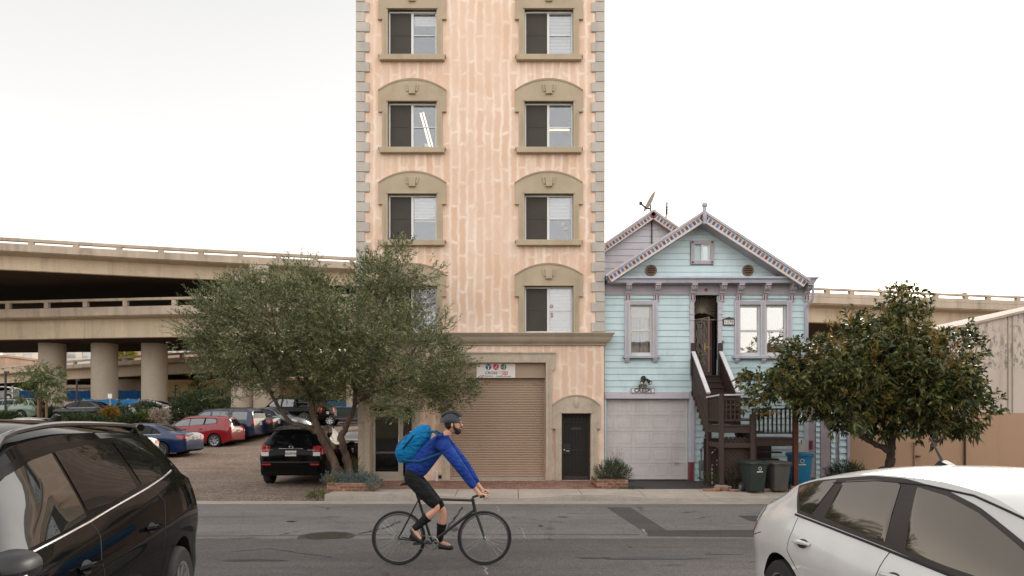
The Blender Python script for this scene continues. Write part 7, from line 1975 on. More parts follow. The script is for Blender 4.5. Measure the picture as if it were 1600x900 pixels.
c, t = std_car(T2, 'parked_car', 'white hatchback with dark pillars and mirrored windows, close at the right edge', 'car', PT['white'], (PXX, PYY, PZZ), PR, None, HATW, HATS,
    [([(-2.19, .74), (-2.13, .70), (-1.97, .80)], [(-2.19, .80), (-2.1, .85), (-1.97, .86)], 'tail_red'), ([(-2.17, .86), (-1.95, .87)], [(-2.17, .965), (-2.05, 1.0), (-1.95, .98)], 'lamp_clear')], (1.09, 1.40, .55, .50), (1.04, 1.33, .66, .55), None, [(-.99, .835), (.08, .815)],
    [[(-.09, .955), (-.08, .8), (-.07, .5), (-.04, .24)], [(-1.24, 1.0), (-1.20, .909), (-1.19, .748), (-1.05, .62)], [(1.10, .9), (1.16, .6), (1.12, .26)], [(-1.35 + .40 * -1, .80), (-2.05, .72)]], glass='carglass_mirror', spokes=5, mirror=(1.0, .93))
for sg in (1, -1):
    c.seam([(-1.3, 1.018), (-.9, .995), (0, .945), (1.1, .89)], sg, t, .009, MT['black'], 'window_seal', .004)
    c.seam([(-1.0, 1.31), (-.5, 1.372), (0, 1.392), (.4, 1.372), (.82, 1.285), (1.2, 1.09)], sg, t, .007, MT['black'], 'roof_seam', .002)
m = MB(); zz = c.top_z(-.62, 0); m.prism([(-.72, zz - .01), (-.54, zz), (-.66, zz + .035)], 'y', -.03, .03); m.tube([(-.66, 0, zz + .02), (-.80, 0, zz + .20)], [.011, .006], 7); m.build('roof_antenna', MT['plastic_black'], t, local=True)

# ---------------- cars of the lot
def spot(px, py=None, Y=None):
    """ground point of the lot under picture point"""
    Yd = Y or terr_hit(py); return Yd, PX(px, Yd)
def place_rear(px, Y, rz, ax, side):
    """origin so that the near rear wheel stands at picture column px, distance Y"""
    x = PX(px, Y); off = Vector((ax, side * .8, 0)); off.rotate(Quaternion((0, 0, 1), rz)); X0, Y0 = x - off.x, Y - off.y
    return (X0, Y0, terr(Y))
LOTG = 'cars parked on the gravel lot'
def sedan_tail(c, t):
    for sg in (1, -1): c.rear_quad(sg * .50, sg * .74, .80, .94, MT['tail_red'], 'tail_lamp', t)
SEDL = [([(-2.36, .80), (-2.2, .80), (-2.02, .88)], [(-2.36, .93), (-2.2, .95), (-2.02, .94)], 'tail_red'), ([(1.98, .70), (2.25, .62)], [(1.98, .80), (2.25, .70)], 'lamp_clear')]
SEDG = (1.13, 1.37, .62, .50); SEDSC = (1.03, 1.39, .66, .54)
SM4 = [[(-.04, .96), (-.05, .3)], [(-.92, .98), (-1.0, .72)], [(1.06, .9), (1.1, .3)]]
def lot_sedan(label, paint, px, Y, rz, ax=-1.38, side=1, T=SEDAN, **k):
    return std_car(T, 'parked_car', label, 'car', paint, place_rear(px, Y, rz, ax, side), rz, LOTG, SEDW, SEDS, SEDL, SEDG, SEDSC, .83, [(-.72, .86), (.22, .84)], SM4, mirror=(.72, .96), chrome=True, low=True, rear_extra=sedan_tail, **k)
lot_sedan('dark blue sedan with red tail lamps parked left of the red hatchback', PT['blue'], 253, 28.8, R(176), plate_txt='6RPX315')
lot_sedan('silver sedan mostly hidden behind the black sport utility car', PT['silver'], 172, 25.9, R(176), plate_txt='5LMB208')
HATL = [([(-2.0, .84), (-1.86, .88)], [(-2.0, 1.06), (-1.86, 1.02)], 'tail_red'), ([(1.9, .62), (2.1, .55)], [(1.9, .74), (2.1, .66)], 'lamp_clear')]
RH = shift(SUV, sx=.90, sz=.91, sy=.93, rw=.315, ra=.375, zs=.20, shoulder=.03, scallop=.015)
RHW = [([(x * .9, z * .91) for x, z in a], [(x * .9, z * .91) for x, z in b]) for a, b in SUVW]; RHS = tuple([(x * .9, z * .91) for x, z in q] for q in SUVS)
def hatch_tail(c, t):
    for sg in (1, -1): c.rear_quad(sg * .52, sg * .72, .78, .98, MT['tail_red'], 'tail_lamp', t)
std_car(RH, 'parked_car', 'bright red small hatchback between the blue sedan and the blue boxy sport utility car', 'car', PT['red'], place_rear(336, 33.6, R(176), -1.29, 1), R(176), LOTG, RHW, RHS, [([(-2.05, .86), (-1.86, .86)], [(-2.05, .98), (-1.9, 1.06)], 'tail_red')], (1.02, 1.36, .56, .46), (1.02, 1.40, .6, .5), .80, [(-.6, .88), (.25, .86)], [[(-.02, .98), (-.03, .3)], [(-.82, 1.0), (-.9, .7)]], mirror=(.7, .97), glass='carglass_light', low=True, rear_extra=hatch_tail, plate_txt='4TKV991', spokes=7)
def boxy_tail(c, t):
    for sg in (1, -1): c.rear_quad(sg * .62, sg * .80, .92, 1.20, MT['tail_red'], 'tail_lamp', t)
std_car(BOXY, 'parked_car', 'tall dark blue boxy sport utility car behind the red hatchback', 'car', PT['navy'], place_rear(371, 35.6, R(176), -1.43, 1), R(176), LOTG, BOXW, None, [([(-2.28, .95), (-2.2, .95)], [(-2.28, 1.2), (-2.2, 1.2)], 'tail_red')], (1.26, 1.62, .68, .62), (1.2, 1.6, .7, .6), .98, [(-.75, 1.02), (.25, 1.0)], [[(-.02, 1.12), (-.03, .32)], [(-1.05, 1.15), (-1.1, .8)]], rails=(-1.9, .2), mirror=(.72, 1.14), glass='carglass_light', low=True, rear_extra=boxy_tail, lower=([(-1.0, .28), (1.0, .28)], [(-1.0, .46), (1.0, .46)]), plate_txt='3FGY570', spokes=6)
lot_sedan('black sedan with bright tail lamps tucked behind the boxy blue car', PT['charcoal'], 398, 37.0, R(176), plate_txt='8CDT446')
def place_front(px, Y, rz, ax, side): return place_rear(px, Y, rz, ax, side)
lot_sedan('slate grey sedan facing right under the olive branches', PT['grey'], 441, 38.4, R(-18), 1.40, -1, T=dict(SEDAN), plate_txt='2WQR083')
c, t = std_car(SUV, 'parked_car', 'black sport utility car seen from behind, parked beside the olive trunks', 'car', PT['black'], (-6.29, 21.55, -.085), R(91.5), LOTG, SUVW, SUVS, [([(-2.29, .90), (-2.1, .92)], [(-2.29, 1.14), (-2.1, 1.14)], 'tail_red')], (1.14, 1.50, .66, .55), (1.12, 1.55, .66, .55), None, [(-.72, .985), (.34, .945)], [[(-.02, 1.06), (-.02, .3)], [(-.9, 1.1), (-1., .72)]], rails=(-1.8, .4), mirror=(.8, 1.07), low=False, lower=([(-1.0, .28), (1.0, .28)], [(-1.0, .42), (1.0, .42)]))
for sg in (1, -1):
    c.rear_quad(sg * .60, sg * .80, .98, 1.13, MT['tail_red'], 'tail_lamp', t); c.rear_quad(sg * .62, sg * .82, .86, .965, MT['lamp_clear'], 'tail_lamp', t); c.rear_quad(sg * .55, sg * .80, .60, .645, MT['tail_red'], 'bumper_reflector', t, .02)
m = MB(); m.tube([c.P_rear(lerp(-.8, .8, i / 10), .68, .01) for i in range(11)], .022, 6); m.build('bumper_edge', MT['plastic_black'], t, local=True, smooth=True)
m = MB(); m.tube([c.P_rear(lerp(-.34, .34, i / 8), 1.06, .012) for i in range(9)], .012, 6); m.build('chrome_bar', MT['chrome'], t, local=True, smooth=True)
m = MB(); e = c.P_rear(0, 1.10, .02); m.tube([e + Vector((0, .06 * math.cos(a), .032 * math.sin(a))) for a in np.linspace(0, 6.28, 15)[:-1]], .007, 5, closed=True); m.build('oval_emblem', MT['chrome'], t, local=True)
for sg, w_ in ((1, .17), (-1, .2)): 
    m = MB(); m.tube([c.P_rear(sg * .66 - sg * w_ * i / 3, 1.02, .012) for i in range(4)], .009, 5); m.build('badge_strip', MT['chrome'], t, local=True)
plate(c, t, 0, .93, '7GXP154'); m = MB(); m.tube([c.P_rear(lerp(-.55, .55, i / 10), 1.545, .03) + Vector((-.08, 0, 0)) for i in range(11)], .03, 6); m.build('roof_spoiler', PT['black'], t, local=True, smooth=True)
m = MB(); p = [c.P_rear(lerp(-.2, .2, i / 4), 1.52, .012) + Vector((-.06, 0, .02)) for i in range(5)]; m.tube(p, .012, 5); m.build('brake_light', MT['tail_red'], t, local=True)
m = MB(); w0 = c.P_rear(-.02, 1.17, .02); m.tube([w0, c.P_rear(.42, 1.24, .02)], .009, 5); m.build('rear_wiper', MT['black'], t, local=True)
c, t = std_car(dict(SEDAN), 'parked_car', 'dark maroon sedan seen end on between the right trunk and the building', 'car', PT['darkred'], (-5.50, 25.4, -.06), R(90), LOTG, SEDW, SEDS, SEDL, (1.08, 1.38, .60, .52), SEDSC, .80, [(-.72, .86)], SM4, mirror=(.72, .96), low=True, glass='carglass_mirror', rear_extra=sedan_tail, plate_txt='1ZNE627')

# pickup truck with an open bed
PK = dict(BOXY, sz=1); PK = shift(BOXY, sx=1.14, sz=1.04, rw=.46, ra=.53, zs=.52)
PK['zt'] = [(-2.67, .80), (-2.65, 1.22), (-2.6, 1.26), (-1.2, 1.27), (-1.0, 1.28), (-.95, 1.70), (-.85, 1.86), (-.3, 1.92), (.45, 1.90), (.75, 1.76), (1.15, 1.36), (1.3, 1.28), (2.2, 1.20), (2.6, 1.05), (2.68, .80)]
PK['ze'] = [(x, z - (.10 if -.95 < x < 1.1 else .04)) for (x, z) in PK['zt']]
PK['zb'] = [(-2.67, 1.18), (-1.2, 1.2), (0, 1.22), (1.2, 1.22), (2.6, .95)]
c, t = std_car(PK, 'pickup_truck', 'lifted black pickup truck with large tyres behind the olive tree', 'truck', PT['black'], place_rear(477, 41.5, R(163), -1.63, 1), R(163), LOTG, [([(.08, 1.27), (1.0, 1.26)], [(.08, 1.74), (.4, 1.72), (.7, 1.58), (1.0, 1.29)]), ([(-.82, 1.28), (-.05, 1.27)], [(-.82, 1.70), (-.05, 1.74)])], None, [([(-2.64, .98), (-2.5, .98)], [(-2.64, 1.2), (-2.5, 1.2)], 'tail_red')], None, (1.34, 1.74, .66, .6), .9, [(.2, 1.12)], [[(0, 1.2), (0, .6)]], mirror=(.85, 1.28), glass='carglass_light', low=True, rear_extra=boxy_tail, plate_txt='8J40719', spokes=8, rimdark=False)
m = MB(); m.box(-2.5, -1.1, -.66, .66, 1.225, 1.285); m.build('bed_floor', MT['black'], t, local=True)
t = thing('utility_trailer', 'low dark utility trailer with a small wheel behind the pickup', 'trailer', (PX(532, 43), 43, terr(43)), R(6)); m = MB(); m.box(-1.3, 1.5, -.6, .6, .40, .48); m.bar((-1.3, 0, .44), (-2.2, 0, .42), .07, .07); m.build('chassis', M('trailer_purple', srgb(86, 78, 112), .6), t, local=True, bevel=.01)
m = MB(); m.box(-1.2, 1.4, -.55, .55, .485, .62); m.build('deck_boards', MT['deck'], t, local=True); wheel(t, -.55, -.68, .34, .17, -1, 8); wheel(t, -.55, .68, .34, .17, 1, 8)
t = thing('equipment_box', 'dark blue equipment box on the lot behind the trailer', 'box', (PX(548, 45), 45, terr(45))); m = MB(); m.box(-.8, .8, -.5, .5, .1, 1.0); m.build('body', MT['bin_lid'], t, local=True, bevel=.03); m = MB(); m.box(-.84, .84, -.54, .54, 1.002, 1.08); m.build('lid', MT['blue_screen2'], t, local=True, bevel=.02)
# far cars
WAG = shift(HATCH, sz=1.0)
std_car(shift(SUV, sx=.96, sz=.93), 'parked_car', 'old pale green station wagon at the far left of the lot', 'car', PT['green'], (PX(18, 47), 47, terr(47)), R(178), LOTG, [([(x * .96, z * .93) for x, z in a], [(x * .96, z * .93) for x, z in b]) for a, b in SUVW], None, [], (1.06, 1.38, .6, .5), (1.06, 1.42, .6, .5), None, [], [], low=True, rails=(-1.6, .4), sides=(1,))
lot_sedan('black sedan with a bright roof line behind the hedge of the lot', PT['charcoal'], 150, 46.5, R(176), plate_txt='5AVU332')
std_car(HATCH, 'parked_car', 'small white hatchback showing only its roof above the black car at the left', 'car', PT['white'], (PX(46, 36), 36, terr(36) - .25), R(175), LOTG, HATW, None, [], (1.09, 1.40, .55, .50), (1.02, 1.40, .68, .55), None, [], [], low=True, sides=(1,))
lot_sedan('silver sedan half hidden behind the pale flowering bush', PT['silver'], 250, 47.5, R(176), plate_txt='4PSH860')
std_car(HATCH, 'parked_car', 'white car parked beyond the blue fence at the far left', 'car', PT['white'], (PX(4, 72), 72, PZ(626, 72)), R(178), LOTG, HATW, None, [], None, None, None, [], [], low=True, sides=(1,))
# ------------------------------------------------------------------ cyclist
CY = 8.70
def cp(px, py, dy=0.0): return Vector((PX(px, CY), CY + dy, PZ(py, CY)))
def skin_mesh(name, verts, edges, radii, mat, parent, root=0, sub=2, extra=None, mats=None, smooth=True):
    me = bpy.data.meshes.new(name); me.from_pydata([tuple(v) for v in verts], edges, []); o = bpy.data.objects.new(name, me); COL.objects.link(o)
    o.modifiers.new('skin', 'SKIN'); s2 = o.modifiers.new('sub', 'SUBSURF'); s2.levels = sub; s2.render_levels = sub
    for i, r in enumerate(radii):
        d = me.skin_vertices[0].data[i]; d.radius = r if isinstance(r, tuple) else (r, r); d.use_root = (i == root)
    dg = bpy.context.evaluated_depsgraph_get(); dg.update(); ev = bpy.data.meshes.new_from_object(o.evaluated_get(dg))
    m = MB(); m.add([v.co for v in ev.vertices], [list(p.vertices) for p in ev.polygons])
    bpy.data.objects.remove(o); bpy.data.meshes.remove(me); bpy.data.meshes.remove(ev)
    if extra: extra(m)
    return m.build(name, mats or mat, parent, smooth=smooth, sharp=75)
def m_cloth(name, col):
    t = NT(name); f = t.noise(7, 3, .5, t.mapping((1, 1, 1.6), rot=(0, .6, 0)), 1.2); n = t.noise(60, 3)
    c = t.mix(t.ramp(f, [(.3, 0.0), (.7, 1.0)]), sc(col, .72), sc(col, 1.15)); t.set(col=c, rough=.8, spec=.2)
    t.bump(t.math('ADD', f, t.math('MULTIPLY', n, .06)), .9, .06); return t.mat
MT['skin'] = M('skin', srgb(196, 146, 122), .5, .08, 6); MT['jacket'] = m_cloth('blue_jacket', srgb(30, 60, 136)); MT['shorts'] = m_cloth('black_shorts', (.012, .012, .013)); MT['shoe'] = M('black_shoe', (.018, .018, .018), .5, .2, 8)
MT['hair'] = M('dark_hair', srgb(40, 28, 22), .7, .3, 30); MT['helmet'] = M('helmet_shell', srgb(34, 38, 46), .35, .15, 5); MT['pack'] = m_cloth('teal_backpack', srgb(10, 108, 160)); MT['pack2'] = M('dark_teal_fabric', srgb(14, 72, 104), .8, .15, 3)
base = cp(690, 883); base.z = 0.0
pr = thing('person', 'cyclist in a blue jacket, black shorts and dark helmet, leaning over the handlebar', 'person', base)
N, Fr = -.10, .10                      # near (right) and far side offsets in depth
hip = cp(643, 742); spine = cp(660, 716); chest = cp(686, 692); neck = cp(699, 679); nk2 = cp(703, 671)
shN, shF = cp(692, 690, -.18), cp(692, 690, .18)
elN, elF = cp(722, 729, -.23), cp(724, 727, .23); wrN, wrF = cp(746, 764, -.19), cp(748, 763, .19); haN, haF = cp(752, 771, -.185), cp(754, 770, .185)
hpN, hpF = cp(644, 745, -.10), cp(644, 745, .10); knN, knF = cp(686, 792, -.10), cp(692, 800, .10)
anN, anF = cp(648, 825, -.10), cp(685, 849, .10); toN, toF = cp(659, 842, -.11), cp(704, 857, .11); heN, heF = cp(642, 828, -.1), cp(677, 851, .1)
V = [hip, spine, chest, neck, nk2, shN, elN, wrN, haN, shF, elF, wrF, haF, hpN, lerp(hpN, knN, .5), knN, lerp(knN, anN, .4), anN, toN, hpF, lerp(hpF, knF, .5), knF, lerp(knF, anF, .4), anF, toF]
E = [(0, 1), (1, 2), (2, 3), (3, 4), (2, 5), (5, 6), (6, 7), (7, 8), (2, 9), (9, 10), (10, 11), (11, 12), (0, 13), (13, 14), (14, 15), (15, 16), (16, 17), (17, 18), (0, 19), (19, 20), (20, 21), (21, 22), (22, 23), (23, 24)]
RD = [.10, .09, .09, .058, .058, .045, .036, .028, .032, .045, .036, .028, .032, .06, .055, .05, .054, .034, .03, .06, .055, .05, .054, .034, .03]
def face(m):
    c = cp(708, 663); hr = (.098, .078, .122)
    def q(x, y, z): return (c.x + x, c.y + y, c.z + z)
    o = len(m.v); m.sphere((0, 0, 0), hr, 20, 14)
    for i in range(o, len(m.v)):
        x, y, z = m.v[i]
        t = max(0, -z / .122); x2 = x * (1 - .18 * t) + (.018 * t if x > 0 else .02 * t); y2 = y * (1 - .22 * t)
        if x > .07 and abs(z) < .03: x2 -= .006
        m.v[i] = q(x2, y2, z)
    # nose, lips, brow, ears, chin
    o = len(m.v); m.sphere(q(.104, 0, -.012), (.022, .016, .020), 10, 7); m.sphere(q(.096, 0, .012), (.014, .011, .03), 8, 6); m.sphere(q(.090, 0, .035), (.018, .05, .010), 10, 6)
    m.sphere(q(.092, 0, -.055), (.014, .026, .009), 10, 6); m.sphere(q(.078, 0, -.098), (.026, .03, .018), 10, 6)
    for s_ in (-1, 1): m.sphere(q(-.005, s_ * .078, -.005), (.018, .012, .032), 8, 7); m.sphere(q(.086, s_ * .032, .012), (.012, .013, .010), 8, 6)
    # hands: palm plus five curled fingers round the bar
    for (ha, s_) in ((haN, -1), (haF, 1)):
        m.sphere(tuple(ha + Vector((.004, 0, .006))), (.045, .042, .022), 12, 8)
        for k in range(4):
            y = ha.y + (k - 1.5) * .021; L = (.88, 1.0, .95, .78)[k]
            m.tube([(ha.x + .025, y, ha.z + .012), (ha.x + .06 * L, y, ha.z + .008), (ha.x + .076 * L, y, ha.z - .02), (ha.x + .058 * L, y, ha.z - .045), (ha.x + .032, y, ha.z - .046)], [.0105, .0105, .0098, .009, .008], 7)
        m.tube([(ha.x - .015, ha.y - s_ * .036, ha.z + .0), (ha.x + .012, ha.y - s_ * .058, ha.z - .012), (ha.x + .038, ha.y - s_ * .056, ha.z - .030)], [.0125, .011, .009], 7)
skin_mesh('body', V, E, RD, MT['skin'], pr, 0, 2, face)
m = MB(); c = cp(708, 663)
for s_ in (-1, 1): m.sphere((c.x + .094, c.y + s_ * .032, c.z + .012), (.006, .008, .0055), 8, 6)
m.build('eyes', MT['ink'], pr, smooth=True)
# clothes
jv = [hip + Vector((-.025, 0, -.045)), spine, chest, neck + Vector((-.005, 0, -.01)), shN, elN, lerp(elN, wrN, .9), shF, elF, lerp(elF, wrF, .9)]
skin_mesh('jacket', jv, [(0, 1), (1, 2), (2, 3), (2, 4), (4, 5), (5, 6), (2, 7), (7, 8), (8, 9)], [.165, .175, .185, .078, .092, .070, .050, .092, .070, .050], MT['jacket'], pr, 0, 2)
sv = [hip + Vector((-.01, 0, -.02)), hpN, lerp(hpN, knN, .5), lerp(hpN, knN, .97), hpF, lerp(hpF, knF, .5), lerp(hpF, knF, .97), hip + Vector((.03, 0, .03))]
skin_mesh('shorts', sv, [(0, 1), (1, 2), (2, 3), (0, 4), (4, 5), (5, 6), (0, 7)], [.145, .108, .095, .074, .108, .095, .074, .13], MT['shorts'], pr, 0, 2)
for nm, (an, to, he, kn) in dict(n=(anN, toN, heN, knN), f=(anF, toF, heF, knF)).items():
    up_ = (kn - an).normalized(); hv = lerp(an, he, .7) - up_ * .045; tv = to - up_ * .01; d_ = (tv - hv).normalized()
    skin_mesh('shoe', [hv, lerp(hv, tv, .45) + up_ * .008, tv - d_ * .02, tv + d_ * .035, lerp(hv, an, .6)], [(0, 1), (1, 2), (2, 3), (0, 4)], [.042, .044, .042, .026, .042], MT['shoe'], pr, 0, 2)
    m = MB(); a = lerp(an, kn, .02); b = lerp(an, kn, .58); m.tube([a, lerp(a, b, .5), b], [.042, .05, .066], 12); m.build('sock', MT['shorts'], pr, smooth=True)
# helmet with vents and strap, beard, hair
c = cp(706, 661); m = MB(); rows = []
for i in range(9):
    t = i / 8; a = t * math.pi * .52; rows.append([(c.x - .012 + .134 * math.sin(a) * math.cos(b) * (1.0 if math.cos(b) > 0 else 1.02), c.y + .098 * math.sin(a) * math.sin(b), c.z + .012 + .132 * math.cos(a)) for b in np.linspace(0, 2 * math.pi, 29)])
m.grid(rows, flip=False); rim = rows[-1]; m.grid([rim, [(x * .0 + (c.x + (x - c.x) * .84), c.y + (y - c.y) * .84, z + .01) for (x, y, z) in rim]]); h = m.build('helmet', MT['helmet'], pr, smooth=True)
m = MB()
for s_ in (-1, 0, 1):
    P = []
    for i in range(9):
        t = -1.0 + 2.0 * i / 8; P.append((c.x - .006 + .146 * math.sin(t), c.y + s_ * .042, c.z + .014 + (.136 if s_ == 0 else .122) * math.cos(t)))
    m.tube(P, .011, 6)
m.build('helmet_ribs', MT['shoe'], h, smooth=True)
m = MB()
for s_ in (-1, 1): m.tube([(c.x + .03, c.y + s_ * .086, c.z + .02), (c.x + .028, c.y + s_ * .074, c.z - .06), (c.x + .045, c.y + s_ * .02, c.z - .125)], .006, 5)
m.build('chin_strap', MT['shoe'], h, smooth=True)
c = cp(708, 663); m = MB(); m.sphere((c.x + .055, c.y, c.z - .085), (.052, .056, .046), 14, 9); 
for s_ in (-1, 1): m.tube([(c.x + .06, c.y + s_ * .045, c.z - .075), (c.x + .02, c.y + s_ * .072, c.z - .04), (c.x + .01, c.y + s_ * .077, c.z + .02)], [.022, .015, .01], 8)
m.tube([(c.x + .099, c.y - .025, c.z - .045), (c.x + .106, c.y, c.z - .04), (c.x + .099, c.y + .025, c.z - .045)], .008, 6)
m.build('beard', MT['hair'], pr, smooth=True)
m = MB(); m.sphere((c.x - .035, c.y, c.z + .01), (.078, .084, .085), 14, 9); m.build('hair', MT['hair'], pr, smooth=True)

# backpack
bp = thing('backpack', 'bright teal blue backpack on the cyclist back', 'backpack', cp(655, 735))
ax_ = (chest - hip).normalized(); nb = Vector((-ax_.z, 0, ax_.x)); ctr = lerp(hip, chest, .60) + nb * .235
m = MB(); rows = []
for i in range(13):
    t = -1 + 2 * i / 12; k = max(.02, 1 - abs(t) ** 3.2) ** .5; rows.append([tuple(ctr + ax_ * (t * .30) + nb * (.134 * k * math.copysign(abs(math.cos(a)) ** .75, math.cos(a)) * (1.12 if t < 0 else .95)) + Vector((0, .165 * k * math.copysign(abs(math.sin(a)) ** .75, math.sin(a)), 0))) for a in np.linspace(0, 2 * math.pi, 25)])
m.grid(rows, flip=True); m.build('bag', MT['pack'], bp, smooth=True)
m = MB(); rows = []
for i in range(9):
    t = -1 + 2 * i / 8; k = max(.02, 1 - abs(t) ** 3) ** .5; rows.append([tuple(ctr + nb * .085 - ax_ * .07 + ax_ * (t * .15) + nb * (.075 * k * math.cos(a)) + Vector((0, .13 * k * math.sin(a), 0))) for a in np.linspace(0, 2 * math.pi, 21)])
m.grid(rows, flip=True); m.build('front_pocket', MT['pack2'], bp, smooth=True)
m = MB()
for s_ in (-1, 1): m.tube([ctr + ax_ * .24 - nb * .05 + Vector((0, s_ * .10, 0)), chest + nb * .13 + ax_ * .08 + Vector((0, s_ * .13, 0)), chest + ax_ * .10 + Vector((.03, s_ * .16, -.03)), chest - nb * .13 + Vector((-.02, s_ * .165, -.02)), spine + Vector((-.02, s_ * .17, -.03)), ctr - ax_ * .22 - nb * .06 + Vector((0, s_ * .13, 0))], .016, 7)
m.build('strap', MT['pack2'], bp, smooth=True)
m = MB(); a = ctr + nb * .11 + ax_ * .07; 
for s_ in (-1, 1): m.tube([ctr + ax_ * .10 + nb * .06 + Vector((0, -.168, 0)), ctr - ax_ * .12 + nb * .05 + Vector((0, -.168, 0))], .008, 5)
m.tube([ctr + nb * .128 + ax_ * .09 + Vector((0, -.09, 0)), ctr + nb * .128 + ax_ * .09 + Vector((0, .09, 0))], .009, 5); m.build('pale_piping', MT['steel'], bp)

# bicycle
bk = thing('bicycle', 'dark city bicycle with slim tyres ridden across the street', 'bicycle', base)
rw_, fw_ = cp(623, 840), cp(757, 840); rr = .345; rw_.z = fw_.z = rr + .003
MT['bike'] = M('bike_frame', (.016, .016, .017), .35, .1, 6); MT['spoke'] = M('spoke_steel', (.4, .4, .4), .3, .05, 8, metal=1.0)
for w_ in (rw_, fw_):
    m = MB(); m.tube([(w_.x + (rr - .016) * math.cos(a), w_.y, w_.z + (rr - .016) * math.sin(a)) for a in np.linspace(0, 2 * math.pi, 61)[:-1]], .016, 8, closed=True); t = m.build('wheel', MT['rubber'], bk, smooth=True)
    m = MB(); m.tube([(w_.x + (rr - .042) * math.cos(a), w_.y, w_.z + (rr - .042) * math.sin(a)) for a in np.linspace(0, 2 * math.pi, 61)[:-1]], .012, 6, closed=True); m.build('rim', MT['rim_dark'], t, smooth=True)
    m = MB()
    for i in range(28):
        a = 2 * math.pi * i / 28; b = a + (.35 if i % 2 else -.35); s_ = .03 if i % 4 < 2 else -.03
        m.tube([(w_.x + .02 * math.cos(b), w_.y + s_, w_.z + .02 * math.sin(b)), (w_.x + (rr - .05) * math.cos(a), w_.y, w_.z + (rr - .05) * math.sin(a))], .0013, 4, caps=False)
    m.build('spokes', MT['spoke'], t)
    m = MB(); m.lathe([(.012, -.055), (.022, -.04), (.016, 0), (.022, .04), (.012, .055)], tuple(w_), 'y', 14); m.build('hub', MT['steel'], t, smooth=True)
bb = cp(675, 848); bb.z = .29; st_ = cp(650, 768); sad = cp(644, 757); ht = cp(739, 782); hb = cp(742, 796); 
m = MB()
m.tube([bb, lerp(bb, st_, .93), st_], [.018, .016, .014], 10); m.tube([lerp(bb, st_, .86), ht], .016, 10); m.tube([bb, hb], .019, 10); m.tube([ht + (ht - hb) * .25, hb - (ht - hb) * .2], .021, 12)
for s_ in (-1, 1):
    o = Vector((0, s_ * .06, 0)); m.tube([bb + Vector((0, s_ * .03, 0)), rw_ + o], .010, 8); m.tube([lerp(bb, st_, .84) + Vector((0, s_ * .018, 0)), rw_ + o], .008, 8)
    m.tube([hb + Vector((0, s_ * .04, -.01)), lerp(hb, fw_, .5) + Vector((0, s_ * .055, 0)), fw_ + o], [.014, .012, .009], 8)
m.build('frame', MT['bike'], bk, smooth=True)
m = MB(); m.tube([st_, sad + Vector((0, 0, -.02))], .013, 8); m.build('seat_post', MT['steel'], bk, smooth=True)
m = MB(); rows = []
for (dx, w_, h_) in ((-.14, .06, .0), (-.12, .072, .012), (-.05, .06, .012), (.04, .028, .006), (.12, .02, .002), (.135, .012, -.006)):
    rows.append([(sad.x + dx, sad.y + w_ * math.cos(a), sad.z + h_ + .022 * math.sin(a)) for a in np.linspace(0, 2 * math.pi, 15)])
m.grid(rows, flip=True); m.build('saddle', MT['shoe'], bk, smooth=True)
gr = (haN + haF) / 2 + Vector((.03, 0, -.022)); 
m = MB(); sb = ht + (ht - hb) * .35; m.tube([sb, lerp(sb, gr, .5) + Vector((0, 0, .01)), gr], .015, 8); m.tube([gr + Vector((-.03, -.27, .005)), gr + Vector((.0, -.15, .0)), gr, gr + Vector((.0, .15, .0)), gr + Vector((-.03, .27, .005))], .0125, 9); m.build('handlebar', MT['bike'], bk, smooth=True)
for s_ in (-1, 1):
    m = MB(); m.tube([gr + Vector((-.03, s_ * .28, .005)), gr + Vector((-.004, s_ * .14, .001))], .016, 9); m.build('grip', MT['rubber'], bk, smooth=True)
    m = MB(); m.tube([gr + Vector((.01, s_ * .11, -.005)), gr + Vector((.06, s_ * .15, -.03)), gr + Vector((.055, s_ * .22, -.04))], .006, 6); m.build('brake_lever', MT['steel'], bk, smooth=True)
m = MB(); m.lathe([(.088, -.062), (.092, -.058), (.088, -.054), (.076, -.056)], tuple(bb), 'y', 32, cap=False); 
for i in range(4):
    a = i * math.pi / 2 + .5; m.bar(bb + Vector((0, -.058, 0)), bb + Vector((.08 * math.cos(a), -.058, .08 * math.sin(a))), .016, .006, up=(0, 1, 0))
m.build('chainring', MT['spoke'], bk)
pdN, pdF = toN + Vector((-.03, 0, -.035)), toF + Vector((-.03, 0, -.035))
m = MB(); 
for pd, s_ in ((pdN, -1), (pdF, 1)):
    d_ = Vector((pd.x - bb.x, 0, pd.z - bb.z)).normalized() * .172; e_ = bb + d_ + Vector((0, s_ * .085, 0)); m.tube([bb + Vector((0, s_ * .075, 0)), e_], [.014, .011], 8); m.box(e_.x - .045, e_.x + .045, e_.y + s_ * .01, e_.y + s_ * .09, e_.z - .011, e_.z + .011)
m.build('crank', MT['bike'], bk, bevel=.003)
m = MB(); m.tube([bb + Vector((0, -.056, .088)), rw_ + Vector((0, -.05, .045)), rw_ + Vector((-.045, -.05, 0)), rw_ + Vector((.0, -.05, -.045)), rw_ + Vector((.04, -.05, -.10)), bb + Vector((0, -.056, -.088)), bb + Vector((.088, -.056, 0))], .005, 5, closed=True); m.lathe([(.048, -.054), (.048, -.046), (.03, -.04)], tuple(rw_), 'y', 20); m.build('chain', MT['spoke'], bk)
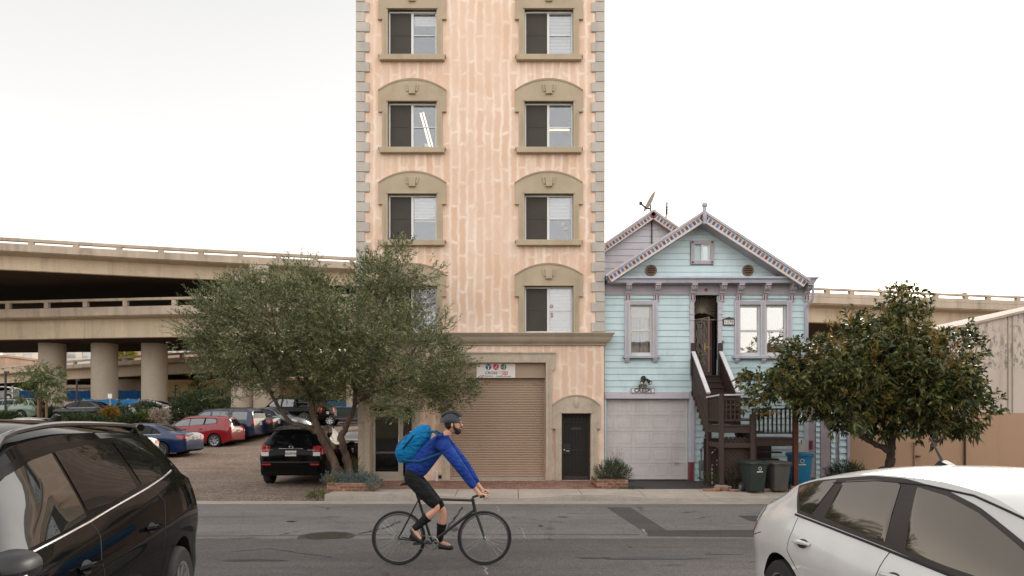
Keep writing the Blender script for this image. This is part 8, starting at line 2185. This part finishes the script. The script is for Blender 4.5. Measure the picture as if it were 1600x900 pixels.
# ------------------------------------------------------------------ camera, sky, sun
cam = bpy.data.cameras.new('camera'); co = bpy.data.objects.new('camera', cam); COL.objects.link(co)
co.location = (0, 0, HC); co.rotation_euler = (R(90), 0, 0)
cam.sensor_width = 36; cam.lens = 36 * F / 1600; cam.shift_y = (YH - 450) / 1600; cam.clip_end = 3000; cam.clip_start = .05
scene.camera = co
w = bpy.data.worlds.new('World'); scene.world = w; w.use_nodes = True
nt = w.node_tree; bg = nt.nodes['Background']
sky = nt.nodes.new('ShaderNodeTexSky'); sky.sky_type = 'NISHITA'; sky.sun_disc = False
SUN_EL, SUN_AZ = R(24), R(SUN_DEG if 'SUN_DEG' in globals() else 30)     # azimuth measured from +Y towards +X
sky.sun_elevation = SUN_EL; sky.sun_rotation = SUN_AZ; sky.air_density = 1.0; sky.dust_density = 4.0; sky.ozone_density = 1.0
# high thin overcast: the blue is mostly washed to a warm white veil
hsv = nt.nodes.new('ShaderNodeHueSaturation'); hsv.inputs['Saturation'].default_value = .35
nt.links.new(sky.outputs[0], hsv.inputs['Color'])
mx = nt.nodes.new('ShaderNodeMix'); mx.data_type = 'RGBA'; mx.inputs[0].default_value = .62
tc = nt.nodes.new('ShaderNodeTexCoord'); sp = nt.nodes.new('ShaderNodeSeparateXYZ'); nt.links.new(tc.outputs['Generated'], sp.inputs[0])
cr = nt.nodes.new('ShaderNodeValToRGB'); e = cr.color_ramp.elements
e[0].position = 0.0; e[0].color = (1, .94, .86, 1); e[1].position = 1.0; e[1].color = (.78, .80, .82, 1); a = e.new(.25); a.color = (.97, .96, .95, 1)
nt.links.new(sp.outputs[2], cr.inputs[0])
vm = nt.nodes.new('ShaderNodeMix'); vm.data_type = 'RGBA'; vm.blend_type = 'MULTIPLY'; vm.inputs[0].default_value = 1; vm.inputs[7].default_value = (13, 13, 13, 1)
nt.links.new(cr.outputs[0], vm.inputs[6])
nt.links.new(hsv.outputs[0], mx.inputs[6]); nt.links.new(vm.outputs[2], mx.inputs[7])
# towards the view (the evening side) the veil thins with height and warms at the horizon
yr = nt.nodes.new('ShaderNodeMapRange'); yr.inputs['From Min'].default_value = -.1; yr.inputs['From Max'].default_value = .5; nt.links.new(sp.outputs[1], yr.inputs['Value'])
zr = nt.nodes.new('ShaderNodeValToRGB'); e = zr.color_ramp.elements
e[0].position = 0; e[0].color = (1, .80, .62, 1); e[1].position = .62; e[1].color = (.43, .43, .428, 1); a = e.new(.16); a.color = (.84, .78, .70, 1); a = e.new(.36); a.color = (.52, .51, .495, 1)
nt.links.new(sp.outputs[2], zr.inputs[0])
fm = nt.nodes.new('ShaderNodeMix'); fm.data_type = 'RGBA'; nt.links.new(yr.outputs[0], fm.inputs[0]); fm.inputs[6].default_value = (1.06, 1.05, 1.03, 1); nt.links.new(zr.outputs[0], fm.inputs[7])
pm = nt.nodes.new('ShaderNodeMix'); pm.data_type = 'RGBA'; pm.blend_type = 'MULTIPLY'; pm.inputs[0].default_value = 1; nt.links.new(mx.outputs[2], pm.inputs[6]); nt.links.new(fm.outputs[2], pm.inputs[7])
nt.links.new(pm.outputs[2], bg.inputs['Color']); bg.inputs['Strength'].default_value = .12
sl = bpy.data.lights.new('sun', 'SUN'); sl.energy = 1.0; sl.angle = R(14); sl.color = (1, .93, .84)
so_ = bpy.data.objects.new('sun', sl); COL.objects.link(so_)
dirv = Vector((math.sin(SUN_AZ) * math.cos(SUN_EL), math.cos(SUN_AZ) * math.cos(SUN_EL), math.sin(SUN_EL)))
so_.rotation_euler = dirv.to_track_quat('Z', 'Y').to_euler(); so_.location = (0, 0, 40)
vs = scene.view_settings; vs.view_transform = 'Standard'; vs.look = 'None'; vs.gamma = 1; vs.use_curve_mapping = False; vs.exposure = .85
scene.cycles.use_denoising = True
scene.cycles.max_bounces = 8; scene.cycles.diffuse_bounces = 4; scene.cycles.glossy_bounces = 4; scene.cycles.transparent_max_bounces = 10
